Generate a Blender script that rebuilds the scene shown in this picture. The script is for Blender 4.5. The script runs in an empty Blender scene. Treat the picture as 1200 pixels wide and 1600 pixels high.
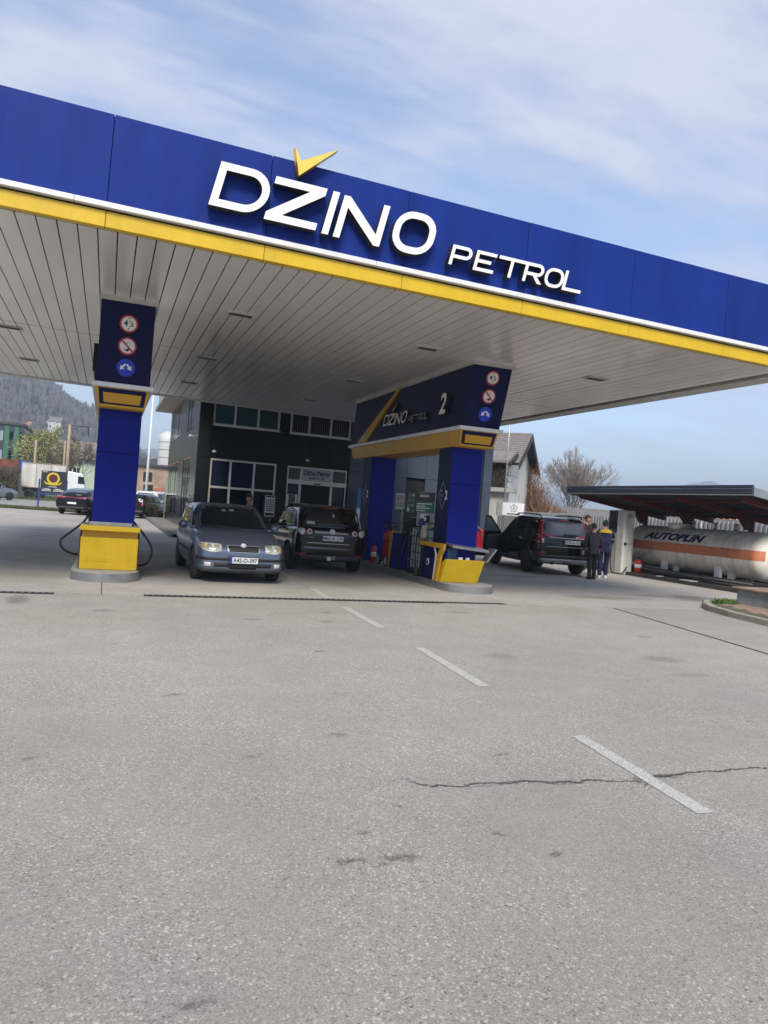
import bpy, bmesh, math, random
from mathutils import Vector, Matrix, noise
from mathutils.bvhtree import BVHTree
from mathutils.geometry import delaunay_2d_cdt
PI = math.pi
R = math.radians
rnd = random.Random(7)
sc = bpy.context.scene
COL = sc.collection
# ------------------------------------------------------------------ camera, sky, sun, exposure
CAMH = 1.55
cd = bpy.data.cameras.new('camera')
cam = bpy.data.objects.new('camera', cd)
COL.objects.link(cam)
sc.camera = cam
cd.sensor_fit = 'AUTO'; cd.sensor_width = 36; cd.sensor_height = 36
cd.lens = 36 * 1150 / 1600
cd.clip_start = .05; cd.clip_end = 40000
yaw, pitch, roll = R(20.66), R(-.15), math.atan(.0735)
fw = Vector((math.sin(yaw)*math.cos(pitch), math.cos(yaw)*math.cos(pitch), math.sin(pitch)))
rt = Vector((math.cos(yaw), -math.sin(yaw), 0)); up = rt.cross(fw)
rt2 = math.cos(roll)*rt + math.sin(roll)*up
up2 = -math.sin(roll)*rt + math.cos(roll)*up
cam.matrix_world = Matrix(((rt2.x, up2.x, -fw.x, 0), (rt2.y, up2.y, -fw.y, 0), (rt2.z, up2.z, -fw.z, CAMH), (0, 0, 0, 1)))

SUN_EL, SUN_AZ = R(45.8), R(-20)       # azimuth from -Y (behind the camera) towards +X
world = bpy.data.worlds.new('World'); sc.world = world; world.use_nodes = True
wn = world.node_tree; wn.nodes.clear(); WL = wn.links.new
def wnode(t, **k):
    n = wn.nodes.new(t)
    for a, v in k.items(): setattr(n, a, v)
    return n
w_out = wnode('ShaderNodeOutputWorld'); w_bg = wnode('ShaderNodeBackground')
w_sky = wnode('ShaderNodeTexSky', sky_type='NISHITA', sun_disc=False)
w_sky.sun_elevation = SUN_EL; w_sky.sun_rotation = PI - SUN_AZ
w_sky.air_density = 1.0; w_sky.dust_density = .6; w_sky.ozone_density = 1.0; w_sky.altitude = 500
w_tc = wnode('ShaderNodeTexCoord'); w_sep = wnode('ShaderNodeSeparateXYZ')
WL(w_tc.outputs['Generated'], w_sep.inputs[0])
def wmath(op, a, b=None, c=None):
    n = wnode('ShaderNodeMath', operation=op)
    for i, v in enumerate((a, b, c)):
        if v is None: continue
        if isinstance(v, (int, float)): n.inputs[i].default_value = v
        else: WL(v, n.inputs[i])
    return n.outputs[0]
zz = wmath('ADD', wmath('MAXIMUM', w_sep.outputs[2], 0.0), .16)
cx_ = wmath('DIVIDE', w_sep.outputs[0], zz); cy_ = wmath('DIVIDE', w_sep.outputs[1], zz)
w_com = wnode('ShaderNodeCombineXYZ'); WL(cx_, w_com.inputs[0]); WL(cy_, w_com.inputs[1])
def wnoise(scale, detail, rough, off, sx=1, sy=1, rot=0, dist=0.):
    mp = wnode('ShaderNodeMapping'); mp.inputs['Location'].default_value = off
    mp.inputs['Scale'].default_value = (sx, sy, 1); mp.inputs['Rotation'].default_value = (0, 0, rot)
    WL(w_com.outputs[0], mp.inputs[0])
    n = wnode('ShaderNodeTexNoise'); n.inputs['Scale'].default_value = scale
    n.inputs['Detail'].default_value = detail; n.inputs['Roughness'].default_value = rough
    n.inputs['Distortion'].default_value = dist
    WL(mp.outputs[0], n.inputs['Vector']); return n.outputs[0]
n1 = wnoise(.75, 7, .55, (7.66, 25.25, 0), 1.0, 1.5, R(25), .25)
n2 = wnoise(2.6, 6, .62, (20.19, 2.5, 0), .6, 2.0, R(-28), .5)
n3 = wnoise(8., 4, .6, (.5, .44, 0), .7, 1.6, R(-20), .3)
cl = wmath('ADD', wmath('ADD', wmath('MULTIPLY', n1, .62), wmath('MULTIPLY', n2, .30)), wmath('MULTIPLY', n3, .11))
w_map = wnode('ShaderNodeMapRange', interpolation_type='SMOOTHSTEP')
WL(cl, w_map.inputs[0]); w_map.inputs[1].default_value = .43; w_map.inputs[2].default_value = .64
w_map.inputs[3].default_value = .13; w_map.inputs[4].default_value = .97
# cirrus thins out close to the horizon
lowf = wnode('ShaderNodeMapRange', interpolation_type='SMOOTHSTEP'); WL(w_sep.outputs[2], lowf.inputs[0])
lowf.inputs[1].default_value = .02; lowf.inputs[2].default_value = .4; lowf.inputs[3].default_value = .45; lowf.inputs[4].default_value = 1
mask = wmath('MULTIPLY', w_map.outputs[0], lowf.outputs[0])
w_mix = wnode('ShaderNodeMix', data_type='RGBA')
w_tint = wnode('ShaderNodeMix', data_type='RGBA', blend_type='MULTIPLY'); w_tint.inputs[0].default_value = 1
WL(w_sky.outputs[0], w_tint.inputs[6]); w_tint.inputs[7].default_value = (.86, .88, .92, 1)
WL(mask, w_mix.inputs[0]); WL(w_tint.outputs[2], w_mix.inputs[6]); w_mix.inputs[7].default_value = (2.95, 3.05, 3.6, 1)
WL(w_mix.outputs[2], w_bg.inputs[0]); w_bg.inputs[1].default_value = .115
WL(w_bg.outputs[0], w_out.inputs[0])

sd = bpy.data.lights.new('sun', 'SUN'); sd.energy = 2.1; sd.angle = R(22); sd.color = (1, .93, .82)
sun = bpy.data.objects.new('sun', sd); COL.objects.link(sun)
sdir = Vector((math.sin(SUN_AZ)*math.cos(SUN_EL), -math.cos(SUN_AZ)*math.cos(SUN_EL), math.sin(SUN_EL)))
sun.rotation_euler = sdir.to_track_quat('Z', 'Y').to_euler()
sun.location = (0, -20, 40)
vs = sc.view_settings
sc.display_settings.display_device = 'sRGB'
vs.view_transform = 'Standard'; vs.look = 'None'; vs.gamma = 1; vs.use_curve_mapping = False
vs.exposure = 1.22
sc.cycles.max_bounces = 8; sc.cycles.diffuse_bounces = 4; sc.cycles.glossy_bounces = 4
sc.cycles.transparent_max_bounces = 8; sc.cycles.volume_bounces = 0
sc.cycles.sample_clamp_indirect = 8

# ------------------------------------------------------------------ materials
def lin(c): return tuple((v/12.92 if v <= .04045 else ((v+.055)/1.055)**2.4) for v in c)
def hexc(r, g, b): return lin((r/255, g/255, b/255))
MATS = {}
def mat(name, col, rough=.6, metal=0, nz=None, bump=None, streak=None, coat=0, spec=.5, rv=None, emit=None, alpha=None, trans=0):
    """procedural Principled material: nz=(scale, amount[, detail]) colour noise, streak=(scale, amount) vertical runs, bump=(scale, strength)"""
    if name in MATS: return MATS[name]
    m = bpy.data.materials.new(name); m.use_nodes = True
    nt = m.node_tree; b = nt.nodes['Principled BSDF']; L = nt.links.new
    b.inputs['Base Color'].default_value = (*col, 1); b.inputs['Roughness'].default_value = rough
    b.inputs['Metallic'].default_value = metal; b.inputs['Coat Weight'].default_value = coat
    b.inputs['Coat Roughness'].default_value = .06
    b.inputs['Specular IOR Level'].default_value = spec
    b.inputs['Transmission Weight'].default_value = trans
    tc0 = nt.nodes.new('ShaderNodeTexCoord'); oi = nt.nodes.new('ShaderNodeObjectInfo')
    va = nt.nodes.new('ShaderNodeVectorMath'); va.operation = 'MULTIPLY_ADD'; L(oi.outputs['Random'], va.inputs[0]); va.inputs[1].default_value = (37, 53, 29); L(tc0.outputs['Object'], va.inputs[2])
    src = None
    def noise_(scale, detail=5, sx=1, sy=1, sz=1):
        mp = nt.nodes.new('ShaderNodeMapping'); mp.inputs['Scale'].default_value = (sx, sy, sz)
        L(va.outputs[0], mp.inputs[0])
        n = nt.nodes.new('ShaderNodeTexNoise'); n.inputs['Scale'].default_value = scale
        n.inputs['Detail'].default_value = detail; n.inputs['Roughness'].default_value = .6
        L(mp.outputs[0], n.inputs['Vector']); return n.outputs[0]
    def vary(cur, fac, amt):
        r = nt.nodes.new('ShaderNodeMapRange'); L(fac, r.inputs[0])
        r.inputs[1].default_value = .3; r.inputs[2].default_value = .7
        r.inputs[3].default_value = 1-amt; r.inputs[4].default_value = 1+amt
        x = nt.nodes.new('ShaderNodeMix'); x.data_type = 'RGBA'; x.blend_type = 'MULTIPLY'; x.inputs[0].default_value = 1
        if cur is None: x.inputs[6].default_value = (*col, 1)
        else: L(cur, x.inputs[6])
        L(r.outputs[0], x.inputs[7]); return x.outputs[2]
    if nz is None and streak is None: nz = (3., .06)
    if nz: src = vary(src, noise_(nz[0], nz[2] if len(nz) > 2 else 5), nz[1])
    if streak: src = vary(src, noise_(streak[0], 4, 1, 1, .06), streak[1])
    if src: L(src, b.inputs['Base Color'])
    if rv:
        r = nt.nodes.new('ShaderNodeMapRange'); L(noise_(rv[0]), r.inputs[0])
        r.inputs[1].default_value = .3; r.inputs[2].default_value = .7
        r.inputs[3].default_value = max(.02, rough-rv[1]); r.inputs[4].default_value = rough+rv[1]
        L(r.outputs[0], b.inputs['Roughness'])
    if bump:
        bp = nt.nodes.new('ShaderNodeBump'); bp.inputs['Strength'].default_value = bump[1]
        bp.inputs['Distance'].default_value = bump[2] if len(bump) > 2 else .02
        L(noise_(bump[0], 4), bp.inputs['Height']); L(bp.outputs[0], b.inputs['Normal'])
    if emit:
        b.inputs['Emission Color'].default_value = (*emit[0], 1); b.inputs['Emission Strength'].default_value = emit[1]
    MATS[name] = m
    return m
m_blue = mat('fascia_blue_paint', (.009, .029, .205), .5, streak=(2.6, .15), nz=(.8, .08), bump=(.5, .06, .05), spec=.12, rv=(3, .08))
m_colblue = mat('column_blue_paint', (.008, .016, .22), .45, spec=.1, streak=(4, .1), nz=(1.2, .08))
m_navy = mat('navy_header_paint', (.007, .009, .06), .45, spec=.12, nz=(1.5, .12))
m_yel = mat('yellow_paint', (.66, .43, .010), .42, nz=(1.6, .08), streak=(9, .05))
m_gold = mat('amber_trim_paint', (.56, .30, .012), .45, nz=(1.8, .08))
m_white = mat('white_paint', (.80, .80, .79), .45, nz=(4, .04))
m_trim = mat('white_trim_metal', (.74, .74, .74), .4, nz=(5, .06), streak=(12, .06))
m_letter = mat('letter_face_white', (.84, .85, .84), .35, nz=(6, .03))
m_soffit = mat('soffit_slat_metal', (.78, .765, .72), .2, metal=.18, nz=(.35, .03, 2), rv=(.5, .06))
m_soffit2 = mat('soffit_border_metal', (.50, .49, .46), .45, nz=(3, .16))
m_dark = mat('dark_gap', (.012, .012, .013), .8)
m_black = mat('black_plastic', (.014, .014, .015), .5)
m_rubber = mat('black_rubber', (.016, .016, .016), .72, nz=(40, .2))
m_steel = mat('brushed_steel', (.50, .50, .50), .32, metal=.9, nz=(6, .08))
m_grey = mat('grey_paint', (.30, .31, .32), .5)
m_galv = mat('galvanised_steel', (.42, .43, .44), .42, metal=.7, nz=(9, .14))
m_red = mat('red_paint', (.50, .018, .02), .35, nz=(5, .1), coat=.3)
m_signred = mat('sign_red', (.46, .03, .03), .45)
m_signblue = mat('sign_blue', (.006, .035, .50), .45)
m_txt = mat('print_black', (.012, .012, .014), .6)
m_txtw = mat('print_white', (.78, .78, .78), .55)
m_txtg = mat('print_grey', (.35, .36, .38), .55)
m_green = mat('label_green', (.012, .16, .09), .5)
m_clad = mat('charcoal_cladding', (.012, .0135, .0175), .42, spec=.2, nz=(1.4, .12), rv=(2, .06))
m_clad2 = mat('blue_grey_cladding', (.048, .066, .092), .42, nz=(1.2, .08), rv=(2, .06))
m_sideclad = mat('side_grey_cladding', (.045, .052, .066), .24, metal=.4, nz=(.6, .05, 2))
m_pvc = mat('pvc_frame', (.66, .63, .56), .4, nz=(5, .05))
m_glass = mat('dark_window_glass', (.004, .006, .010), .05, spec=.12, nz=(.7, .3))
m_glassteal = mat('teal_curtain_glass', (.03, .085, .095), .12, nz=(9, .35))
m_glassblue = mat('blue_tint_glass', (.006, .015, .045), .05, spec=.15, nz=(.8, .25))
m_blind = mat('dark_vertical_blind', (.05, .055, .065), .5)
m_carglass = mat('car_glass', (.006, .007, .009), .03, spec=.5, nz=(2, .2))
m_conc = mat('plinth_concrete', (.33, .32, .30), .8, nz=(5, .18), bump=(60, .25, .004))
m_plinthsteel = mat('plinth_steel_edge', (.36, .36, .36), .36, metal=.75, nz=(2.2, .22), rv=(4, .1))
m_wood = mat('amber_reveal', (.42, .22, .07), .5)
m_skin = mat('skin', (.42, .23, .16), .55)
m_hair = mat('dark_hair', (.012, .010, .009), .6)
m_tyre = mat('tyre_rubber', (.018, .018, .018), .8, nz=(30, .25))
m_alloy = mat('alloy_wheel', (.58,.59,.60), .35, metal=.3)
m_lamp = mat('headlamp_glass', (.62, .60, .55), .12, nz=(14, .3), coat=.6)
m_amber = mat('amber_lamp', (.62, .25, .03), .2, coat=.5)
m_tail = mat('tail_lamp_red', (.33, .008, .012), .14, nz=(10, .25), coat=.6)
m_tailw = mat('tail_lamp_white', (.62, .60, .60), .14, nz=(18, .2), coat=.6)
m_plate = mat('plate_white', (.74, .75, .76), .4)
m_plateb = mat('plate_blue', (.01, .04, .32), .4)
m_mud = mat('dull_grey_plastic', (.06, .06, .063), .6, nz=(6, .2))

# ------------------------------------------------------------------ mesh helpers
WM = {}
class MB:
    def __init__(s): s.v = []; s.f = []; s.sm = []
    def add(s, vs, fs, smooth=False):
        o = len(s.v); s.v += [Vector(p) for p in vs]
        for f in fs: s.f.append([i+o for i in f]); s.sm.append(smooth)
        return s
    def box(s, x0, x1, y0, y1, z0, z1):
        return s.add([(x0,y0,z0),(x1,y0,z0),(x1,y1,z0),(x0,y1,z0),(x0,y0,z1),(x1,y0,z1),(x1,y1,z1),(x0,y1,z1)],
                     [(0,3,2,1),(4,5,6,7),(0,1,5,4),(1,2,6,5),(2,3,7,6),(3,0,4,7)])
    def hexa(s, p):      # 8 corners, same order as box
        return s.add(p, [(0,3,2,1),(4,5,6,7),(0,1,5,4),(1,2,6,5),(2,3,7,6),(3,0,4,7)])
    def obox(s, c, dx, dy, dz, rz=0, rx=0, ry=0):
        m = Matrix.Translation(c) @ Matrix.Rotation(rz,4,'Z') @ Matrix.Rotation(ry,4,'Y') @ Matrix.Rotation(rx,4,'X')
        k = [(-1,-1,-1),(1,-1,-1),(1,1,-1),(-1,1,-1),(-1,-1,1),(1,-1,1),(1,1,1),(-1,1,1)]
        return s.hexa([m @ Vector((a*dx/2, b*dy/2, c_*dz/2)) for a, b, c_ in k])
    def bar(s, p, q, w, h=None, upv=(0,0,1)):
        p, q = Vector(p), Vector(q); h = h or w
        d = (q-p).normalized(); u = Vector(upv)
        if abs(d.dot(u)) > .98: u = Vector((1,0,0))
        a = d.cross(u).normalized(); b = a.cross(d)
        k = [(-1,-1),(1,-1),(1,1),(-1,1)]
        vs = [p + a*i*w/2 + b*j*h/2 for i, j in k] + [q + a*i*w/2 + b*j*h/2 for i, j in k]
        return s.add(vs, [(0,1,2,3),(7,6,5,4),(0,4,5,1),(1,5,6,2),(2,6,7,3),(3,7,4,0)])
    def cone(s, p, q, r0, r1, n=10, caps=True):
        p, q = Vector(p), Vector(q); d = (q-p).normalized()
        a = d.orthogonal().normalized(); b = d.cross(a)
        o = len(s.v)
        for c, r in ((p, r0), (q, r1)):
            for i in range(n):
                t = 2*PI*i/n; s.v.append(c + a*math.cos(t)*r + b*math.sin(t)*r)
        for i in range(n):
            j = (i+1) % n; s.f.append([o+i, o+j, o+n+j, o+n+i]); s.sm.append(True)
        if caps:
            s.f.append([o+i for i in reversed(range(n))]); s.f.append([o+n+i for i in range(n)]); s.sm += [False, False]
        return s
    def tube(s, pts, r, n=8):
        pts = [Vector(p) for p in pts]; o = len(s.v); prev = None
        for i, p in enumerate(pts):
            d = (pts[min(i+1, len(pts)-1)] - pts[max(i-1, 0)]).normalized()
            a = d.orthogonal().normalized() if prev is None else (prev - d*prev.dot(d)).normalized()
            prev = a; b = d.cross(a); rr = r[i] if isinstance(r, (list, tuple)) else r
            for k in range(n):
                t = 2*PI*k/n; s.v.append(p + (a*math.cos(t) + b*math.sin(t))*rr)
        for i in range(len(pts)-1):
            for k in range(n):
                j = (k+1) % n
                s.f.append([o+i*n+k, o+i*n+j, o+(i+1)*n+j, o+(i+1)*n+k]); s.sm.append(True)
        s.f.append([o+k for k in reversed(range(n))]); s.f.append([o+(len(pts)-1)*n+k for k in range(n)]); s.sm += [False, False]
        return s
    def lathe(s, prof, c, axis='Z', n=20, smooth=True):
        """prof: list of (r, h) ; revolved about axis through c"""
        o = len(s.v); c = Vector(c)
        for r, h in prof:
            for k in range(n):
                t = 2*PI*k/n; a, b = r*math.cos(t), r*math.sin(t)
                s.v.append(c + Vector({'Z': (a, b, h), 'X': (h, a, b), 'Y': (b, h, a)}[axis]))
        for i in range(len(prof)-1):
            for k in range(n):
                j = (k+1) % n; s.f.append([o+i*n+k, o+i*n+j, o+(i+1)*n+j, o+(i+1)*n+k]); s.sm.append(smooth)
        if prof[0][0] > 1e-5: s.f.append([o+k for k in reversed(range(n))]); s.sm.append(False)
        if prof[-1][0] > 1e-5: s.f.append([o+(len(prof)-1)*n+k for k in range(n)]); s.sm.append(False)
        return s
    def prism(s, poly, o, xa, ya, depth):
        """polygon (2d) placed at o with axes xa, ya, extruded by vector depth"""
        o, xa, ya, d = Vector(o), Vector(xa), Vector(ya), Vector(depth)
        n = len(poly); a = [o + xa*p[0] + ya*p[1] for p in poly]
        return s.add(a + [p + d for p in a], [list(reversed(range(n))), list(range(n, 2*n))] + [[i, (i+1) % n, n+(i+1) % n, n+i] for i in range(n)])
    def mesh(s, name, m4=None):
        me = bpy.data.meshes.new(name)
        vs_ = [m4 @ p for p in s.v] if m4 else s.v
        me.from_pydata([tuple(p) for p in vs_], [], s.f)
        me.polygons.foreach_set('use_smooth', s.sm)
        bm = bmesh.new(); bm.from_mesh(me); bmesh.ops.recalc_face_normals(bm, faces=bm.faces); bm.to_mesh(me); bm.free()
        me.update(); return me
def link(name, me, m, parent=None, kind=None):
    o = bpy.data.objects.new(name, me); COL.objects.link(o)
    if m and not me.materials: me.materials.append(m)
    if parent is not None: o.parent = parent; WM[o] = WM.get(parent, Matrix())
    else: WM[o] = Matrix()
    if kind: o['kind'] = kind
    return o
def part(mb, name, m, parent=None, local=False, bevel=0, kind=None, label=None):
    inv = None
    if parent is not None and not local: inv = WM[parent].inverted()
    o = link(name, mb.mesh(name, inv), m, parent, kind)
    if bevel:
        b = o.modifiers.new('edge', 'BEVEL'); b.width = bevel; b.segments = 2; b.limit_method = 'ANGLE'; b.angle_limit = R(40)
    if label: o['label'] = label
    return o
def thing(name, label, cat, loc=(0,0,0), rz=0, group=None, rot=None):
    o = bpy.data.objects.new(name, None); COL.objects.link(o); o.empty_display_size = .2
    o.location = loc; o.rotation_euler = rot or (0, 0, rz)
    WM[o] = Matrix.Translation(loc) @ o.rotation_euler.to_matrix().to_4x4()
    o['label'] = label; o['category'] = cat
    if group: o['group'] = group
    return o
def tag(o, label, cat, group=None):
    o['label'] = label; o['category'] = cat
    if group: o['group'] = group
    return o
def kids(o): return [c for c in KIDS if c.parent == o]
def copy_tree(src, parent=None):
    c = src.copy(); COL.objects.link(c); WM[c] = WM.get(parent, Matrix()) if parent else Matrix()
    if parent: c.parent = parent
    for ch in list(src.children): copy_tree(ch, c)
    return c
def curve_mesh(cu):
    ob = bpy.data.objects.new('tmp', cu); COL.objects.link(ob)
    dg = bpy.context.evaluated_depsgraph_get(); dg.update()
    me = bpy.data.meshes.new_from_object(ob.evaluated_get(dg)); bpy.data.objects.remove(ob); bpy.data.curves.remove(cu)
    return me
def loops_mesh(loops, depth):
    cu = bpy.data.curves.new('c', 'CURVE'); cu.dimensions = '2D'; cu.fill_mode = 'BOTH'; cu.extrude = depth/2
    for lp in loops:
        sp = cu.splines.new('POLY'); sp.points.add(len(lp)-1); sp.use_cyclic_u = True
        for p, q in zip(sp.points, lp): p.co = (q[0], q[1], 0, 1)
    return curve_mesh(cu)
def text_mesh(s, depth=.004, bold=0, shear=0):
    cu = bpy.data.curves.new('t', 'FONT'); cu.body = s; cu.extrude = depth/2; cu.offset = bold; cu.shear = shear; cu.resolution_u = 3
    return curve_mesh(cu)
def place(me, o, xd, yd, w=None, h=None, center=False):
    """put a mesh drawn in the xy plane at point o, x along xd, y along yd; fitted to w x h"""
    xs = [v.co.x for v in me.vertices]; ys = [v.co.y for v in me.vertices]
    x0, x1, y0, y1 = min(xs), max(xs), min(ys), max(ys)
    sx = w/(x1-x0) if w else None; sy = h/(y1-y0) if h else None
    sx = sx or sy or 1; sy = sy or sx
    xd, yd = Vector(xd).normalized(), Vector(yd).normalized(); n = xd.cross(yd); o = Vector(o)
    ox, oy = ((x0+x1)/2, (y0+y1)/2) if center else (x0, y0)
    for v in me.vertices:
        p = v.co.copy(); v.co = o + xd*(p.x-ox)*sx + yd*(p.y-oy)*sy + n*p.z
    return me
def text(s, name, o, xd, yd, m, parent, w=None, h=None, depth=.004, bold=0, shear=0, center=False, local=False):
    me = place(text_mesh(s, depth, bold, shear), o, xd, yd, w, h, center)
    if parent is not None and not local: me.transform(WM[parent].inverted())
    return link(name, me, m, parent)
def ev_mesh(o):
    dg = bpy.context.evaluated_depsgraph_get(); dg.update()
    return bpy.data.meshes.new_from_object(o.evaluated_get(dg))
def arc(cx, cy, r, a0, a1, n, ry=None):
    ry = r if ry is None else ry
    return [(cx + r*math.cos(a0+(a1-a0)*i/n), cy + ry*math.sin(a0+(a1-a0)*i/n)) for i in range(n+1)]
def rrect(x0, y0, x1, y1, r, n=6):
    return arc(x1-r, y0+r, r, -PI/2, 0, n) + arc(x1-r, y1-r, r, 0, PI/2, n) + arc(x0+r, y1-r, r, PI/2, PI, n) + arc(x0+r, y0+r, r, PI, 1.5*PI, n)
def hill_noise(x, y, s): return noise.noise(Vector((x*s, y*s, 3.7)))
# ------------------------------------------------------------------ ground materials
def ground_mat(name, base, pebble, scale, patch, stains=(), tint=(1,1,1), cool=.0, paler_far=False):
    m = bpy.data.materials.new(name); m.use_nodes = True; nt = m.node_tree; b = nt.nodes['Principled BSDF']; L = nt.links.new
    tc = nt.nodes.new('ShaderNodeTexCoord'); P3 = tc.outputs['Object']
    def N(t, **k):
        n = nt.nodes.new(t)
        for a, v in k.items(): setattr(n, a, v)
        return n
    def mth(op, a, b_=None):
        n = N('ShaderNodeMath', operation=op)
        for i, v in enumerate((a, b_)):
            if v is None: continue
            if isinstance(v, (int, float)): n.inputs[i].default_value = v
            else: L(v, n.inputs[i])
        return n.outputs[0]
    def rng(v, a, b_, c, d, sm=False):
        n = N('ShaderNodeMapRange'); L(v, n.inputs[0])
        if sm: n.interpolation_type = 'SMOOTHSTEP'
        for i, x in enumerate((a, b_, c, d)): n.inputs[i+1].default_value = x
        return n.outputs[0]
    def noi(s, d=4, r=.6):
        n = N('ShaderNodeTexNoise'); n.inputs['Scale'].default_value = s; n.inputs['Detail'].default_value = d; n.inputs['Roughness'].default_value = r
        L(P3, n.inputs['Vector']); return n
    vo = N('ShaderNodeTexVoronoi'); vo.inputs['Scale'].default_value = scale; vo.inputs['Randomness'].default_value = 1; L(P3, vo.inputs['Vector'])
    sp = N('ShaderNodeSeparateColor'); L(vo.outputs['Color'], sp.inputs[0])
    vo2 = N('ShaderNodeTexVoronoi'); vo2.inputs['Scale'].default_value = scale*.55; L(P3, vo2.inputs['Vector'])
    sp2 = N('ShaderNodeSeparateColor'); L(vo2.outputs['Color'], sp2.inputs[0])
    grain = mth('ADD', rng(sp.outputs[0], 0, 1, 1-pebble, 1+pebble), 0)
    wear = noi(1.1, 5).outputs[0]
    bright = rng(mth('ADD', sp2.outputs[1], mth('MULTIPLY', mth('SUBTRACT', wear, .5), .45)), .88, .98, 0, pebble*2.1)
    darkp = rng(mth('ADD', sp2.outputs[0], mth('MULTIPLY', mth('SUBTRACT', wear, .5), .3)), .92, 1.0, 0, -pebble*1.4)
    big = rng(noi(.23, 4).outputs[0], .3, .7, 1-patch, 1+patch)
    mid = rng(noi(1.7, 6, .65).outputs[0], .3, .7, 1-patch*.7, 1+patch*.7)
    fine = rng(noi(35, 3).outputs[0], .3, .7, .94, 1.06)
    val = mth('MULTIPLY', mth('MULTIPLY', mth('ADD', mth('ADD', grain, bright), darkp), mth('MULTIPLY', big, mid)), fine)
    if paler_far:      # tone rises with y, slightly darker to paler, over a noisy edge
        sy = N('ShaderNodeSeparateXYZ'); L(P3, sy.inputs[0])
        val = mth('MULTIPLY', val, rng(mth('ADD', sy.outputs[1], mth('MULTIPLY', noi(.5, 3).outputs[0], 3.0)), 3.2, 9.5, .93, 1.13, True))
    if stains:
        wob = noi(9, 3); sx = N('ShaderNodeSeparateXYZ')
        add = N('ShaderNodeVectorMath', operation='MULTIPLY_ADD'); L(wob.outputs['Color'], add.inputs[0]); add.inputs[1].default_value = (.20, .20, 0); L(P3, add.inputs[2])
        acc = None
        for (x, y, rx, ry, k) in stains:
            mp = N('ShaderNodeMapping', vector_type='POINT')
            mp.inputs['Location'].default_value = (-(x+.08)/rx, -(y+.08)/ry, 0); mp.inputs['Scale'].default_value = (1/rx, 1/ry, 0)
            L(add.outputs[0], mp.inputs[0])
            ln = N('ShaderNodeVectorMath', operation='LENGTH'); L(mp.outputs[0], ln.inputs[0])
            f = rng(ln.outputs['Value'], .45, 1.25, k, 0, True)
            acc = f if acc is None else mth('MAXIMUM', acc, f)
        acc = mth('MULTIPLY', acc, rng(noi(48, 4, .7).outputs[0], .36, .58, .25, 1.15))
        val = mth('MULTIPLY', val, mth('SUBTRACT', 1, acc))
    hue = N('ShaderNodeMix', data_type='RGBA'); L(rng(noi(.6, 3).outputs[0], .35, .65, 0, 1), hue.inputs[0])
    hue.inputs[6].default_value = (base*1.03*tint[0], base*tint[1], base*.94*tint[2], 1); hue.inputs[7].default_value = (base*tint[0], base*.985*tint[1], base*(.985+cool)*tint[2], 1)
    mx = N('ShaderNodeMix', data_type='RGBA', blend_type='MULTIPLY'); mx.inputs[0].default_value = 1
    L(hue.outputs[2], mx.inputs[6]); L(val, mx.inputs[7]); L(mx.outputs[2], b.inputs['Base Color'])
    b.inputs['Roughness'].default_value = .85; b.inputs['Specular IOR Level'].default_value = .3
    bp = N('ShaderNodeBump'); bp.inputs['Strength'].default_value = .4; bp.inputs['Distance'].default_value = .004
    L(mth('ADD', sp.outputs[0], mth('MULTIPLY', noi(150, 2).outputs[0], .6)), bp.inputs['Height']); L(bp.outputs[0], b.inputs['Normal'])
    return m
stn = [(1.36,3.05,.10,.045,.5),(1.13,3.04,.07,.03,.5),(1.24,3.0,.05,.02,.5),(3.24,3.67,.09,.03,.5),(3.45,3.71,.12,.02,.4),(2.2,3.75,.2,.015,.3),(2.75,3.71,.16,.015,.3),(.62,5.9,.07,.05,.5),(1.6,4.75,.05,.05,.4),(2.55,4.25,.06,.04,.35),(1.55,3.6,.04,.03,.5),
       (1.25,3.3,.05,.03,.45),(1.9,9.6,.14,.07,.4),(-1.0,10.9,.16,.45,.45),(.1,10.1,.16,.12,.35),(2.9,9.5,.10,.08,.4),(3.1,10.3,.10,.09,.4),
       (6.4,7.1,.28,.2,.34),(6.1,6.3,.3,.12,.2),(7.4,8.6,.12,.1,.3),(4.3,7.3,.22,.17,.22),(5.4,10.6,.25,.12,.3),(2.25,7.55,.06,.05,.45),(.2,7.9,.05,.05,.3),
       (1.95,3.15,.03,.03,.5),(2.1,2.9,.03,.03,.5),(.4,2.3,.05,.03,.45),(.95,4.45,.09,.04,.3),(-.3,4.6,.05,.04,.4),(3.6,2.7,.05,.03,.4),(5.2,4.7,.06,.04,.3)]
m_asph = ground_mat('worn_asphalt', .285, .27, 200, .09, stn, (1.03, .985, .91), paler_far=True)
m_fore = ground_mat('forecourt_concrete', .355, .08, 60, .15, [(1.5,15.5,1.1,2.2,.3),(4.6,14.8,.8,1.6,.28),(-1.7,17,1.4,4.5,.3),(8.2,15.2,.5,1.5,.12),(-2.8,14.5,1.2,2.,.3),(2.6,21,1.4,4,.3),(10.2,13.2,1.0,.35,.35),(13.2,13.6,.9,.8,.55),(12.6,13.9,1.3,.25,.4),(11,17.6,1.5,.3,.25)], (1.03,.985,.91), .03)
m_apron = ground_mat('apron_concrete', .31, .06, 80, .10, [(11.6,11.9,.6,.3,.3)], (1.03,.985,.91))
m_pave = ground_mat('pavement_concrete', .20, .12, 50, .14, (), (1.04,.99,.93))
m_kerb = ground_mat('kerb_stone', .17, .14, 60, .16, (), (1,1,.98))
m_kerbtop = ground_mat('old_kerb_top', .30, .14, 60, .16, (), (1.04,1,.9))
m_earth = ground_mat('dry_grass_ground', .105, .25, 12, .25, (), (1.0,1.05,.62))
m_verge = ground_mat('verge_grass_ground', .085, .3, 25, .25, (), (.95,1.15,.5))
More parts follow.
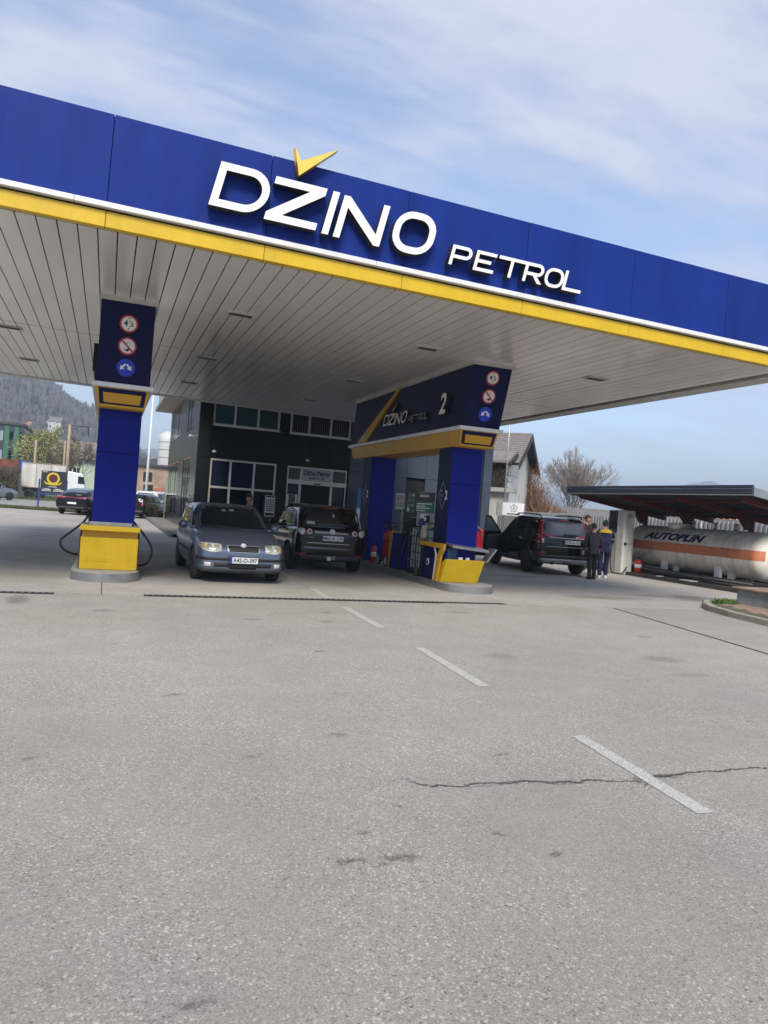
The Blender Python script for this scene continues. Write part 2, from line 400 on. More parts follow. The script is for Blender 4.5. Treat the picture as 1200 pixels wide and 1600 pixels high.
def sheet(name, pts, z, m, kind='structure'):
    o = part(MB().add([(x, y, z) for x, y in pts], [list(range(len(pts)))]), name, m); o['kind'] = kind; return o
sheet('ground', [(-4500,-4500),(4500,-4500),(4500,4500),(-4500,4500)], -.04, m_earth)
sheet('asphalt_lot', [(-60,-40),(60,-40),(60,11.6),(-60,11.6)], 0, m_asph)
sheet('road', [(-140,53.5),(2,55),(60,58),(60,86),(-140,78)], 0, ground_mat('road_asphalt', .27, .1, 30, .08, (), (1,.985,.95)))
sheet('rear_yard', [(-60,11.6),(-22,11.6),(-22,41),(2.2,41),(2.2,53.5),(-60,48)], -.004, m_fore)
sheet('side_yard', [(14.3,11.6),(60,11.6),(60,58),(16.5,56),(16.5,30.2),(14.3,30.2)], -.006, m_fore)
# forecourt slabs, each a piece with recessed joints
fore = part(MB().add([(-22,11.6,-.03),(14.3,11.6,-.03),(14.3,41,-.03),(-22,41,-.03)], [(0,1,2,3)]), 'forecourt', m_dark, kind='structure')
xs = [-22,-17,-12,-8.5,-4.2,.02,3.6,7.05,10.6,14.3]; ys = [11.62,16.2,20.9,25.4,29.9,35.4,41]
for i in range(len(xs)-1):
    for j in range(len(ys)-1):
        g = .006
        dz = rnd.uniform(-.001, .001)
        y0 = 11.62 if j == 0 else ys[j]
        part(MB().box(xs[i]+g, xs[i+1]-g, y0+g, ys[j+1]-g, -.028, .004+dz), 'concrete_slab', m_fore, fore)
# smoother apron to the right of the oblique joint
ap = [[(9.19,11.56),(8.43,7.38),(11.05,6.8),(11.02,9.6),(11.55,11.56)],[(8.42,7.35),(7.3,1.5),(12.5,1.5),(11.06,6.77)]]
apr = part(MB().add([(9.17,11.58,.001),(7.28,1.4,.001),(12.6,1.4,.001),(11.6,11.58,.001)], [(0,1,2,3)]), 'apron', m_dark, kind='structure')
for q in ap: part(MB().prism(q, (0,0,.002), (1,0,0), (0,1,0), (0,0,.006)), 'concrete_slab', m_apron, apr)
# crack across the asphalt
ck = [(1.71,3.91),(1.8,3.80),(1.9,3.765),(2.05,3.77),(2.2,3.745),(2.34,3.745),(2.5,3.735),(2.62,3.715),(2.75,3.705),(2.9,3.69),(3.02,3.67),(3.14,3.655),(3.2,3.60),(3.13,3.54)]
ck2 = [(3.2,3.60),(3.27,3.655),(3.30,3.69),(3.38,3.70),(3.47,3.69),(3.6,3.705),(3.76,3.71),(3.95,3.70),(4.15,3.715),(4.3,3.70),(4.7,3.72)]
def ribbon(path, w0):
    pts = []
    for (a, b), (c, d) in zip(path, path[1:]):
        n = max(2, int(math.hypot(c-a, d-b)/.02))
        for i in range(n):
            t = i/n; x_ = a+(c-a)*t; pts.append((x_ + rnd.gauss(0,.004), b+(d-b)*t + rnd.gauss(0,.005) + .034*noise.noise(Vector((x_*7, b, .5))) + .022*noise.noise(Vector((x_*26, b, 4.5)))))
    m = MB(); vs = []; fs = []
    for i, (x, y) in enumerate(pts):
        w = w0*(.25+rnd.random()*.8+1.3*max(0, noise.noise(Vector((x*3.1, 9.2, 0)))+.25))*min(1, i/6+.15)
        vs += [(x, y-w, .0035), (x, y+w, .0035)]
        if i: fs.append((2*i-2, 2*i, 2*i+1, 2*i-1))
    return m.add(vs, fs)
m_crack = mat('crack_dirt', (.075,.07,.062), .95, nz=(60,.5))
part(ribbon(ck, .0048), 'asphalt_crack', m_crack, kind='structure')
part(ribbon([(x+.015, y+.012) for x, y in ck[3:8]], .003), 'asphalt_crack', m_crack, kind='structure')
part(ribbon([(x-.01, y-.014) for x, y in ck[6:11]], .0025), 'asphalt_crack', m_crack, kind='structure')
mb = MB()
for i in range(420):
    a = rnd.choice(ck+ck2[1:]+ck2[1:6]+ck2[2:5]); x, y = a[0]+rnd.gauss(0,.07), a[1]+rnd.gauss(0,.011); r_ = rnd.uniform(.002,.007)
    n_ = 5; mb.add([(x+r_*math.cos(k*1.26+rnd.random()), y+r_*.6*math.sin(k*1.26+rnd.random()), .0034) for k in range(n_)], [list(range(n_))])
part(mb, 'crack_crumbs', m_crack, kind='stuff')
part(ribbon(ck2, .008), 'asphalt_crack', m_crack, kind='structure')
part(ribbon([(9.19,11.6),(8.43,7.4),(7.3,1.5)], .012), 'slab_joint', m_crack, kind='structure')
# lane marks
def mark_mat():
    m = mat('worn_road_paint', (.56,.56,.54), .75, nz=(3,.06))
    nt = m.node_tree; L = nt.links.new; b = nt.nodes['Principled BSDF']
    tc = nt.nodes.new('ShaderNodeTexCoord'); n = nt.nodes.new('ShaderNodeTexNoise'); n.inputs['Scale'].default_value = 70; n.inputs['Detail'].default_value = 3; L(tc.outputs['Object'], n.inputs['Vector'])
    r = nt.nodes.new('ShaderNodeMapRange'); L(n.outputs[0], r.inputs[0]); r.inputs[1].default_value = .36; r.inputs[2].default_value = .56
    x = nt.nodes.new('ShaderNodeMix'); x.data_type = 'RGBA'; L(r.outputs[0], x.inputs[0]); x.inputs[6].default_value = (.30,.292,.27,1); x.inputs[7].default_value = (.50,.49,.455,1)
    L(x.outputs[2], b.inputs['Base Color']); return m
m_mark = mark_mat()
for (x0,y0,x1,y1,w) in [(3.655,13.12,3.585,11.79,.13),(3.56,10.86,3.49,9.04,.13),(3.47,7.72,3.35,5.95,.12),(3.345,4.51,3.225,3.15,.115),(3.75,16.6,3.7,14.9,.13)]:
    z = .0085 if y0 > 11.7 else .004
    n_ = 14; vs_ = []
    for i in range(n_+1):
        t = i/n_
        for s_ in (-1, 1): vs_.append((x0+(x1-x0)*t + s_*w/2 + rnd.gauss(0,.004), y0+(y1-y0)*t, z))
    part(MB().add(vs_, [(2*i, 2*i+1, 2*i+3, 2*i+2) for i in range(n_)]), 'lane_marking', m_mark, kind='structure')
m_mark2 = mat('faded_road_paint', (.36,.355,.34), .8, nz=(20,.2))
for (x0,y0,x1,y1) in [(-4.6,31.5,-.9,32.6),(-4.9,33,-3.1,36.2),(-2.2,24.2,-1.2,26.4)]:
    part(MB().bar((x0,y0,.0065),(x1,y1,.0065),.14,.004), 'faded_marking', m_mark2, kind='structure')
# slot drains
m_grate = mat('drain_grate_iron', (.035,.033,.03), .6, metal=.4, nz=(20,.3))
def drain(x0, x1, y0, y1, label):
    t = thing('drain_channel', label, 'drain', ((x0+x1)/2, (y0+y1)/2, 0), group='slot drains along the forecourt edge')
    d = Vector((x1-x0, y1-y0, 0)); n = d.normalized()
    part(MB().bar((x0,y0,.002),(x1,y1,.002),.11,.008), 'channel', m_dark, t)
    part(MB().bar((x0,y0-.06,.006),(x1,y1-.06,.006),.02,.012).bar((x0,y0+.06,.006),(x1,y1+.06,.006),.02,.012), 'rim', m_grate, t)
    mb = MB(); k = int(d.length/.09)
    for i in range(k):
        p = Vector((x0,y0,.007)) + d*(i+.5)/k; q = Vector((-n.y, n.x, 0))
        mb.bar(p-q*.05, p+q*.05, .04, .008)
    part(mb, 'grate', mat('worn_grate_iron', (.16,.15,.14), .5, metal=.4, nz=(20,.3)), t, kind='stuff')
drain(-7, -.62, 11.52, 11.55, 'left slot drain with an iron grate at the forecourt edge')
drain(.62, 6.9, 11.6, 11.72, 'long slot drain with an iron grate between the two pump islands')

# ------------------------------------------------------------------ canopy
YF, Z0, TILT = 9.84, 4.78, .018
can = thing('station_canopy', 'wide flat petrol station canopy with blue fascia, yellow edge and white sign letters', 'canopy', (0, YF, Z0), rot=(0, math.atan(TILT), 0))
XL, XR, DY = -5.2, 11.85, 15.45
def cp(mb, name, m, parent=can, **k): return part(mb, name, m, parent, local=True, **k)
# soffit slats
cp(MB().box(XL+.1, XR-.1, .1, DY-.1, .05, .09), 'soffit_backing', m_dark)
sl_mesh = {}
def slat(x, y0, y1, w):
    k = (round(y1-y0,3), round(w,3))
    if k not in sl_mesh:
        mb = MB(); h = w/2
        mb.box(-h, h, 0, y1-y0, 0, .018); mb.box(-h, -h+.012, 0, y1-y0, .018, .04); mb.box(h-.012, h, 0, y1-y0, .018, .04)
        sl_mesh[k] = mb.mesh('soffit_slat')
    o = link('soffit_slat', sl_mesh[k], m_soffit, can); o.location = (x, y0, rnd.uniform(-.0015,.0015)); o.rotation_euler = (0, rnd.gauss(0,.004), 0)
x = -4.7
rr = [r_ for r_ in (.10, 6.94, 13.0)]
while x < XR-.55:
    slat(x, .12, 6.93, .219); slat(x, 6.97, DY-.42, .219); x += .236
cp(MB().box(XR-.42, XR-.02, .02, DY, -.006, .05), 'soffit_border', m_soffit2)
cp(MB().box(XL+.02, XL+.35, .02, DY, -.006, .05), 'soffit_border', m_soffit2)
cp(MB().box(XL+.36, XR-.43, DY-.4, DY, -.012, .05), 'soffit_border', m_soffit2)
for px in (-2.15, 1.95, 5.5, 9.35):
    for py in (12.9, 17.4, 21.5):
        y_ = py-YF
        f = cp(MB().box(px-.24, px+.24, y_-.14, y_-.10, -.02, .01).box(px-.24, px+.24, y_+.10, y_+.14, -.02, .01).box(px-.24, px-.20, y_-.0995, y_+.0995, -.02, .01).box(px+.20, px+.24, y_-.0995, y_+.0995, -.02, .01), 'light_frame', m_soffit2)
        mb = MB().box(px-.198, px+.198, y_-.098, y_+.098, -.004, .008)
        cp(mb, 'light_glass', mat('unlit_lamp_glass', (.03,.03,.026), .2, nz=(14,.4)), f)
        mb = MB()
        for k in range(6): mb.box(px-.195, px+.195, y_-.09+k*.033, y_-.083+k*.033, -.016, -.0045)
        cp(mb, 'light_louvre', mat('louvre_dull', (.10,.10,.09), .5), f)
# yellow edge, white strip, blue panels on the front
seam0 = -.25; pw = 1.987
k = -3
while True:
    a = max(XL, seam0 + pw*k); b = min(XR, seam0 + pw*(k+1))
    if a >= XR: break
    if b-a > .05:
        dy = rnd.uniform(-.004,.004)
        mb = MB().box(a+.004, b-.004, dy, .04+dy, .312, 1.41)
        cp(mb, 'fascia_panel', m_blue, bevel=.004)
        cp(MB().box(a+.003, b-.003, .002, .10, .010, .208), 'yellow_edge', m_yel, bevel=.006)
    k += 1
a = XL
for b in (-3.2, -.62, 3.3, 7.4, 11.3, XR):
    cp(MB().box(a+.002, b-.002, -.06, .035, .235, .303), 'white_strip', m_trim, bevel=.006); a = b
cp(MB().box(XL+.01, XR-.01, .045, .1, .215, 1.40), 'fascia_backing', m_dark)
# side and rear fascias, roof deck, added slab shading the shop front
for sx_, xx in ((0, XL), (1, XR)):
    cp(MB().box(xx-.03 if not sx_ else xx-.01, xx+.01 if not sx_ else xx+.03, .05, DY, .385, 1.41), 'fascia_panel', m_blue)
    cp(MB().box(xx-.02 if not sx_ else xx-.012, xx+.012 if not sx_ else xx+.02, .13, DY, .0, .375), 'side_trim', m_soffit2)
cp(MB().box(XL, XR, DY+.004, DY+.05, .0, 1.41), 'fascia_panel', m_blue)
cp(MB().box(XL+.05, XR-.05, .11, DY, 1.2, 1.3), 'roof_deck', m_grey)
cp(MB().box(2.9, XR-.3, DY+.06, 30.3-YF, .95, 1.3), 'added_shade_slab', m_grey)  # unseen slab, added to keep the sun off the shop front
# sign letters
def slant(pts, x0, z0, w, h, sl=.2): return [(x0 + u*w + v*h*sl, z0 + v*h) for u, v in pts]
def letter_loops(ch, w, h, t):
    """loops in metres, unslanted, baseline 0"""
    if ch == 'D':
        r = h/2; ri = r-t
        return [[(0,0),(w-r,0)] + arc(w-r, r, r, -PI/2, PI/2, 16)[1:] + [(0,h)],
                [(t,t),(w-r,t)] + arc(w-r, r, ri, -PI/2, PI/2, 16)[1:] + [(t,h-t)]]
    if ch == 'Z':
        return [[(0,0),(w,0),(w,t),(.30*w,t),(w,h-t*1.05),(w,h),(0,h),(0,h-t),(.70*w,h-t),(0,t*1.05)]]
    if ch == 'I': return [[(0,0),(t,0),(t,h),(0,h)]]
    if ch == 'N':
        return [[(0,0),(t,0),(t,h*.74),(w-t*.95,0),(w,0),(w,h),(w-t,h),(w-t,h*.26),(t*.95,h),(0,h)]]
    if ch == 'O':
        r = h*.44
        return [rrect(0,0,w,h,r), rrect(t,t,w-t,h-t,r-t)]
    if ch in 'PR':
        y0 = h*.36; r = (h-y0)/2
        out = [(0,0),(t,0),(t,y0)]
        if ch == 'R': out += [(w*.48,y0),(w*.78,0),(w*1.02,0),(w*.68,y0)]
        out += [(w-r,y0)] + arc(w-r, y0+r, r, -PI/2, PI/2, 10)[1:] + [(0,h)]
        return [out, [(t,y0+t),(w-r,y0+t)] + arc(w-r, y0+r, r-t, -PI/2, PI/2, 10)[1:] + [(t,h-t)]]
    if ch == 'E':
        m_ = h/2
        return [[(0,0),(w,0),(w,t),(t,t),(t,m_-t/2),(w*.8,m_-t/2),(w*.8,m_+t/2),(t,m_+t/2),(t,h-t),(w,h-t),(w,h),(0,h)]]
    if ch == 'T': return [[(w/2-t/2,0),(w/2+t/2,0),(w/2+t/2,h-t),(w,h-t),(w,h),(0,h),(0,h-t),(w/2-t/2,h-t)]]
    if ch == 'L': return [[(0,0),(w,0),(w,t),(t,t),(t,h),(0,h)]]
BIG = [('D',.945,.556,.70,.583,.098),('Z',1.66,.53,.70,.59,.098),('I',2.445,.508,.1,.6,.092),('N',2.607,.50,.67,.59,.092),('O',3.41,.498,.63,.60,.098)]
SML = [('P',4.345,.473,.33,.296,.05),('E',4.737,.468,.33,.30,.05),('T',5.11,.468,.46,.30,.05),('R',5.567,.466,.33,.30,.05),('O',5.93,.462,.33,.30,.05),('L',6.265,.46,.34,.31,.05)]
TICK = [(1.99,1.53),(2.085,1.36),(2.58,1.635),(2.072,1.155)]
def sign(parent, fn, depth, local, face_m, tick_m, tick=True):
    for (ch, x0, z0, w, h, t) in BIG + SML:
        if local: z0 += (x0-5.5)*.0055 - .02
        loops = [[(x0 + px + pz*.2, z0 + pz) for px, pz in lp] for lp in letter_loops(ch, w, h, t)]
        me = loops_mesh(loops, depth); fn(me)
        o = link('letter', me, face_m, parent)
        if depth > .03: o['label'] = 'raised white sign letter ' + ch + (' of the small word' if h < .4 else ' of the large word')
    if tick:
        me = loops_mesh([TICK], depth); fn(me); o = link('caron_mark', me, tick_m, parent)
# letters: white face on a dark return
def fn_front(me):
    for v in me.vertices: p = v.co.copy(); v.co = (p.x, -.10 + (-p.z), p.y)
def two_tone(parent):
    for o in [c for c in parent.children if c.name.startswith('letter') or c.name.startswith('caron')]:
        me = o.data; me.materials.append(m_dark if o.name.startswith('letter') else m_gold)
        for p in me.polygons:
            if abs(p.normal.y) < .5: p.material_index = 1
            if p.normal.y > .5: p.material_index = 1
sign(can, fn_front, .13, True, m_letter, mat('caron_yellow', (.78,.60,.10), .4))
two_tone(can)
mb = MB()
for (ch, x0, z0, w, h, t) in BIG + SML:
    for q in (.2, .8): mb.cone((x0+w*q+h*.1, -.04, z0+h*(.05 if ch in 'DZNOEL' else .93)), (x0+w*q+h*.1, .02, z0+h*(.05 if ch in 'DZNOEL' else .93)), .008, .008, 6)


# ------------------------------------------------------------------ traffic discs
def disc_sign(parent, c, xd, yd, r, kind):
    c, xd, yd = Vector(c), Vector(xd).normalized(), Vector(yd).normalized(); n = xd.cross(yd)
    def disc(rad, d0, d1):
        mb = MB(); k = 28; a = [c + n*d0 + xd*rad*math.cos(2*PI*i/k) + yd*rad*math.sin(2*PI*i/k) for i in range(k)]
        return mb.add(a + [p + n*(d1-d0) for p in a], [list(range(k)), list(range(k,2*k))] + [[i,(i+1)%k,k+(i+1)%k,k+i] for i in range(k)])
    s = part(disc(r, 0, .014), 'traffic_disc', m_signblue if kind == 'arrows' else m_signred, parent)
    if kind == 'arrows':
        s['label'] = 'blue disc with two white arrows pointing down and apart'
        for sg in (-1, 1):
            u = (xd*sg*.62 - yd*.78).normalized(); v = n.cross(u)
            o = c + n*.015 + xd*sg*.26*r + yd*.18*r
            poly = [(-.30,-.10),(.12,-.10),(.12,-.30),(.58,0),(.12,.30),(.12,.10),(-.30,.10)]
            part(MB().prism([(a*r, b*r) for a, b in poly], o, u, v, n*.004), 'arrow', m_txtw, s)
        return
    part(disc(r*.80, .0145, .018), 'sign_face', m_txtw, s)
    if kind == 'height':
        s['label'] = 'white red-rimmed height limit disc reading 4,5 m'
        text('4', 'digit', c + n*.02 - xd*r*.55 - yd*r*.30, xd, yd, m_txt, s, h=r*.66, bold=.02)
        text(',5', 'digit', c + n*.02 + xd*r*.10 - yd*r*.36, xd, yd, m_txt, s, h=r*.5, bold=.02)
        text('m', 'digit', c + n*.02 + xd*r*.06 + yd*r*.18, xd, yd, m_txt, s, h=r*.16)
        for sg in (1,-1): part(MB().prism([(-.12*r, sg*.66*r),(.12*r, sg*.66*r),(0, sg*.48*r)], c + n*.0185, xd, yd, n*.004), 'arrow', m_txt, s)
    else:
        s['label'] = 'white red-barred no smoking disc'
        part(MB().prism([(-.45*r,-.3*r),(-.33*r,-.43*r),(.05*r,-.62*r),(.3*r,-.36*r),(.1*r,-.22*r),(-.12*r,-.4*r)], c+n*.0185, xd, yd, n*.003), 'pictogram', m_txt, s)
        mb = MB()
        for q in range(2):
            pts = [c + n*.021 + xd*r*(-.3+.42*q+.2*math.cos(t)) + yd*r*(.15+.26*math.sin(t)) for t in [PI*.95-.3*i for i in range(10)]]
            mb.tube(pts, .006, 5)
        part(mb, 'pictogram', m_txtg, s)
        part(MB().obox(c + n*.024, 0, 0, 0).prism([(-.62*r,.5*r),(-.5*r,.62*r),(.62*r,-.5*r),(.5*r,-.62*r)], c+n*.0225, xd, yd, n*.005), 'bar', m_signred, s)

# ------------------------------------------------------------------ pump island portals
def portal(cx, shear, label, number):
    t = thing('island_portal', label, 'portal', (cx, 16.8, .16), group='blue portals over the pump islands')
    for (y0, y1) in ((13.75, 14.4), (18.7, 19.4)):
        c0 = part(MB().box(cx-.33, cx+.33, y0+.02, y1-.02, .165, 2.96), 'column', m_navy, t)
        for a, b in ((.17, 2.196), (2.204, 2.955)):
            part(MB().box(cx-.35, cx+.35, y0, y0+.018, a, b), 'column_panel', m_colblue, c0, bevel=.004)
            part(MB().box(cx-.35, cx+.35, y1-.018, y1, a, b), 'column_panel', m_colblue, c0, bevel=.004)
            part(MB().box(cx-.352, cx-.331, y0+.019, y1-.019, a, b), 'column_panel', m_navy, c0)  # both sides in darker navy: shade painted into the panel colour
            part(MB().box(cx+.331, cx+.352, y0+.019, y1-.019, a, b), 'column_panel', m_navy, c0)
        # diamond outline with number on the outer side
        yc = (y0+y1)/2
        for sg in (-1, 1):
            xo = cx + sg*.355
            P4 = [(yc, 2.24),(yc+.2, 1.95),(yc, 1.66),(yc-.2, 1.95)]
            mb = MB()
            for i in range(4): mb.bar((xo, *P4[i]), (xo, *P4[(i+1)%4]), .009, .005)
            part(mb, 'diamond_outline', m_txtg, c0)
            text(number, 'number', (xo+sg*.002, yc+(.12*sg), 1.86), (0, sg, 0), (0,0,1), m_txtw, c0, h=.2, w=.11, bold=.03)
            mb = MB()
            for z_, w_ in ((2.06,.11),(2.03,.09),(1.96,.10),(1.93,.08),(1.86,.04),(1.83,.05)): mb.box(xo-.002, xo+.002, yc+.02, yc+.02+w_, z_, z_+.012)
            part(mb, 'small_print', m_txtg, c0)
    # header box (leans a little), soffit collar
    zt = Z0 - TILT*cx
    xa, xb, ya, yb, zb = cx-.43, cx+.43, 13.27, 20.4, 3.35
    ztop = zt - .075
    part(MB().hexa([(xa,ya,zb),(xb,ya,zb),(xb,yb,zb),(xa,yb,zb),(xa+shear,ya-.12,ztop),(xb+shear,ya-.12,ztop),(xb+shear,yb+.12,ztop),(xa+shear,yb+.12,ztop)]), 'header', m_navy, t, bevel=.006)
    part(MB().box(xa+shear-.03, xb+shear+.05, ya-.15, yb+.15, ztop+.001, zt+.012), 'collar', m_soffit2, t)
    part(MB().box(xa-.06, xb+.06, ya-.07, yb+.07, 3.275, 3.349), 'ledge', m_trim, t, bevel=.008)
    # tapered amber band with inset panels
    part(MB().hexa([(xa+.05,ya+.13,2.958),(xb-.05,ya+.13,2.958),(xb-.05,yb-.13,2.958),(xa+.05,yb-.13,2.958),(xa,ya+.02,3.273),(xb,ya+.02,3.273),(xb,yb-.02,3.273),(xa,yb-.02,3.273)]), 'amber_band', m_gold, t, bevel=.004)
    fz = lambda z: ya + .02 + (3.273-z)*.349
    part(MB().hexa([(xa+.075,fz(3.0)-.006,3.0),(xb-.075,fz(3.0)-.006,3.0),(xb-.075,fz(3.0)+.02,3.0),(xa+.075,fz(3.0)+.02,3.0),(xa+.045,fz(3.26)-.006,3.26),(xb-.045,fz(3.26)-.006,3.26),(xb-.045,fz(3.26)+.02,3.26),(xa+.045,fz(3.26)+.02,3.26)]), 'band_frame', m_navy, t)
    part(MB().hexa([(xa+.14,fz(3.03)-.016,3.03),(xb-.14,fz(3.03)-.016,3.03),(xb-.14,fz(3.03)+.01,3.03),(xa+.14,fz(3.03)+.01,3.03),(xa+.12,fz(3.19)-.016,3.19),(xb-.12,fz(3.19)-.016,3.19),(xb-.12,fz(3.19)+.01,3.19),(xa+.12,fz(3.19)+.01,3.19)]), 'band_inset', m_gold, t)
    # lettering on both long sides
    th = math.atan2(shear, ztop-zb)
    ux = Vector((math.sin(th), 0, math.cos(th)))
    for sg in (-1, 1):
        base = Vector(((xa if sg < 0 else xb), 0, zb))
        rd = Vector((0, sg, 0)); nn = rd.cross(ux)
        def to(a, h, d=0): return base + Vector((0, a, 0)) + ux*h + nn*d
        y0 = 17.75 if sg < 0 else 15.6
        def fn(me):
            for v in me.vertices:
                p = v.co.copy(); v.co = to(y0 + sg*(p.x-.945)*.5, .30 + (p.y-.5)*.5, .045 + p.z)
            me.transform(WM[t].inverted())
        for (ch, x0, z0, w, h, tk) in BIG + SML:
            me = loops_mesh([[(x0+px+pz*.2, z0+pz) for px, pz in lp] for lp in letter_loops(ch, w, h, tk if h > .4 else .035)], .06); fn(me)
            link('letter', me, m_txtw if h > .4 else m_txtg, t)
        me = loops_mesh([TICK], .06); fn(me); link('caron_mark', me, m_gold, t)
        text(number, 'number', to(14.3 if sg < 0 else 19.3, .30, .05), rd, ux, m_letter, t, h=.46, w=.30, depth=.08, bold=.025)
        ys_ = (19.75, 19.0, 16.95, 17.1) if sg < 0 else (13.95, 14.6, 16.5, 16.35)
        part(MB().prism([(0,0),(1,0),(1,1),(0,1)], (0,0,0), (0,0,0),(0,0,0),(0,0,0)) if False else
             MB().hexa([to(ys_[0],.015,.002), to(ys_[1],.015,.002), to(ys_[1],.015,.05), to(ys_[0],.015,.05), to(ys_[3],1.28,.002), to(ys_[2],1.28,.002), to(ys_[2],1.28,.05), to(ys_[3],1.28,.05)]), 'amber_stripe', m_gold, t)
    for o in t.children:
        if o.name.startswith(('letter','caron_mark')) or (o.name.startswith('number') and o.parent == t):
            me = o.data; me.materials.append(m_dark)
            for p in me.polygons:
                if abs(p.normal.x) < .6: p.material_index = 1
    # discs on the front
    sl_ = shear/(ztop-zb); ly = -.12/(ztop-zb)
    for z_, kd in ((4.40,'height'),(4.03,'smoke'),(3.67,'arrows')):
        d_ = z_-zb
        zz_ = z_ - .0125*0
        disc_sign(t, (cx + .02 + sl_*d_, ya + ly*d_ - .006, zz_-.045), (1,0,0), (sl_, ly, 1), .148, kd)
    return t
portal(.13, 0, 'blue island portal nearest the forecourt corner, left of the grey hatchback', '1')
portal(6.95, .13, 'blue island portal numbered 2 between the black hatchback and the black estate SUV', '2')
# far-side floodlight box on the first header
# ------------------------------------------------------------------ island plinths
def plinth(cx, label):
    t = thing('pump_island', label, 'kerb island', (cx, 16.8, 0), group='concrete pump islands')
    w = .56
    out = [(cx-w, 13.62)] + [(cx + w*math.sin(a), 13.62 - .58*math.cos(a)) for a in [(-PI/2 + PI*i/16) for i in range(1,16)]] + [(cx+w, 13.62)]
    out += [(cx+w, 20.3)] + [(cx + w*math.cos(a), 20.3 + .58*math.sin(a)) for a in [PI*i/12 for i in range(1,12)]] + [(cx-w, 20.3)]
    part(MB().prism([( (x-cx)*.985+cx, (y-16.9)*.996+16.9) for x, y in out], (0,0,.002), (1,0,0), (0,1,0), (0,0,.156)), 'concrete_top', m_conc, t)
    n = len(out); vs_ = [(x,y,.0) for x,y in out] + [(x,y,.15) for x,y in out]
    part(MB().add(vs_, [[i,(i+1)%n,n+(i+1)%n,n+i] for i in range(n)], True), 'steel_edge', m_plinthsteel, t)
plinth(.06, 'concrete island with a rounded steel edge under the left pump portal')
plinth(7.06, 'concrete island with a rounded steel edge under pump portal 2')
# ------------------------------------------------------------------ yellow service cabinets in front of the columns
t = thing('service_cabinet', 'yellow service cabinet with closed lid at the foot of the left column', 'cabinet', (.1, 13.75, .16), group='yellow cabinets at the column feet')
part(MB().hexa([(-.37,13.66,.162),(.57,13.66,.162),(.57,14.5,.162),(-.37,14.5,.162),(-.37,13.60,.72),(.57,13.60,.72),(.57,14.5,.72),(-.37,14.5,.72)]), 'body', m_yel, t, bevel=.008)
part(MB().box(-.355,.555,13.625,14.48,.721,.838), 'neck', m_gold, t)  # darker amber paints in the shade below the lid edge
part(MB().box(-.385,.585,13.47,13.735,.84,.925), 'lid_edge', m_yel, t, bevel=.008)
part(MB().box(-.385,.585,13.74,14.5,.84,.93), 'lid', m_plinthsteel, t)
part(MB().box(-.25,.45,13.738,13.748,.93,.985), 'column_skirt', m_galv, t)
for sx_, x_ in ((0,-.392),(1,.572)): part(MB().box(x_, x_+.02, 13.66,14.5,.17,.80), 'side_panel', mat('brown_side_panel',(.05,.025,.018),.5), t)
part(MB().box(-.28,.2,13.640,13.6415,.30,.304).box(-.3,.5,13.6385,13.6405,.34,.343), 'seam', m_gold, t)
t = thing('service_cabinet', 'yellow service cabinet with raised grey lid at the foot of the column numbered 2', 'cabinet', (6.95, 13.75, .16), group='yellow cabinets at the column feet')
part(MB().hexa([(6.53,13.76,.162),(7.36,13.70,.162),(7.36,14.4,.162),(6.53,14.4,.162),(6.55,13.56,.645),(7.40,13.50,.645),(7.40,13.58,.645),(6.55,13.64,.645)]), 'front_panel', m_yel, t, bevel=.006)
part(MB().box(6.60,7.34,13.80,14.4,.17,.62), 'bin_well', m_black, t)
part(MB().box(6.85,6.93,13.60,13.66,.62,.69).box(7.02,7.09,13.60,13.66,.62,.69), 'cup', m_txtw, t)
part(MB().box(6.62,6.84,13.68,13.75,.63,.86), 'blue_liner', mat('liner_blue',(.01,.05,.16),.4), t)
part(MB().hexa([(6.60,13.42,.89),(7.42,13.40,.82),(7.42,13.75,.85),(6.60,13.75,.92),(6.60,13.42,.945),(7.42,13.40,.875),(7.42,13.75,.905),(6.60,13.75,.975)]), 'lid', m_plinthsteel, t, bevel=.004)
part(MB().hexa([(7.38,13.44,.62),(7.43,13.44,.62),(7.50,13.75,.62),(7.45,13.75,.62),(7.58,13.42,.90),(7.63,13.42,.90),(7.66,13.75,.90),(7.60,13.75,.90)]), 'side_flap', m_plinthsteel, t)
# Z shaped amber bracket and navy side plate
sp_ = part(MB().box(6.50,6.52,13.98,14.78,.162,.86), 'side_plate', m_navy, t)
part(MB().prism([(14.85,.86),(14.85,.95),(13.58,.95),(13.58,.84),(13.70,.70),(13.84,.162),(13.98,.162),(13.86,.70),(13.76,.85)], (6.47,0,0), (0,1,0), (0,0,1), (.05,0,0)), 'amber_bracket', m_gold, t, bevel=.004)
part(MB().prism([(14.03,.85),(14.09,.85),(13.99,.70),(14.06,.162),(14.0,.162),(13.93,.70)], (6.485,0,0), (0,1,0), (0,0,1), (.012,0,0)), 'white_piping', m_trim, t)
part(MB().lathe([(.055,-.004),(.075,-.004),(.075,.004),(.055,.004),(.055,-.004)], (6.496,14.38,.52), 'X', 20), 'round_emblem', m_txtw, sp_)
text('8', 'emblem_mark', (6.494,14.38,.52), (0,-1,0), (0,0,1), m_txtw, sp_, h=.07, center=True)
# ------------------------------------------------------------------ station shop building
YB, XW = 30.0, 3.28
shop = thing('station_shop', 'two storey charcoal clad station shop with white framed windows and sliding door', 'building', (9.8, 36, 0))
part(MB().box(XW+.05, 16.35, YB+.12, 45.1, -.02, 6.35), 'core_wall', m_dark, shop)
def cladpanel(x0, x1, z0, z1, m, y=YB, d=.07): part(MB().box(x0+.006, x1-.006, y, y+d, z0+.006, z1-.006), 'cladding_panel', m, shop, bevel=.004)
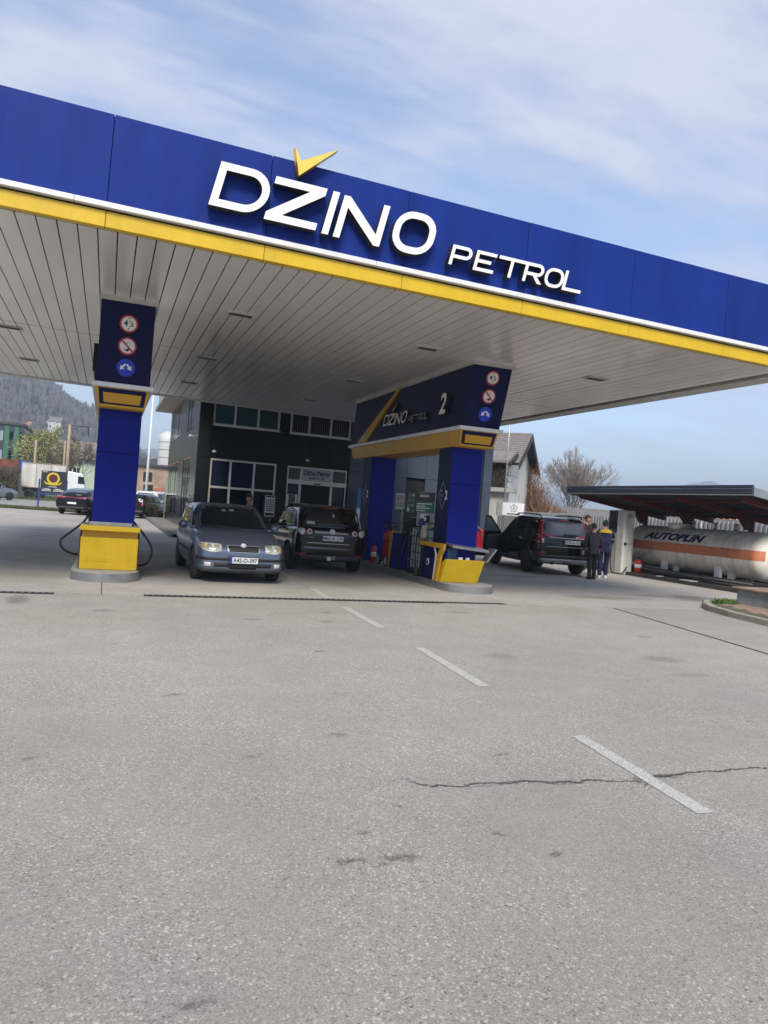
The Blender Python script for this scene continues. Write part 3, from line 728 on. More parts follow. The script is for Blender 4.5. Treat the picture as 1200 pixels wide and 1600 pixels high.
# dark front: openings  A 3.75-6.45, B 6.9-9.53 (upper z4.46-5.7); lower window 3.75-6.45 z0.2-3.12 ; door 6.9-9.5 z0-3.1
for a, b in ((3.74,4.64),(4.64,5.54),(5.54,6.47)): cladpanel(a, b, 3.14, 4.44, m_clad)
for a, b in ((6.47,6.90),): cladpanel(a, b, 0, 2.0, m_clad); cladpanel(a, b, 2.0, 4.44, m_clad); cladpanel(a, b, 4.44, 6.3, m_clad)
for a, b in ((6.90,7.75),(7.75,8.65),(8.65,9.56)): cladpanel(a, b, 3.14, 4.42, m_clad)
for a, b in ((3.74,6.47),(6.9,9.56)): cladpanel(a, b, 5.72, 6.3, m_clad)
cladpanel(3.74, 6.47, 0, .22, m_clad)
for z0, z1 in ((0,1.5),(1.5,3.1),(3.1,4.7),(4.7,6.3)):
    part(MB().box(XW-.06, 3.72, YB-.10, YB+.11, z0+.006, z1-.006), 'corner_panel', m_clad, shop, bevel=.004)
    cladpanel(9.57, 10.22, z0, z1, mat('dark_grey_cladding',(.05,.062,.075),.4), YB-.03, .12)
# blue grey right part with its window
xs = [10.24, 11.35, 12.25, 13.15, 14.05, 14.95, 15.75]
for i in range(len(xs)-1):
    if i == 2:
        cladpanel(xs[i], xs[i+1], 0, 1.15, m_clad2); cladpanel(xs[i], xs[i+1], 3.05, 4.7, m_clad2); cladpanel(xs[i], xs[i+1], 4.7, 6.3, m_clad2)
    else:
        for z0, z1 in ((0,1.5),(1.5,3.05),(3.05,4.7),(4.7,6.3)): cladpanel(xs[i], xs[i+1], z0, z1, m_clad2)
for z0, z1 in ((0,1.5),(1.5,3.05),(3.05,4.7),(4.7,6.3)):
    part(MB().box(15.77, 15.98, YB+.06, YB+.14, z0+.004, z1-.004), 'cladding_panel', mat('slate_cladding',(.035,.045,.06),.4), shop)
    part(MB().box(16.0, 16.42, YB-.08, YB+.14, z0+.004, z1-.004), 'corner_panel', m_clad2, shop, bevel=.004)
def window(x0, x1, z0, z1, mull, transom=None, glass=m_glass, y=YB, fw_=.075, top=True, gl=None, low_gl=None, parent=shop, fm=m_pvc, d=.09):
    w = part(MB().box(x0, x1, y+.02, y+.02+d, z0, z0+fw_).box(x0, x1, y+.02, y+.02+d, z1-fw_, z1)
             .box(x0, x0+fw_, y+.02, y+.02+d, z0+fw_, z1-fw_).box(x1-fw_, x1, y+.02, y+.02+d, z0+fw_, z1-fw_), 'window', fm, parent, bevel=.006)
    zs = [z0+fw_] + ([transom] if transom else []) + [z1-fw_]
    xs_ = [x0+fw_] + list(mull) + [x1-fw_]
    for m_ in mull: part(MB().box(m_-fw_*.55, m_+fw_*.55, y+.024, y+.015+d, z0+fw_, z1-fw_), 'mullion', fm, w)
    if transom: part(MB().box(x0+fw_, x1-fw_, y+.012, y+.018+d, transom-fw_*.55, transom+fw_*.55), 'transom', fm, w)
    for i in range(len(xs_)-1):
        for j in range(len(zs)-1):
            g = gl[i] if (gl and j == len(zs)-2) else (low_gl or glass)
            part(MB().box(xs_[i]-.01, xs_[i+1]+.01, y+.06, y+.075, zs[j]-.01, zs[j+1]+.01), 'pane', g, w)
    return w
w_ = window(3.76, 6.46, 4.46, 5.7, (4.63, 5.57), gl=[m_glassteal]*3)
part(MB().box(3.72, 6.5, YB-.05, YB+.03, 4.425, 4.462), 'sill', m_trim, w_)
w_ = window(6.91, 9.54, 4.44, 5.7, (7.72, 8.66), gl=[m_glass]*3)
part(MB().box(6.87, 9.58, YB-.05, YB+.03, 4.405, 4.442), 'sill', m_trim, w_)
for a, b in ((6.99,7.67),(7.77,8.61),(8.71,9.46)):
    mb = MB(); n = int((b-a)/.085)
    for i in range(n): mb.obox((a+(i+.5)*(b-a)/n, YB+.052, 5.08), .05, .004, 1.1, rz=R(25))
    part(mb, 'vertical_blind', m_blind, w_, kind='stuff')
window(3.76, 6.45, .22, 3.12, (4.58, 5.54), 1.98, gl=[m_glassblue, m_glassblue, m_glass], low_gl=m_glass)
for x_, z_ in ((3.87,3.38),(7.69,3.38)):
    l_ = part(MB().box(x_-.05, x_+.05, YB-.06, YB-.002, z_-.04, z_+.04), 'wall_lamp', m_galv, shop)
    part(MB().lathe([(0,0),(.05,.0),(.085,.03),(.09,.07),(0,.12)], (x_, YB-.13, z_-.05), 'Z', 14), 'lamp_globe', mat('white_lamp_globe',(.72,.72,.70),.3), l_)
# sliding door
d_ = part(MB().box(6.92,9.5,YB+.0,YB+.1,3.03,3.1).box(6.92,9.5,YB-.03,YB+.11,2.37,2.55).box(6.92,6.97,YB+.0,YB+.1,0,2.37).box(6.92,6.97,YB,YB+.1,2.55,3.03).box(9.45,9.5,YB,YB+.1,0,2.37).box(9.45,9.5,YB,YB+.1,2.55,3.03)
     .box(7.47,7.54,YB,YB+.1,2.55,3.03).box(8.82,8.88,YB,YB+.1,2.55,3.03), 'door_frame', m_pvc, shop, bevel=.005)
part(MB().box(7.44,7.54,YB+.01,YB+.09,.0,2.37), 'door_leaf_stile', m_pvc, d_); part(MB().box(8.80,8.90,YB+.01,YB+.09,.0,2.37), 'door_leaf_stile', m_pvc, d_)
for a, b, z0, z1, g in ((6.97,7.44,.02,2.37,m_glassblue),(8.90,9.45,.02,2.37,mat('grey_glass',(.012,.015,.019),.06,spec=.25)),(6.97,7.47,2.55,3.03,mat('milky_glass',(.05,.054,.054),.2,spec=.3)),(8.88,9.45,2.55,3.03,mat('milky_glass',(.05,.054,.054),.2,spec=.3)),(7.54,8.80,.02,2.37,mat('dark_doorway_glass',(.003,.004,.005),.08,spec=.1))):
    part(MB().box(a,b,YB+.05,YB+.065,z0,z1), 'pane', g, d_)
part(MB().box(8.05,8.35,YB-.06,YB-.03,2.4,2.45), 'motion_sensor', m_black, d_)
sg_ = part(MB().box(7.545,8.815,YB+.01,YB+.04,2.56,3.02), 'shop_sign', mat('grey_sign_board',(.40,.40,.45),.5), d_)
text('Džino Petrol', 'lettering', (7.60,YB+.006,2.77), (1,0,0), (0,0,1), m_txt, sg_, w=1.14, h=.20, bold=.03, shear=.2)
text('MARKET 30', 'lettering', (7.85,YB+.006,2.61), (1,0,0), (0,0,1), m_txt, sg_, w=.66, h=.085, bold=.02)
# posters by the door
ps = part(MB().box(6.95,7.40,YB-.012,YB-.002,1.35,1.95), 'poster', mat('poster_print',(.10,.10,.09),.5,nz=(16,.9)), d_)
part(MB().box(6.95,7.03,YB-.018,YB-.0125,1.4,1.93).box(7.32,7.40,YB-.018,YB-.0125,1.4,1.93), 'poster_margin', m_txtw, ps)
ps = part(MB().box(7.06,7.32,YB-.012,YB-.002,.75,1.3), 'notice_sheet', m_txtw, d_)
mb = MB()
for i in range(7): mb.box(7.09,7.09+.08+.1*rnd.random(),YB-.015,YB-.0125,.82+i*.065,.84+i*.065)
part(mb, 'small_print', m_txtg, ps)
# side wall towards -X : panels and windows
def sidepanel(y0, y1, z0, z1, m=None): part(MB().box(XW-.055, XW+.02, y0+.006, y1-.006, z0+.006, z1-.006), 'cladding_panel', m or m_sideclad, shop, bevel=.004)
ycuts = [30.12,31.2,32.3,33.6,34.7,35.6,36.9,38.2,39.3,41.2,43.1,45.1]
for i in range(len(ycuts)-1):
    a, b = ycuts[i], ycuts[i+1]
    sidepanel(a, b, 3.25, 4.45)
    if i in (0,1,6): 
        sidepanel(a, b, 4.45, 6.3); sidepanel(a, b, 1.55, 3.25); sidepanel(a, b, 0, 1.55)
    elif i in (4,5):
        sidepanel(a, b, 4.45, 6.3); sidepanel(a, b, 0, .55) 
        if i == 5: sidepanel(a, b, .55, 3.25)
    else: sidepanel(a, b, 0, .55 if i > 6 else .02+.1)
def sidewin(y0, y1, z0, z1, glass=m_glass, reveal=True):
    w = part(MB().box(XW-.02, XW+.05, y0, y1, z0, z1), 'window', m_dark, shop)
    part(MB().box(XW-.035, XW-.021, y0+.05, y1-.05, z0+.05, z1-.05), 'pane', glass, w)
    if reveal: part(MB().box(XW-.050, XW+.04, y0+.02, y1-.02, z1-.05, z1-.001), 'reveal', m_wood, w)
    n_ = max(1, round((y1-y0)/1.3))
    for k in range(1, n_): part(MB().box(XW-.05, XW+.03, y0+(y1-y0)*k/n_-.03, y0+(y1-y0)*k/n_+.03, z0+.04, z1-.06), 'mullion', m_mud, w)
    return w
sidewin(32.3,34.7,4.46,6.28); sidewin(38.2,41.2,4.46,6.28); sidewin(41.2,45.0,4.46,6.28)
sidewin(32.3,35.6,.12,3.24); sidewin(38.2,41.2,.56,3.24); sidewin(41.2,45.0,.56,3.24)
part(MB().bar((XW-.16,31.7,4.05),(XW-.02,31.7,4.05),.05).lathe([(.02,-.12),(.06,-.1),(.06,.1),(.02,.12)],(XW-.2,31.7,4.05),'Y',10), 'side_lamp', m_trim, shop)
# roof slab with wide overhang
part(MB().box(2.35, 17.2, 28.2, 46.0, 6.4, 6.62).box(2.5, 17.0, 28.4, 45.8, 6.62, 7.3), 'roof_slab', mat('eave_concrete',(.40,.39,.36),.7), shop, bevel=.02)
# rear annex (yellowish end)
part(MB().box(XW+.06, 10, 45.15, 47.5, 0, 2.6), 'rear_annex', mat('cream_render',(.52,.47,.30),.8), shop)
# kerbed pavement along the shop
pav = part(MB().box(2.34, XW-.06, 27.6, 45.5, -.02, .118).box(2.34, 16.4, 27.6, YB-.12, -.02, .116), 'pavement', m_dark, kind='structure')
y = 27.6
while y < 45.4:
    part(MB().box(2.20, 2.335, y+.004, y+.996, -.02, .125), 'kerb', m_kerb, pav)
    part(MB().box(2.345, XW-.07, y+.005, y+.995, .05, .128 + rnd.uniform(-.002,.002)), 'paving_slab', m_pave, pav); y += 1
x = 3.22
while x < 16.3:
    part(MB().box(x+.005, x+.995, 27.76, YB-.13, .05, .128 + rnd.uniform(-.002,.002)), 'paving_slab', m_pave, pav)
    part(MB().box(x+.004, x+.996, 27.6, 27.75, -.02, .125), 'kerb', m_kerb, pav); x += 1
# gas bottle cage / display rack by the window
t = thing('display_rack', 'tall black display rack with a white grid front beside the shop window', 'rack', (6.17, 29.7, .128))
part(MB().box(5.93,6.42,29.5,29.9,.13,1.85), 'cabinet', m_black, t, bevel=.01)
part(MB().box(5.98,6.37,29.485,29.497,.95,1.80), 'front_sheet', m_txtw, t)
mb = MB()
for i in range(5):
    for j in range(6): mb.box(6.01+i*.07, 6.06+i*.07, 29.478, 29.484, 1.16+j*.085, 1.22+j*.085)
mb.box(6.0,6.35,29.478,29.484,1.72,1.78).box(6.0,6.35,29.478,29.484,.98,1.10)
part(mb, 'grid_print', m_txt, t)
# roll-up banner beyond the far column
t = thing('banner', 'narrow blue and white roll-up banner by the shop corner', 'banner', (9.95, 29.0, .128))
part(MB().box(9.72,10.2,29.0,29.02,.2,1.55), 'banner_sheet', m_txtw, t)
part(MB().box(9.72,10.2,28.998,29.022,1.551,2.4), 'banner_top', mat('banner_blue',(.03,.18,.42),.5), t)
part(MB().box(9.7,10.22,28.93,29.09,.128,.2), 'base', m_galv, t)
part(MB().box(9.8,9.95,28.993,28.999,.8,1.1).box(9.9,10.1,28.993,28.999,.62,.74), 'banner_print', m_txt, t)

# ------------------------------------------------------------------ dispensers and what stands on island 2
def hose(name, pts, r, parent, n=9):
    # smooth Catmull-Rom through pts
    P4 = [Vector(p) for p in pts]; out = []
    for i in range(len(P4)-1):
        p0, p1, p2, p3 = P4[max(i-1,0)], P4[i], P4[i+1], P4[min(i+2,len(P4)-1)]
        for k in range(8):
            s = k/8
            out.append(.5*((2*p1) + (p2-p0)*s + (2*p0-5*p1+4*p2-p3)*s*s + (3*p1-p0-3*p2+p3)*s**3))
    out.append(P4[-1])
    return part(MB().tube(out, r, n), name, m_rubber, parent)
def nozzle(c, sg, parent):
    c = Vector(c)
    nz_ = part(MB().tube([c+Vector((0,0,-.02)), c+Vector((0,0,.10)), c+Vector((sg*.03,0,.17)), c+Vector((sg*.09,0,.2))], [.022,.03,.022,.012], 8).obox(c+Vector((-sg*.045,0,.06)), .02,.03,.16, ry=R(10)*sg), 'nozzle', m_black, parent)
    return nz_
t = thing('fuel_dispenser', 'grey fuel dispenser with green price panels and hanging hoses on island 2', 'fuel pump', (7.0, 15.5, .158))
part(MB().box(6.60,7.30,14.44,15.40,1.25,2.02).box(6.95,7.30,14.44,16.12,.16,1.249).box(6.75,7.30,15.401,16.12,1.25,1.44), 'housing', mat('dispenser_grey',(.33,.33,.325),.45), t, bevel=.01)
hd = part(MB().box(6.575,6.60,14.46,15.38,1.80,2.0), 'display_header', m_black, t)
text('MEDA', 'lettering', (6.572,15.2,1.90), (0,-1,0), (0,0,1), m_txtw, hd, w=.5, h=.06, bold=.02)
gp = part(MB().box(6.575,6.60,14.46,15.38,1.56,1.795), 'price_panel', m_green, t)
mb = MB()
for z_, w_ in ((1.75,.78),(1.70,.4),(1.655,.75),(1.60,.45)):
    x_ = 15.37
    while x_ > 15.37-w_:
        l_ = .03+.07*rnd.random(); mb.box(6.572,6.5745,x_-l_,x_,z_-.012,z_+.014); x_ -= l_+.018
part(mb, 'small_print', m_txtw, gp)
part(MB().box(6.585,6.599,14.75,15.15,1.36,1.53), 'sticker', m_txtw, t)
part(MB().box(6.581,6.5845,14.8,14.92,1.43,1.49), 'sticker_print', m_signblue, t)
p2 = part(MB().box(6.62,7.2,15.50,16.08,1.50,2.03), 'side_display', m_black, t, bevel=.006)
mb = MB()
for i in range(4):
    for j in range(2): mb.box(6.613,6.6195,15.60+j*.24,15.78+j*.24,1.54+i*.12,1.62+i*.12)
part(mb, 'display_window', mat('green_display',(.02,.13,.08),.3), p2)
part(MB().box(6.606,6.6125,15.90,16.0,1.56,1.66).box(6.606,6.6125,15.64,15.72,1.93,1.965).box(6.606,6.6125,15.68,15.76,1.70,1.72), 'small_print', m_txtw, p2)
mf = part(MB().box(6.60,6.63,16.2,16.75,1.60,1.98), 'price_board', m_galv, t)
part(MB().box(6.592,6.5995,16.26,16.69,1.64,1.79).box(6.592,6.5995,16.26,16.69,1.81,1.94), 'board_window', mat('board_face',(.22,.23,.20),.4,nz=(14,.5)), mf)
part(MB().bar((6.66,16.4,1.0),(6.66,16.4,1.97),.04), 'board_post', m_galv, mf)
part(MB().box(6.62,6.93,15.62,16.06,1.12,1.42), 'nozzle_boot', m_black, t, bevel=.01)
for y_ in (15.7, 15.84, 15.98): nozzle((6.58, y_, 1.12), -1, t)
hose('hose', [(6.56,15.70,1.1),(6.5,15.80,.7),(6.48,15.9,.32),(6.55,15.95,.2),(6.66,15.98,.5),(6.7,15.98,1.1)], .016, t)
hose('hose', [(6.55,15.84,1.1),(6.46,15.98,.75),(6.46,16.1,.38),(6.52,16.12,.22),(6.62,16.1,.6),(6.7,16.05,1.15)], .016, t)
hose('hose', [(6.56,15.98,1.1),(6.48,16.12,.8),(6.50,16.2,.45),(6.6,16.2,.5),(6.72,16.1,1.2)], .016, t)
# slanted navy end cabinet
part(MB().hexa([(6.56,16.02,.165),(7.35,16.02,.165),(7.35,16.80,.165),(6.56,16.80,.165),(6.62,16.30,1.02),(7.35,16.30,1.02),(7.35,16.86,1.02),(6.62,16.86,1.02)]), 'end_cabinet', m_colblue, t, bevel=.006)
part(MB().hexa([(6.54,16.81,.165),(7.36,16.81,.165),(7.36,16.86,.165),(6.54,16.86,.165),(6.60,16.80,1.05),(7.36,16.80,1.05),(7.36,17.0,1.05),(6.60,17.0,1.05)]), 'end_trim', m_gold, t)
# IBC container with pump
t = thing('ibc_tank', 'translucent white liquid tank in a dark wire cage with a blue hand pump on top', 'tank', (6.72, 15.1, .158))
part(MB().box(6.56,6.90,14.60,15.52,.30,1.22), 'plastic_tank', mat('milky_plastic',(.56,.60,.58),.4,nz=(2.5,.12),rv=(4,.1)), t, bevel=.05)
part(MB().box(6.52,6.92,14.56,15.56,.165,.28), 'pallet', m_black, t)
mb = MB()
for z_ in (.30,.48,.66,.84,1.02,1.20): mb.bar((6.535,14.56,z_),(6.535,15.56,z_),.018).bar((6.535,14.56,z_),(6.92,14.56,z_),.018)
for i in range(8): mb.bar((6.53,14.57+i*.14,.29),(6.53,14.57+i*.14,1.22),.016)
for i in range(3): mb.bar((6.56+i*.17,14.555,.29),(6.56+i*.17,14.555,1.22),.016)
part(mb, 'wire_cage', m_mud, t)
pm = part(MB().cone((6.7,14.95,1.2),(6.7,14.95,1.36),.09,.08,14).cone((6.66,14.7,1.2),(6.66,14.7,1.42),.05,.05,10), 'pump', mat('pump_cream',(.50,.46,.36),.5), t)
part(MB().lathe([(.0,-.05),(.085,-.05),(.095,0),(.085,.05),(0,.05)], (6.58,15.0,1.34),'X',16), 'pump_motor', mat('pump_blue',(.02,.04,.22),.4), pm)
part(MB().lathe([(.0,-.04),(.075,-.04),(.085,0),(.075,.04),(0,.04)], (6.56,14.72,1.42),'X',16), 'pump_meter', m_black, pm)
part(MB().lathe([(.0,-.003),(.05,-.003),(.05,.003),(0,.003)], (6.515,14.72,1.42),'X',14), 'meter_face', m_txtw, pm)
part(MB().box(6.50,6.58,14.66,14.84,1.0,1.28), 'meter_body', mat('pump_cream',(.50,.46,.36),.5), pm, bevel=.01)
hose('hose', [(6.54,14.98,1.25),(6.47,15.0,.9),(6.45,14.93,.5),(6.46,14.78,.22),(6.5,14.7,.3),(6.5,14.66,.75),(6.54,14.70,1.1)], .015, t)
hose('hose', [(6.55,14.6,1.34),(6.48,14.4,1.32),(6.52,14.25,1.33),(6.6,14.2,1.2)], .013, t)
part(MB().cone((6.44,14.82,.158),(6.44,14.82,.30),.06,.05,12), 'hose_weight', m_rubber, t)
part(MB().box(6.50,6.55,14.58,14.72,.32,.46), 'outlet_valve', m_trim, t)
# extinguishers
def extinguisher(loc, r, h, label, name='fire_extinguisher', group='red fire extinguishers', cart=False):
    t = thing(name, label, 'fire extinguisher', loc, group=group)
    b = 0.0 if not cart else .12
    part(MB().lathe([(r*.92,b),(r,b+.02),(r,b+h*.74),(r*.8,b+h*.82),(r*.25,b+h*.88),(r*.2,b+h*.92)], (0,0,0),'Z',18), 'cylinder', m_red, t, local=True)
    part(MB().box(-r*.3,r*.3,-r*.2,r*.2,b+h*.90,b+h*.97).bar((0,0,b+h*.98),(0,-r*1.1,b+h),.02,.012), 'valve', m_black, t, local=True)
    if not cart:
        part(MB().lathe([(r+.003,b+h*.3),(r+.003,b+h*.55)],(0,0,0),'Z',18), 'label_band', m_txtw, t, local=True)
        part(MB().tube([(r*.3,0,b+h*.93),(r*1.2,0,b+h*.85),(r*1.3,0,b+h*.5),(r*1.15,0,b+h*.3)], .009, 6), 'hose', m_rubber, t, local=True)
    else:
        part(MB().lathe([(r+.004,b+h*.56),(r+.012,b+h*.57),(r+.012,b+h*.61),(r+.004,b+h*.62)],(0,0,0),'Z',18), 'strap', m_black, t, local=True)
        part(MB().tube([(0,r+.02,b+.1),(0,r+.04,b+h*.9),(0,r+.1,b+h*1.1),(-.1,r+.14,b+h*1.16),(-.25,r+.1,b+h*1.12)], .014, 7), 'handle', m_black, t, local=True)
    return t
t = thing('extinguisher_cart', 'red twin cylinder extinguisher trolley with white spoked wheels on island 2', 'fire extinguisher', (6.72, 17.3, .158), group='red fire extinguishers')
for y_ in (-.13,.13):
    c_ = part(MB().lathe([(.10,.12),(.115,.14),(.115,.72),(.09,.80),(.03,.86),(.025,.9)], (0,y_,0),'Z',18), 'cylinder', m_red, t, local=True)
    part(MB().lathe([(.117,.60),(.122,.605),(.122,.635),(.117,.64)], (0,y_,0),'Z',18), 'strap', m_black, c_, local=True)
    part(MB().lathe([(.02,.9),(.035,.92),(.03,.96),(.0,.97)], (0,y_,0),'Z',10), 'valve', m_black, c_, local=True)
for y_ in (-.27,.27):
    w_ = part(MB().lathe([(.10,-.02),(.125,-.02),(.125,.02),(.10,.02)], (-.15,y_,.13),'X',20), 'wheel', m_rubber, t, local=True)
    mb = MB()
    for k in range(6): mb.bar((-.172,y_,.13),(-.172,y_+.1*math.cos(k*PI/3),.13+.1*math.sin(k*PI/3)),.045,.01,(1,0,0))
    part(mb, 'spokes', m_txtw, w_, local=True)
part(MB().tube([(.12,-.2,.1),(.14,-.2,.95),(.1,-.15,1.08),(-.2,-.1,1.12)], .016, 7).tube([(.12,.2,.1),(.14,.2,.95),(.1,.25,1.08),(-.2,.28,1.14)], .016, 7).box(-.05,.1,-.25,.3,.98,1.02), 'frame', m_black, t, local=True)
extinguisher((6.60, 18.05, .158), .075, .52, 'small red fire extinguisher standing left of the red trolley on island 2')
t = thing('water_bin', 'dull teal bucket behind the extinguishers on island 2', 'bucket', (7.1, 17.9, .158))
part(MB().lathe([(.16,0),(.2,.5),(.215,.51),(.2,.52),(.19,.5),(.15,.05)], (0,0,0),'Z',18), 'bucket', mat('teal_plastic',(.02,.06,.08),.5), t, local=True)
part(MB().tube([(-.2,0,.48),(-.15,0,.66),(0,0,.72),(.15,0,.66),(.2,0,.48)], .008, 6), 'handle', m_galv, t, local=True)
t = thing('towel_box', 'small yellow paper towel box on the far column of portal 2', 'box', (6.55, 18.9, .85))
part(MB().box(6.42,6.58,18.78,19.0,.82,.95), 'box', m_yel, t, bevel=.01); part(MB().box(6.43,6.57,18.8,18.98,.951,.965), 'lid', m_black, t)
# first island dispenser, mostly behind the left column
t = thing('fuel_dispenser', 'fuel dispenser hidden behind the left column with hoses looping out on both sides', 'fuel pump', (.1, 15.5, .158))
part(MB().box(-.14,.34,14.60,16.1,.16,2.02), 'housing', mat('dispenser_grey',(.33,.33,.325),.45), t, bevel=.01)
part(MB().box(-.17,-.141,14.65,15.5,1.5,1.98).box(.341,.37,14.65,15.5,1.5,1.98), 'display', m_black, t)
part(MB().box(-.28,-.141,14.7,15.0,.85,1.3).box(.341,.45,14.7,15.0,.85,1.3), 'nozzle_boot', m_black, t, bevel=.01)
nozzle((-.27,14.8,.95), -1, t); nozzle((.46,14.8,.95), 1, t)
hose('hose', [(-.27,14.72,1.12),(-.36,14.4,.94),(-.55,14.25,.76),(-.71,14.2,.60),(-.66,14.2,.45),(-.48,14.25,.36),(-.2,14.5,.33)], .02, t)
hose('hose', [(.44,14.72,1.05),(.56,14.4,.92),(.68,14.25,.78),(.82,14.2,.58),(.84,14.2,.42),(.78,14.2,.27),(.66,14.25,.2),(.5,14.4,.24),(.3,14.6,.3)], .02, t)

# ------------------------------------------------------------------ LPG corner on the right
# raised concrete pad with red painted lip
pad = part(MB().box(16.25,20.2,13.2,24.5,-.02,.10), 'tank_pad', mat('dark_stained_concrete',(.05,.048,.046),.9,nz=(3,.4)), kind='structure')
t = thing('gas_tank', 'long white gas tank with an orange stripe lying on white saddle legs', 'gas tank', (17.65, 17.8, .10))
m_tank = mat('tank_cream_paint', (.84,.78,.67), .48, nz=(1.3,.12), streak=(3.5,.22), rv=(3,.1))
TX, TZ, TR = 17.65, 1.0, .70
pr = [(0,15.22)] + [(TR*math.sin(a), 15.64 - .42*math.cos(a)) for a in [PI/2*i/18 for i in range(1,18)]] + [(TR,15.64)]
pr += [(TR,15.64+5.21*i/6) for i in range(1,7)] + [(TR*math.cos(a), 20.85+.42*math.sin(a)) for a in [PI/2*i/18 for i in range(1,18)]] + [(0,21.27)]
body = part(MB().lathe([(r, y) for r, y in pr], (TX,0,TZ), 'Y', 48), 'vessel', m_tank, t)
# orange stripe hugging the sides
def cyl_patch(a0, a1, y0, y1, rad, name, m, nA=6, nY=12, endr=True):
    vs_, fs_ = [], []
    for j in range(nY+1):
        y_ = y0+(y1-y0)*j/nY
        if y_ < 15.64: k = math.sqrt(max(0,1-((15.64-y_)/.42)**2))
        elif y_ > 20.85: k = math.sqrt(max(0,1-((y_-20.85)/.42)**2))
        else: k = 1
        for i in range(nA+1):
            a = a0+(a1-a0)*i/nA
            dz = math.sin(a)*rad; 
            rr_ = TR*k+ (rad-TR)
            dx = -math.sqrt(max(1e-5, rr_*rr_ - dz*dz))
            vs_.append((TX+dx, y_, TZ+dz))
    for j in range(nY):
        for i in range(nA): o = j*(nA+1)+i; fs_.append((o,o+1,o+nA+2,o+nA+1))
    return part(MB().add(vs_, fs_, True), name, m, t)
for ya_, yb_, ny_ in ((15.34,15.64,14),(15.64,20.85,12),(20.85,21.16,14)): cyl_patch(math.asin(-.10/TR), math.asin(.175/TR), ya_, yb_, TR+.007, 'orange_stripe', mat('stripe_orange',(.62,.21,.10),.5,nz=(2,.12),streak=(4,.1)), 6, ny_)
part(MB().lathe([(TR+.002,0),(TR+.006,.006),(TR+.002,.012)], (TX,15.65,TZ), 'Y', 48).lathe([(TR+.002,0),(TR+.006,.006),(TR+.002,.012)], (TX,18.0,TZ), 'Y', 48).lathe([(TR+.002,0),(TR+.006,.006),(TR+.002,.012)], (TX,20.84,TZ), 'Y', 48), 'weld_seam', m_tank, t)
me = text_mesh('AUTOPLIN', .002, .05, .25)
xs_ = [v.co.x for v in me.vertices]; ys_ = [v.co.y for v in me.vertices]; x0, x1, y0, y1 = min(xs_), max(xs_), min(ys_), max(ys_)
bm = bmesh.new(); bm.from_mesh(me); bmesh.ops.triangulate(bm, faces=bm.faces); bmesh.ops.subdivide_edges(bm, edges=[e for e in bm.edges if e.calc_length() > .12], cuts=2); bm.to_mesh(me); bm.free()
for v in me.vertices:
    u = (v.co.x-x0)/(x1-x0); w = (v.co.y-y0)/(y1-y0)
    a = .36 + w*.40; rad = TR + .006 + (v.co.z)*.5
    v.co = (TX - math.cos(a)*rad, 20.12 - u*2.62, TZ + math.sin(a)*rad)
me.transform(WM[t].inverted()); link('lettering', me, mat('tank_letter_blue',(.022,.018,.10),.5), t)
for y_ in (19.1, 16.85):
    for sg in (-1, 1):
        part(MB().box(TX+sg*.53-.05, TX+sg*.53+.05, y_-.02, y_+.20, .20, .66), 'leg', m_white, t, bevel=.006)
        part(MB().hexa([(TX+sg*.38-.04,y_-.34,.22),(TX+sg*.38+.04,y_-.34,.22),(TX+sg*.38+.04,y_-.18,.22),(TX+sg*.38-.04,y_-.18,.22),(TX+sg*.38-.04,y_-.44,.46),(TX+sg*.38+.04,y_-.44,.46),(TX+sg*.38+.04,y_-.14,.52),(TX+sg*.38-.04,y_-.14,.52)]), 'leg_brace', m_tank, t)
part(MB().box(TX-.5,TX+.5,16.3,17.1,.10,.21).box(TX-.5,TX+.5,18.7,19.5,.10,.21), 'foundation_block', m_conc, t)
part(MB().lathe([(.34,0),(.34,.16),(.3,.18),(0,.18)], (TX,19.2,TZ+TR-.06), 'Z', 20), 'manhole_cover', m_tank, t)
for y_ in (18.6, 17.7, 16.9): part(MB().cone((TX,y_,TZ+TR-.02),(TX,y_,TZ+TR+.19),.05,.04,10).lathe([(.0,-.02),(.07,-.02),(.07,.02),(0,.02)],(TX,y_,TZ+TR+.2),'Z',12), 'valve', m_galv, t)
part(MB().tube([(TX,18.6,TZ+TR+.1),(TX-.3,18.9,TZ+.62),(TX-.8,19.5,.9),(TX-.8,20.5,.4),(TX-1.0,20.6,.15)], .025, 8), 'pipe', m_galv, t)
# pipes and beams in the shade under the tank
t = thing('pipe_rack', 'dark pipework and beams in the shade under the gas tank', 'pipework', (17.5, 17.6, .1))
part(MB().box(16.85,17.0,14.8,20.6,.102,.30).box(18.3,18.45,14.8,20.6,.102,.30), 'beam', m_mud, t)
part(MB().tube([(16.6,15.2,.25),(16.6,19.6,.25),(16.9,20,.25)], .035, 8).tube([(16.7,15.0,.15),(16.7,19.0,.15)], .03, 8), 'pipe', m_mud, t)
part(MB().box(16.3,16.55,18.55,18.62,.10,.12).box(16.3,16.6,17.15,17.6,.101,.125), 'white_block', m_trim, t)
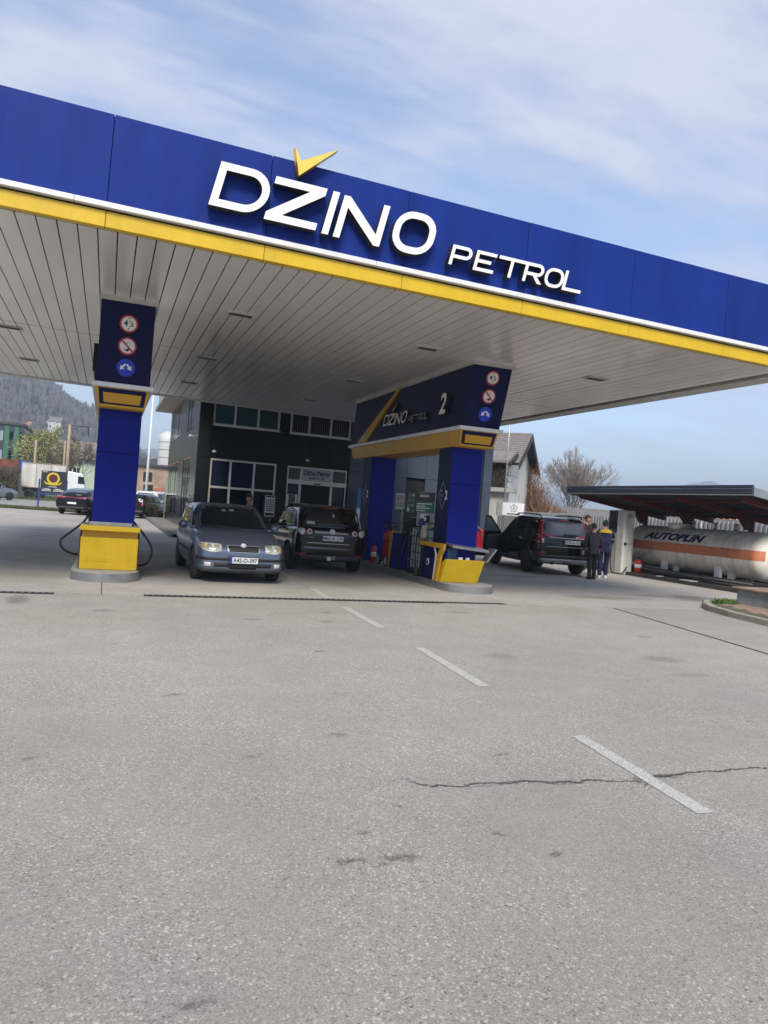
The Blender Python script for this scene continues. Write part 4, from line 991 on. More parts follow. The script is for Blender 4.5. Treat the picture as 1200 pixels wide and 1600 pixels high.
# shelter
t = thing('tank_shelter', 'dark sloping roof on red steel beams sheltering the gas tank', 'shelter', (17.6, 18.5, .1))
RX0, RX1, RY0, RY1 = 15.6, 19.7, 14.5, 22.6
def rz_(x): return 2.62 - (x-RX0)*(.50/3.7)
m_roofd = mat('shelter_dark_metal', (.028,.032,.042), .5, nz=(3,.15))
part(MB().hexa([(RX0,RY0,rz_(RX0)+.05),(RX1,RY0,rz_(RX1)+.05),(RX1,RY1,rz_(RX1)+.05),(RX0,RY1,rz_(RX0)+.05),(RX0,RY0,rz_(RX0)+.09),(RX1,RY0,rz_(RX1)+.09),(RX1,RY1,rz_(RX1)+.09),(RX0,RY1,rz_(RX0)+.09)]), 'roof_sheet', m_roofd, t)
mb = MB(); y = RY0+.2
while y < RY1-.1:
    mb.bar((RX0+.06,y,rz_(RX0)+.035),(RX1-.05,y,rz_(RX1)+.035),.08,.03); y += .28
part(mb, 'sheet_rib', m_roofd, t, kind='stuff')
m_fasc = mat('shelter_fascia', (.045,.055,.08), .45, nz=(4,.1))
part(MB().box(RX0-.05,RX0,RY0-.05,RY1+.05,2.66,2.80), 'fascia', m_fasc, t, bevel=.01)
part(MB().box(RX0-.065,RX0-.01,RY0-.06,RY1+.06,2.805,2.90), 'gutter', m_fasc, t, bevel=.01)
part(MB().box(RX0-.07,RX0-.052,RY0-.05,RY1+.05,2.62,2.655), 'edge_flashing', m_galv, t)
for yy in (RY0, RY1):
    s_ = -1 if yy == RY0 else 1
    part(MB().hexa([(RX0,yy+.0*s_,rz_(RX0)),(RX1,yy,rz_(RX1)),(RX1,yy+.05*s_,rz_(RX1)),(RX0,yy+.05*s_,rz_(RX0)),(RX0,yy,rz_(RX0)+.22),(RX1,yy,rz_(RX1)+.18),(RX1,yy+.05*s_,rz_(RX1)+.18),(RX0,yy+.05*s_,rz_(RX0)+.22)]), 'verge_board', m_galv, t)
m_rsteel = mat('red_oxide_steel', (.12,.018,.016), .55, nz=(6,.25))
for yy in (15.0, 17.3, 19.8, 22.1):
    part(MB().bar((RX0+.15,yy,rz_(RX0)-.06),(RX1-.1,yy,rz_(RX1)-.06),.09,.16), 'rafter', m_rsteel, t)
    ps_ = part(MB().box(18.62,18.74,yy-.06,yy+.06,.10,rz_(18.7)-.10), 'post', m_rsteel, t)
    part(MB().hexa([(18.45,yy-.05,1.75),(18.61,yy-.05,1.75),(18.61,yy+.05,1.75),(18.45,yy+.05,1.75),(18.1,yy-.05,rz_(18.1)-.13),(18.61,yy-.05,rz_(18.6)-.13),(18.61,yy+.05,rz_(18.6)-.13),(18.1,yy+.05,rz_(18.1)-.13)]), 'gusset', m_rsteel, ps_)
for xx in (16.6, 18.0, 19.2): part(MB().bar((xx,RY0+.1,rz_(xx)+.005),(xx,RY1-.1,rz_(xx)+.005),.06,.05), 'purlin', m_rsteel, t)
# LPG dispenser
t = thing('gas_dispenser', 'tall white cabinet gas dispenser under the left end of the dark shelter', 'gas pump', (16.5, 20.3, 0))
part(MB().box(16.06,16.48,20.0,20.36,.0,2.13), 'cabinet', mat('stained_white_metal',(.68,.67,.61),.5,nz=(2,.15),streak=(5,.25)), t, bevel=.015)
part(MB().box(16.10,16.60,20.40,20.95,.0,1.35), 'pump_housing', mat('pump_grey_metal',(.45,.46,.45),.5,nz=(3,.12)), t, bevel=.015)
part(MB().box(16.14,16.58,20.42,20.92,1.36,2.12), 'pump_head', m_mud, t, bevel=.015)
part(MB().box(16.12,16.139,20.48,20.86,1.50,1.72), 'display', m_black, t)
part(MB().box(16.18,16.36,19.985,19.999,1.88,2.02), 'badge', m_txtg, t)
part(MB().lathe([(0,-.02),(.05,-.02),(.05,.02),(0,.02)],(16.14,19.99,1.02),'Y',12), 'knob', m_black, t)
part(MB().box(16.22,16.42,19.985,19.999,1.0,1.03), 'small_print', m_txtg, t)
part(MB().box(16.085,16.099,20.6,20.7,.55,.66), 'red_button', m_red, t)
part(MB().box(16.06,16.10,20.5,20.7,1.0,1.1), 'holster', m_black, t)
hose('hose', [(16.06,20.55,1.05),(15.98,20.5,.5),(15.9,20.3,.1),(15.85,20.1,.04),(16.0,19.88,.05),(16.22,19.93,.25)], .02, t)
# extinguisher beside, bollard, notice
extinguisher((16.62, 19.85, .10), .12, .5, 'red gas cylinder standing beside the white gas dispenser', name='red_cylinder')
# corrugated fence
m_fence = mat('corrugated_sheet', (.34,.35,.36), .5, metal=.2, nz=(2,.1), streak=(8,.12))
t = thing('sheet_fence', 'tall corrugated grey metal sheet fence behind the gas tank and the SUV', 'fence', (20.3, 24, 0))
y = 11.0; sm_ = None
while y < 36:
    if sm_ is None:
        vs_, fs_ = [], []
        n = 24; 
        prof = []
        for i in range(5): prof += [(0,i*.2),(0,i*.2+.09),(.06,i*.2+.115),(.06,i*.2+.175)]
        prof.append((0,1.0))
        for dx, dy in prof: vs_ += [(dx,dy,0),(dx,dy,2.0)]
        fs_ = [(2*i,2*i+2,2*i+3,2*i+1) for i in range(len(prof)-1)]
        sm_ = MB().add(vs_, fs_).mesh('fence_sheet')
    o = link('fence_sheet', sm_, m_fence, t); o.location = (-.02 + rnd.uniform(-.01,.01), y-24, rnd.uniform(.0,.05)); o.rotation_euler = (0, rnd.gauss(0,.006), 0)
    y += 1.0
y = 11.0
while y < 36.1:
    part(MB().box(20.36,20.42,y-.03,y+.03,0,2.12), 'post', m_galv, t); y += 2.5
part(MB().box(20.34,20.38,11,36,.5,.55).box(20.34,20.38,11,36,1.7,1.75), 'rail', m_galv, t)
# kerb corner with a weedy paved island
m_red_pav = mat('reddish_pavers', (.30,.20,.15), .85, nz=(6,.25), bump=(40,.3,.004))
isl = part(MB().prism([(11.95,12.0),(12.3,12.55),(13.2,12.95),(14.2,13.1),(19.5,13.1),(19.5,2.0),(10.9,2.0),(11.12,9.6),(11.4,10.9)], (0,0,-.02),(1,0,0),(0,1,0),(0,0,.105)), 'traffic_island', m_earth, kind='structure')
kp = [(10.6,1.0),(10.95,9.6),(11.15,10.7),(11.42,11.5),(11.72,11.95),(12.2,12.4),(12.95,12.72),(13.9,12.86),(14.9,12.9),(16.1,12.92)]
pth = [Vector((x,y,0)) for x,y in kp]
L_ = 0
segs = []
for a, b in zip(pth, pth[1:]):
    n = max(1, round((b-a).length/.8))
    for i in range(n): segs.append((a+(b-a)*i/n, a+(b-a)*(i+1)/n))
for a, b in segs:
    d = (b-a).normalized(); nrm = Vector((-d.y, d.x, 0)) * -1; g = d*.005
    j = rnd.uniform(-.006,.006)
    pts = [a+g, b-g, b-g+nrm*.16, a+g+nrm*.16]
    part(MB().add([tuple(p+Vector((0,0,-.02))) for p in pts] + [tuple(p+Vector((0,0,.12+j))) for p in pts], [(0,1,2,3),(4,5,6,7),(0,1,5,4),(1,2,6,5),(2,3,7,6),(3,0,4,7)]), 'kerb_stone', m_kerbtop, isl, bevel=.012)
# pavers on the island strip
i = 0
for ix in range(14):
    for iy in range(36):
        x = 11.75 + ix*.25 + (.12 if iy % 2 else 0); y = 6.5 + iy*.16
        if x < 11.28 + max(0, (y-9.6))*.33 + .1 or y > 12.05 or x > 13.0: continue
        part(MB().box(x+.004, x+.242, y+.004, y+.152, .05, .092+rnd.uniform(-.004,.004)), 'paver', m_red_pav, isl)
t = thing('low_wall', 'low grey concrete plinth with a rusty broken top slab beside the kerb', 'wall', (13.6, 11.5, .08))
part(MB().box(12.95,17.2,8.5,12.25,.06,.40), 'wall_body', mat('blue_grey_concrete',(.27,.29,.31),.85,nz=(3,.2),streak=(5,.15),bump=(30,.3,.005)), t, bevel=.02)
part(MB().box(12.86,17.25,8.4,12.32,.402,.45), 'top_slab', mat('rusty_slab',(.30,.19,.14),.85,nz=(4,.4),bump=(20,.4,.01)), t, bevel=.015)
# ------------------------------------------------------------------ cars
def car_paint(name, c, metal=.5, rough=.28):
    return mat(name, c, rough, metal=metal, coat=.4, spec=.3, nz=(1.5,.05), rv=(5,.04))
def build_car(name, label, loc, head, S, paint, group='cars at the station'):
    """local frame: +y forward, origin on the ground under the middle. S: dict of the body's shape"""
    t = thing(name, label, 'car', loc, rz=head, group=group)
    L, W = S['L'], S['W']/2
    Y = lambda d: L/2 - d                  # distance from the nose -> local y
    vs_, fs_ = [], []
    st = S['st']
    for (d, w, zb, zs, zc) in st:
        w *= W; h = zs-zb
        half = [(0,zb),(w*.78,zb),(w*.955,zb+.05*h),(w*.995,zb+.30*h),(w,zb+.58*h),(w*.975,zb+.86*h),(w*.91,zs),(w*.80,zs+(zc-zs)*.45),(w*.42,zc-.008),(0,zc)]
        row = [(-x,z) for x, z in half[1:-1]][::1]
        ring = [half[0]] + half[1:-1] + [half[-1]] + list(reversed(row))
        vs_.append([(x, Y(d), z) for x, z in ring])
    n = len(vs_[0]); flat = [p for r in vs_ for p in r]
    for i in range(len(vs_)-1):
        for k in range(n): fs_.append((i*n+k, i*n+(k+1)%n, (i+1)*n+(k+1)%n, (i+1)*n+k))
    fs_.append(tuple(range(n))); fs_.append(tuple(reversed(range((len(vs_)-1)*n, len(vs_)*n))))
    body = link('body', MB().add(flat, fs_, True).mesh('body'), paint, None)
    sub = body.modifiers.new('s', 'SUBSURF'); sub.levels = sub.render_levels = 2
    # greenhouse rings: (d_front_center, d_front_corner, w, d_rear_corner, d_rear_center, z)
    gv, gf = [], []
    for (fc, fk, w, rk, rc, z, zr) in S['gh']:
        w *= W; md = (fk+rk)/2
        zf = lambda d: z + (zr-z)*(d-fc)/(rc-fc)
        half = [(0,fc),(w*.55,fc+(fk-fc)*.3),(w*.93,fk),(w,fk+.16),(w*1.0,md),(w*.985,rk-.16),(w*.92,rk),(w*.55,rc+(rk-rc)*.3),(0,rc)]
        ring = half + [(-x,d) for x, d in reversed(half[1:-1])]
        gv.append([(x, Y(d), zf(d)) for x, d in ring])
    n = len(gv[0]); flat = [p for r in gv for p in r]
    for i in range(len(gv)-1):
        for k in range(n): gf.append((i*n+k, i*n+(k+1)%n, (i+1)*n+(k+1)%n, (i+1)*n+k))
    gf.append(tuple(range((len(gv)-1)*n, len(gv)*n)))
    gh = link('roof', MB().add(flat, gf, True).mesh('roof'), paint, None)
    sub2 = gh.modifiers.new('s', 'SUBSURF'); sub2.levels = sub2.render_levels = 2
    # wheel arches
    ax = S['axles']; wr = S['wr']
    cut = MB()
    for d in ax:
        for sg in (-1,1): cut.cone((sg*(W-.30), Y(d), wr), (sg*(W+.3), Y(d), wr), wr*1.17, wr*1.17, 28)
    cu = link('cutter', cut.mesh('cutter'), m_dark, None)
    me0 = ev_mesh(body); body.modifiers.clear(); body.data = me0
    bo = body.modifiers.new('b', 'BOOLEAN'); bo.object = cu; bo.operation = 'DIFFERENCE'; bo.solver = 'EXACT'; bo.material_mode = 'TRANSFER'
    me1 = ev_mesh(body); body.modifiers.clear(); body.data = me1
    bpy.data.objects.remove(cu)
    me2 = ev_mesh(gh); gh.modifiers.clear(); gh.data = me2
    for p in body.data.polygons: p.use_smooth = True
    for o in (body, gh): o.parent = t; WM[o] = WM[t]
    bmj = bmesh.new(); bmj.from_mesh(me0); bmj.from_mesh(me2)
    bvh = BVHTree.FromBMesh(bmj); bmj.free()
    DIR = {'front': ((1,0,0),(0,-1,0)), 'rear': ((1,0,0),(0,1,0)), 'left': ((0,1,0),(1,0,0)), 'right': ((0,1,0),(-1,0,0)), 'top': ((1,0,0),(0,0,-1))}
    def hug(pname, outline, side, m, off=.006, step=.06, parent=t, thick=.012, label=None, wt=None):
        if outline and len(outline) > 2:
            pass
        pts = []
        for (a, b), (c, d) in zip(outline, outline[1:]+outline[:1]):
            k = max(1, int(math.hypot(c-a, d-b)/step))
            pts += [(a+(c-a)*i/k, b+(d-b)*i/k) for i in range(k)]
        ne = len(pts); edges = [(i,(i+1)%ne) for i in range(ne)]
        xs = [p[0] for p in pts]; ys = [p[1] for p in pts]
        def inside(x, y):
            c = False
            for i in range(ne):
                (x1,y1),(x2,y2) = pts[i], pts[(i+1)%ne]
                if (y1 > y) != (y2 > y) and x < (x2-x1)*(y-y1)/(y2-y1)+x1: c = not c
            return c
        x = min(xs)+step/2; inner = []
        while x < max(xs):
            y = min(ys)+step/2
            while y < max(ys):
                if inside(x,y) and min((x-p[0])**2+(y-p[1])**2 for p in pts) > (step*.4)**2: inner.append((x,y))
                y += step
            x += step
        vo, eo, fo, *_ = delaunay_2d_cdt([Vector(p) for p in pts+inner], edges, [], 1, 1e-5)
        dv = Vector(DIR[side][1]); front, back = [], []
        for p in vo:
            if side in ('front','rear'): o = Vector((p.x, -dv.y*10, p.y))
            elif side in ('left','right'): o = Vector((-dv.x*10, p.x, p.y))
            else: o = Vector((p.x, p.y, 10))
            hit, nr, _, dist = bvh.ray_cast(o, dv)
            if hit is None: 
                hit, nr, _, dist = bvh.find_nearest(Vector((p.x, -dv.y*L/2*.98, p.y)) if side in ('front','rear') else Vector((-dv.x*W*.98, p.x, p.y)))
            if nr.dot(dv) > 0: nr = -nr
            front.append(hit + nr*off); back.append(hit - nr*thick)
        mb = MB(); N_ = len(vo)
        mb.add(front, [list(f) for f in fo], True)
        cnt = {}
        for f in fo:
            for i in range(len(f)):
                e = (f[i], f[(i+1)%len(f)]); cnt[tuple(sorted(e))] = cnt.get(tuple(sorted(e)), 0)+1
        o0 = len(mb.v); mb.v += back
        for f in fo:
            for i in range(len(f)):
                a, b = f[i], f[(i+1)%len(f)]
                if cnt[tuple(sorted((a,b)))] == 1: mb.f.append([a, b, o0+b, o0+a]); mb.sm.append(False)
        return part(mb, pname, m, parent, local=True, label=label)
    # wheels
    for d in ax:
        for sg in (-1,1):
            xo = sg*(W*.985)
            tw = S.get('tw', .19)
            wh = part(MB().lathe([(wr*.62,-tw/2),(wr*.93,-tw/2),(wr,-tw*.38),(wr,tw*.38),(wr*.93,tw/2),(wr*.62,tw/2)], (xo-sg*tw/2, Y(d), wr), 'X', 28), 'wheel', m_tyre, t, local=True)
            part(MB().lathe([(wr*.64,-.05),(wr*.64,.05),(wr*.60,.055),(wr*.56,.02),(wr*.56,-.05)], (xo-sg*.055, Y(d), wr), 'X', 28).lathe([(.0,-.01),(wr*.2,-.01),(wr*.2,.02),(0,.025)], (xo-sg*.03, Y(d), wr), 'X', 14), 'rim', m_alloy, wh, local=True)
            part(MB().lathe([(0,0),(wr*.6,0)], (xo-sg*.07, Y(d), wr), 'X', 20), 'brake', m_dark, wh, local=True)
            mb = MB(); ns = S.get('spokes', 7)
            for k in range(ns):
                a = 2*PI*k/ns + .3
                mb.bar((xo-sg*.022, Y(d), wr),(xo-sg*.028, Y(d)+math.cos(a)*wr*.6, wr+math.sin(a)*wr*.6), wr*.17, .02, (1,0,0))
            part(mb, 'spoke', m_alloy, wh, local=True)
    def plate(txt, side, zc, yoff=.03, w=.52, h=.11, xc=0, tilt=0):
        sg = 1 if side == 'front' else -1
        hit = bvh.ray_cast(Vector((xc, sg*10, zc)), Vector((0,-sg,0)))[0]
        y = hit.y + sg*yoff
        p = part(MB().box(xc-w/2-.012, xc+w/2+.012, min(y,y+sg*.008), max(y,y+sg*.008), zc-h/2-.012, zc+h/2+.012), 'licence_plate', m_black, t, local=True)
        yy = y+sg*.0095
        part(MB().box(xc-w/2, xc+w/2, min(y+sg*.001,yy), max(y+sg*.001,yy), zc-h/2, zc+h/2), 'plate_face', m_plate, p, local=True)
        bx = (xc+w/2-.05, xc+w/2) if sg > 0 else (xc-w/2, xc-w/2+.05)
        part(MB().box(bx[0], bx[1], min(yy,yy+sg*.002), max(yy,yy+sg*.002), zc-h/2+.002, zc+h/2-.002), 'plate_strip', m_plateb, p, local=True)
        if txt:
            xd = (-sg,0,0)
            ox = (xc + sg*(w/2-.065))
            text(txt, 'plate_text', (ox, yy+sg*.003, zc-.037), xd, (0,0,1), m_txt, p, w=w-.085, h=.074, bold=.012, local=True)
    def mirror(d, z, x=None, m=None):
        for sg in (-1,1):
            xx = (x or W)*sg
            part(MB().lathe([(0,-.06),(.06,-.05),(.085,0),(.08,.04),(.0,.045)], (xx+sg*.09, Y(d), z), 'Y', 14).bar((xx-sg*.06,Y(d)-.02,z-.05),(xx+sg*.06,Y(d)-.02,z-.03),.05,.04), 'mirror', m or paint, t, local=True)
    return t, hug, Y, plate, mirror, W, bvh, body

ROT = math.pi
# ---- grey-blue hatchback/estate facing the camera
S = dict(L=4.05, W=1.665, wr=.295, axles=(.78,3.24), tw=.19, spokes=8,
  st=[(.0,.70,.30,.60,.615),(.06,.86,.22,.66,.69),(.22,.955,.18,.71,.755),(.5,.985,.17,.80,.845),(.95,1.0,.17,.905,.945),(1.4,1.0,.17,.93,.965),(2.2,1.0,.17,.935,.96),(3.2,1.0,.18,.95,.97),(3.7,.97,.22,.955,.975),(3.95,.90,.27,.95,.96),(4.05,.78,.34,.86,.87)],
  gh=[(1.02,1.26,.925,3.90,3.98,.92,.93),(1.55,1.72,.86,3.78,3.90,1.21,1.20),(1.93,2.05,.775,3.62,3.78,1.395,1.385),(2.15,2.25,.60,3.45,3.6,1.452,1.43)])
pt = car_paint('blue_grey_car_paint', (.17,.215,.30), .65, .30)
t, hug, Y, plate, mirror, W, bvh, body = build_car('hatchback_car', 'grey-blue hatchback facing the camera with its licence plate A42-O-397', (2.36, 15.45, .005), ROT+R(1.2), S, pt)
H2 = lambda d: Y(d)
hug('windscreen', [(-.64,.965),(.64,.965),(.60,1.10),(.515,1.365),(.3,1.392),(-.3,1.392),(-.515,1.365),(-.60,1.10)], 'front', m_carglass, .004)
hug('rear_window', [(-.56,1.0),(.56,1.0),(.5,1.33),(-.5,1.33)], 'rear', m_carglass, .004)
for sd_ in ('left','right'):
    hug('side_window', [(Y(1.42),.965),(Y(2.30),.965),(Y(2.30),1.345),(Y(1.98),1.34)], sd_, m_carglass, .004)
    hug('side_window', [(Y(2.40),.965),(Y(3.12),.965),(Y(3.05),1.33),(Y(2.40),1.345)], sd_, m_carglass, .004)
    hug('side_window', [(Y(3.20),.965),(Y(3.70),.97),(Y(3.52),1.28),(Y(3.15),1.32)], sd_, m_carglass, .004)
    hug('side_moulding', [(Y(1.12),.50),(Y(2.95),.50),(Y(2.95),.56),(Y(1.12),.56)], sd_, m_mud, .012)
    for d in (2.1, 2.98): hug('door_handle', [(Y(d),.80),(Y(d+.16),.80),(Y(d+.16),.835),(Y(d),.835)], sd_, pt, .022)
    for d in (1.18, 2.34, 3.12): hug('door_gap', [(Y(d),.30),(Y(d+.012),.30),(Y(d+.012),.93),(Y(d),.93)], sd_, m_dark, .0015, thick=.002)
for sg in (-1,1):
    hl = hug('headlight', [(sg*.40,.585),(sg*.56,.565),(sg*.70,.585),(sg*.775,.66),(sg*.76,.715),(sg*.60,.725),(sg*.40,.71)], 'front', m_lamp, .010, .04)
    hug('indicator', [(sg*.66,.60),(sg*.74,.64),(sg*.75,.70),(sg*.68,.70)], 'front', mat('pale_amber_lamp',(.55,.36,.16),.2,coat=.5), .013, .03, hl)
    for cx_ in (.49,.615): hug('reflector', [(sg*cx_+.05*math.cos(a*.628), .65+.045*math.sin(a*.628)) for a in range(10)], 'front', mat('lamp_bulb',(.78,.74,.62),.08,metal=.6), .013, .03, hl)
    hug('fog_lamp', [(sg*.58,.315),(sg*.69,.315),(sg*.69,.385),(sg*.58,.385)], 'front', m_lamp, .010, .03)
hug('grille', [(-.29,.575),(.29,.575),(.31,.70),(-.31,.70)], 'front', m_alloy, .006, .05)
hug('grille_mesh', [(-.265,.59),(.265,.59),(.285,.685),(.06,.685),(0,.655),(-.06,.685),(-.285,.685)], 'front', m_black, .011, .04)
mb = MB()
for k in range(15):
    x_ = -.25+k*.0357; hy = bvh.ray_cast(Vector((x_,10,.635)), Vector((0,-1,0)))[0].y; mb.box(x_-.004,x_+.004,hy+.008,hy+.02,.595,.678)
part(mb, 'grille_bar', m_mud, t, local=True)
hy = bvh.ray_cast(Vector((0,10,.70)), Vector((0,-1,0)))[0].y
part(MB().lathe([(0,.05),(.045,.04),(.052,.02),(.052,-.03)], (0,hy,.695), 'Y', 16), 'emblem', m_trim, t, local=True)
hug('bumper_strip', [(-.80,.425),(.80,.425),(.80,.475),(-.80,.475)], 'front', m_black, .012)
hug('lower_grille', [(-.52,.31),(.52,.31),(.52,.385),(-.52,.385)], 'front', m_black, .006)
hug('lower_mesh', [(-.24,.285),(.24,.285),(.26,.345),(-.26,.345)], 'front', m_dark, .012)
hug('lip', [(-.74,.235),(.74,.235),(.76,.275),(-.76,.275)], 'front', m_mud, .014)
plate('A42-O-397', 'front', .44)
mirror(1.62, .985)
part(MB().bar((-.1,Y(1.06),.985),(.45,Y(1.15),.99),.02,.015).bar((.15,Y(1.06),.985),(.62,Y(1.22),1.0),.02,.015), 'wiper', m_black, t, local=True)
for x0_, x1_, z0_, z1_ in ((-.08,.02,1.29,1.33),(.09,.17,1.28,1.32)):
    hug('windscreen_sticker', [(x0_,z0_),(x1_,z0_),(x1_,z1_),(x0_,z1_)], 'front', mat('sticker_pale',(.30,.36,.34),.4), .007)
hug('tail_light', [(.62,.72),(.74,.72),(.72,1.0),(.62,1.0)], 'rear', m_tail); hug('tail_light', [(-.74,.72),(-.62,.72),(-.62,1.0),(-.72,1.0)], 'rear', m_tail)

# ---- black hatchback seen from behind
S = dict(L=4.2, W=1.76, wr=.315, axles=(.86,3.44), tw=.205, spokes=7,
  st=[(.0,.70,.34,.62,.64),(.08,.86,.24,.70,.73),(.3,.95,.2,.80,.84),(.7,.985,.19,.92,.96),(1.0,1.0,.19,.98,1.02),(1.6,1.0,.19,1.0,1.03),(2.6,1.0,.19,1.02,1.04),(3.5,1.0,.2,1.04,1.05),(3.95,.975,.24,1.05,1.05),(4.12,.92,.28,1.03,1.03),(4.2,.82,.36,.92,.92)],
  gh=[(.98,1.25,.93,4.0,4.10,1.0,1.04),(1.45,1.65,.88,3.92,4.04,1.30,1.30),(1.9,2.02,.80,3.72,3.90,1.52,1.50),(2.2,2.3,.62,3.5,3.68,1.585,1.55)])
pk = car_paint('black_car_paint', (.008,.008,.010), .3, .12)
t, hug, Y, plate, mirror, W, bvh, body = build_car('compact_car', 'black hatchback seen from behind with round tail lamps and plate M62-K-134', (4.98, 18.35, .005), R(-2.0), S, pk)
hug('windscreen', [(-.66,1.04),(.66,1.04),(.56,1.48),(-.56,1.48)], 'front', m_carglass, .004)
hug('rear_window', [(-.60,1.08),(.60,1.08),(.66,1.16),(.62,1.36),(.56,1.43),(-.56,1.43),(-.62,1.36),(-.66,1.16)], 'rear', m_carglass, .006)
hug('tailgate_gap', [(-.70,.62),(-.69,.62),(-.69,1.05),(-.70,1.05)], 'rear', m_dark, .002, thick=.003); hug('tailgate_gap', [(.69,.62),(.70,.62),(.70,1.05),(.69,1.05)], 'rear', m_dark, .002, thick=.003)
hug('tailgate_gap', [(-.69,.62),(.69,.62),(.69,.632),(-.69,.632)], 'rear', m_dark, .002, thick=.003)
for sd_ in ('left','right'):
    hug('side_window', [(Y(1.32),1.04),(Y(2.28),1.05),(Y(2.28),1.47),(Y(2.0),1.47),(Y(1.62),1.30)], sd_, m_carglass, .004)
    hug('side_window', [(Y(2.38),1.05),(Y(3.12),1.06),(Y(3.12),1.44),(Y(2.38),1.47)], sd_, m_carglass, .004)
    hug('side_window', [(Y(3.2),1.06),(Y(3.72),1.09),(Y(3.62),1.32),(Y(3.45),1.40),(Y(3.2),1.43)], sd_, m_carglass, .004)
    for d in (2.05, 2.95): hug('door_handle', [(Y(d),.90),(Y(d+.17),.90),(Y(d+.17),.94),(Y(d),.94)], sd_, pk, .025)
    for d in (1.2, 2.33, 3.2): hug('door_gap', [(Y(d),.34),(Y(d+.012),.34),(Y(d+.012),1.0),(Y(d),1.0)], sd_, m_dark, .0015, thick=.002)
    hug('sill', [(Y(1.28),.23),(Y(3.0),.23),(Y(3.0),.33),(Y(1.28),.33)], sd_, m_mud, .01)
circ = lambda x, z, r, n=18: [(x+r*math.cos(2*PI*i/n), z+r*math.sin(2*PI*i/n)) for i in range(n)]
for sg in (-1,1):
    for x_, r_ in ((.705,.088),(.535,.075)):
        tl = hug('tail_light', circ(sg*x_, .93, r_), 'rear', m_tail, .010, .04)
        hug('lens_ring', circ(sg*x_, .93, r_*.82), 'rear', m_tailw, .014, .04, tl)
        hug('lens_center', circ(sg*x_, .93, r_*.4, 12), 'rear', m_tail if x_ < .6 else m_tailw, .018, .03, tl)
    hug('reflector', [(sg*.58,.385),(sg*.80,.40),(sg*.80,.44),(sg*.58,.43)], 'rear', m_tail, .010)
hug('chrome_strip', [(-.42,.90),(.40,.90),(.40,.945),(-.42,.965)], 'rear', m_galv, .010)
hug('chrome_strip', [(-.60,.665),(.44,.665),(.44,.69),(-.60,.695)], 'rear', m_galv, .012)
hug('chrome_strip', [(-.66,.535),(.44,.545),(.44,.575),(-.66,.60)], 'rear', mat('dull_chrome',(.20,.20,.21),.4,metal=.4), .012)
hug('lower_bumper', [(-.70,.29),(.70,.29),(.76,.40),(-.76,.40)], 'rear', m_mud, .008)
hy = bvh.ray_cast(Vector((0,-10,.95)), Vector((0,1,0)))[0].y
part(MB().lathe([(.05,-.012),(.065,-.012),(.065,.01),(.05,.01),(.05,-.012)], (.0,hy-.015,.95),'Y',20).bar((-.03,hy-.022,.985),(0,hy-.022,.915),.012).bar((.03,hy-.022,.985),(0,hy-.022,.915),.012), 'emblem', m_trim, t, local=True)
plate('M62-K-134', 'rear', .80, .022)
part(MB().lathe([(0,0),(.03,0),(.035,.05),(0,.06)], (.05,-2.16,.35),'Z',10).bar((.05,-2.0,.34),(.05,-2.16,.34),.05,.04).box(-.1,.0,-2.12,-2.08,.29,.38), 'tow_hitch', m_galv, t, local=True)
part(MB().bar((.0,Y(4.07),1.10),(.42,Y(4.075),1.12),.025,.02), 'wiper', m_black, t, local=True)
hug('brake_light', [(-.16,1.47),(.16,1.47),(.14,1.50),(-.14,1.50)], 'rear', m_tail, .012)
hug('window_sticker', [(-.58,1.10),(-.40,1.10),(-.40,1.17),(-.58,1.17)], 'rear', mat('sticker_mint',(.36,.44,.40),.4), .010)
hug('window_sticker', [(.02,1.28),(.06,1.28),(.06,1.36),(.02,1.36)], 'rear', mat('sticker_mint',(.36,.44,.40),.4), .010)
mirror(1.75, 1.07)
hug('badge', [(-.56,.80),(-.40,.80),(-.40,.815),(-.56,.815)], 'rear', m_galv, .008); hug('badge', [(.56,.80),(.62,.80),(.62,.815),(.56,.815)], 'rear', m_galv, .008)
hug('headlight', [(.5,.66),(.76,.70),(.72,.80),(.45,.76)], 'front', m_lamp); hug('headlight', [(-.76,.70),(-.5,.66),(-.45,.76),(-.72,.80)], 'front', m_lamp)
for x_ in (.76,.81): part(MB().lathe([(.0,-.003),(.075,-.003),(.075,.003),(0,.003)], (x_,-2.06-.0,1.07 if x_ > .8 else 1.28),'Y',14), 'round_sticker', mat('pale_sticker',(.55,.50,.55),.5), t, local=True) if False else None

# ---- black estate SUV with open door and tall tail lamps
S = dict(L=4.8, W=1.83, wr=.365, axles=(.95,3.81), tw=.23, spokes=5,
  st=[(.0,.74,.42,.80,.82),(.08,.88,.32,.88,.91),(.3,.96,.28,.96,1.0),(.8,.99,.27,1.05,1.09),(1.25,1.0,.27,1.10,1.13),(2.0,1.0,.27,1.12,1.14),(3.2,1.0,.27,1.14,1.16),(4.2,1.0,.29,1.15,1.16),(4.6,.98,.32,1.15,1.15),(4.74,.94,.34,1.12,1.12),(4.8,.86,.42,1.0,1.0)],
  gh=[(1.2,1.5,.92,4.58,4.70,1.10,1.14),(1.75,1.95,.87,4.50,4.62,1.42,1.42),(2.2,2.35,.79,4.34,4.50,1.69,1.66),(2.5,2.6,.62,4.15,4.32,1.755,1.715)])
ps_ = car_paint('black_suv_paint', (.007,.0075,.009), .3, .14)
suvh = R(-9)
t, hug, Y, plate, mirror, W, bvh, body = build_car('suv_car', 'black estate SUV with its front door open and tall red tail lamps', (13.07, 20.61, .005), suvh, S, ps_)
hug('windscreen', [(-.70,1.15),(.70,1.15),(.58,1.64),(-.58,1.64)], 'front', m_carglass, .004)
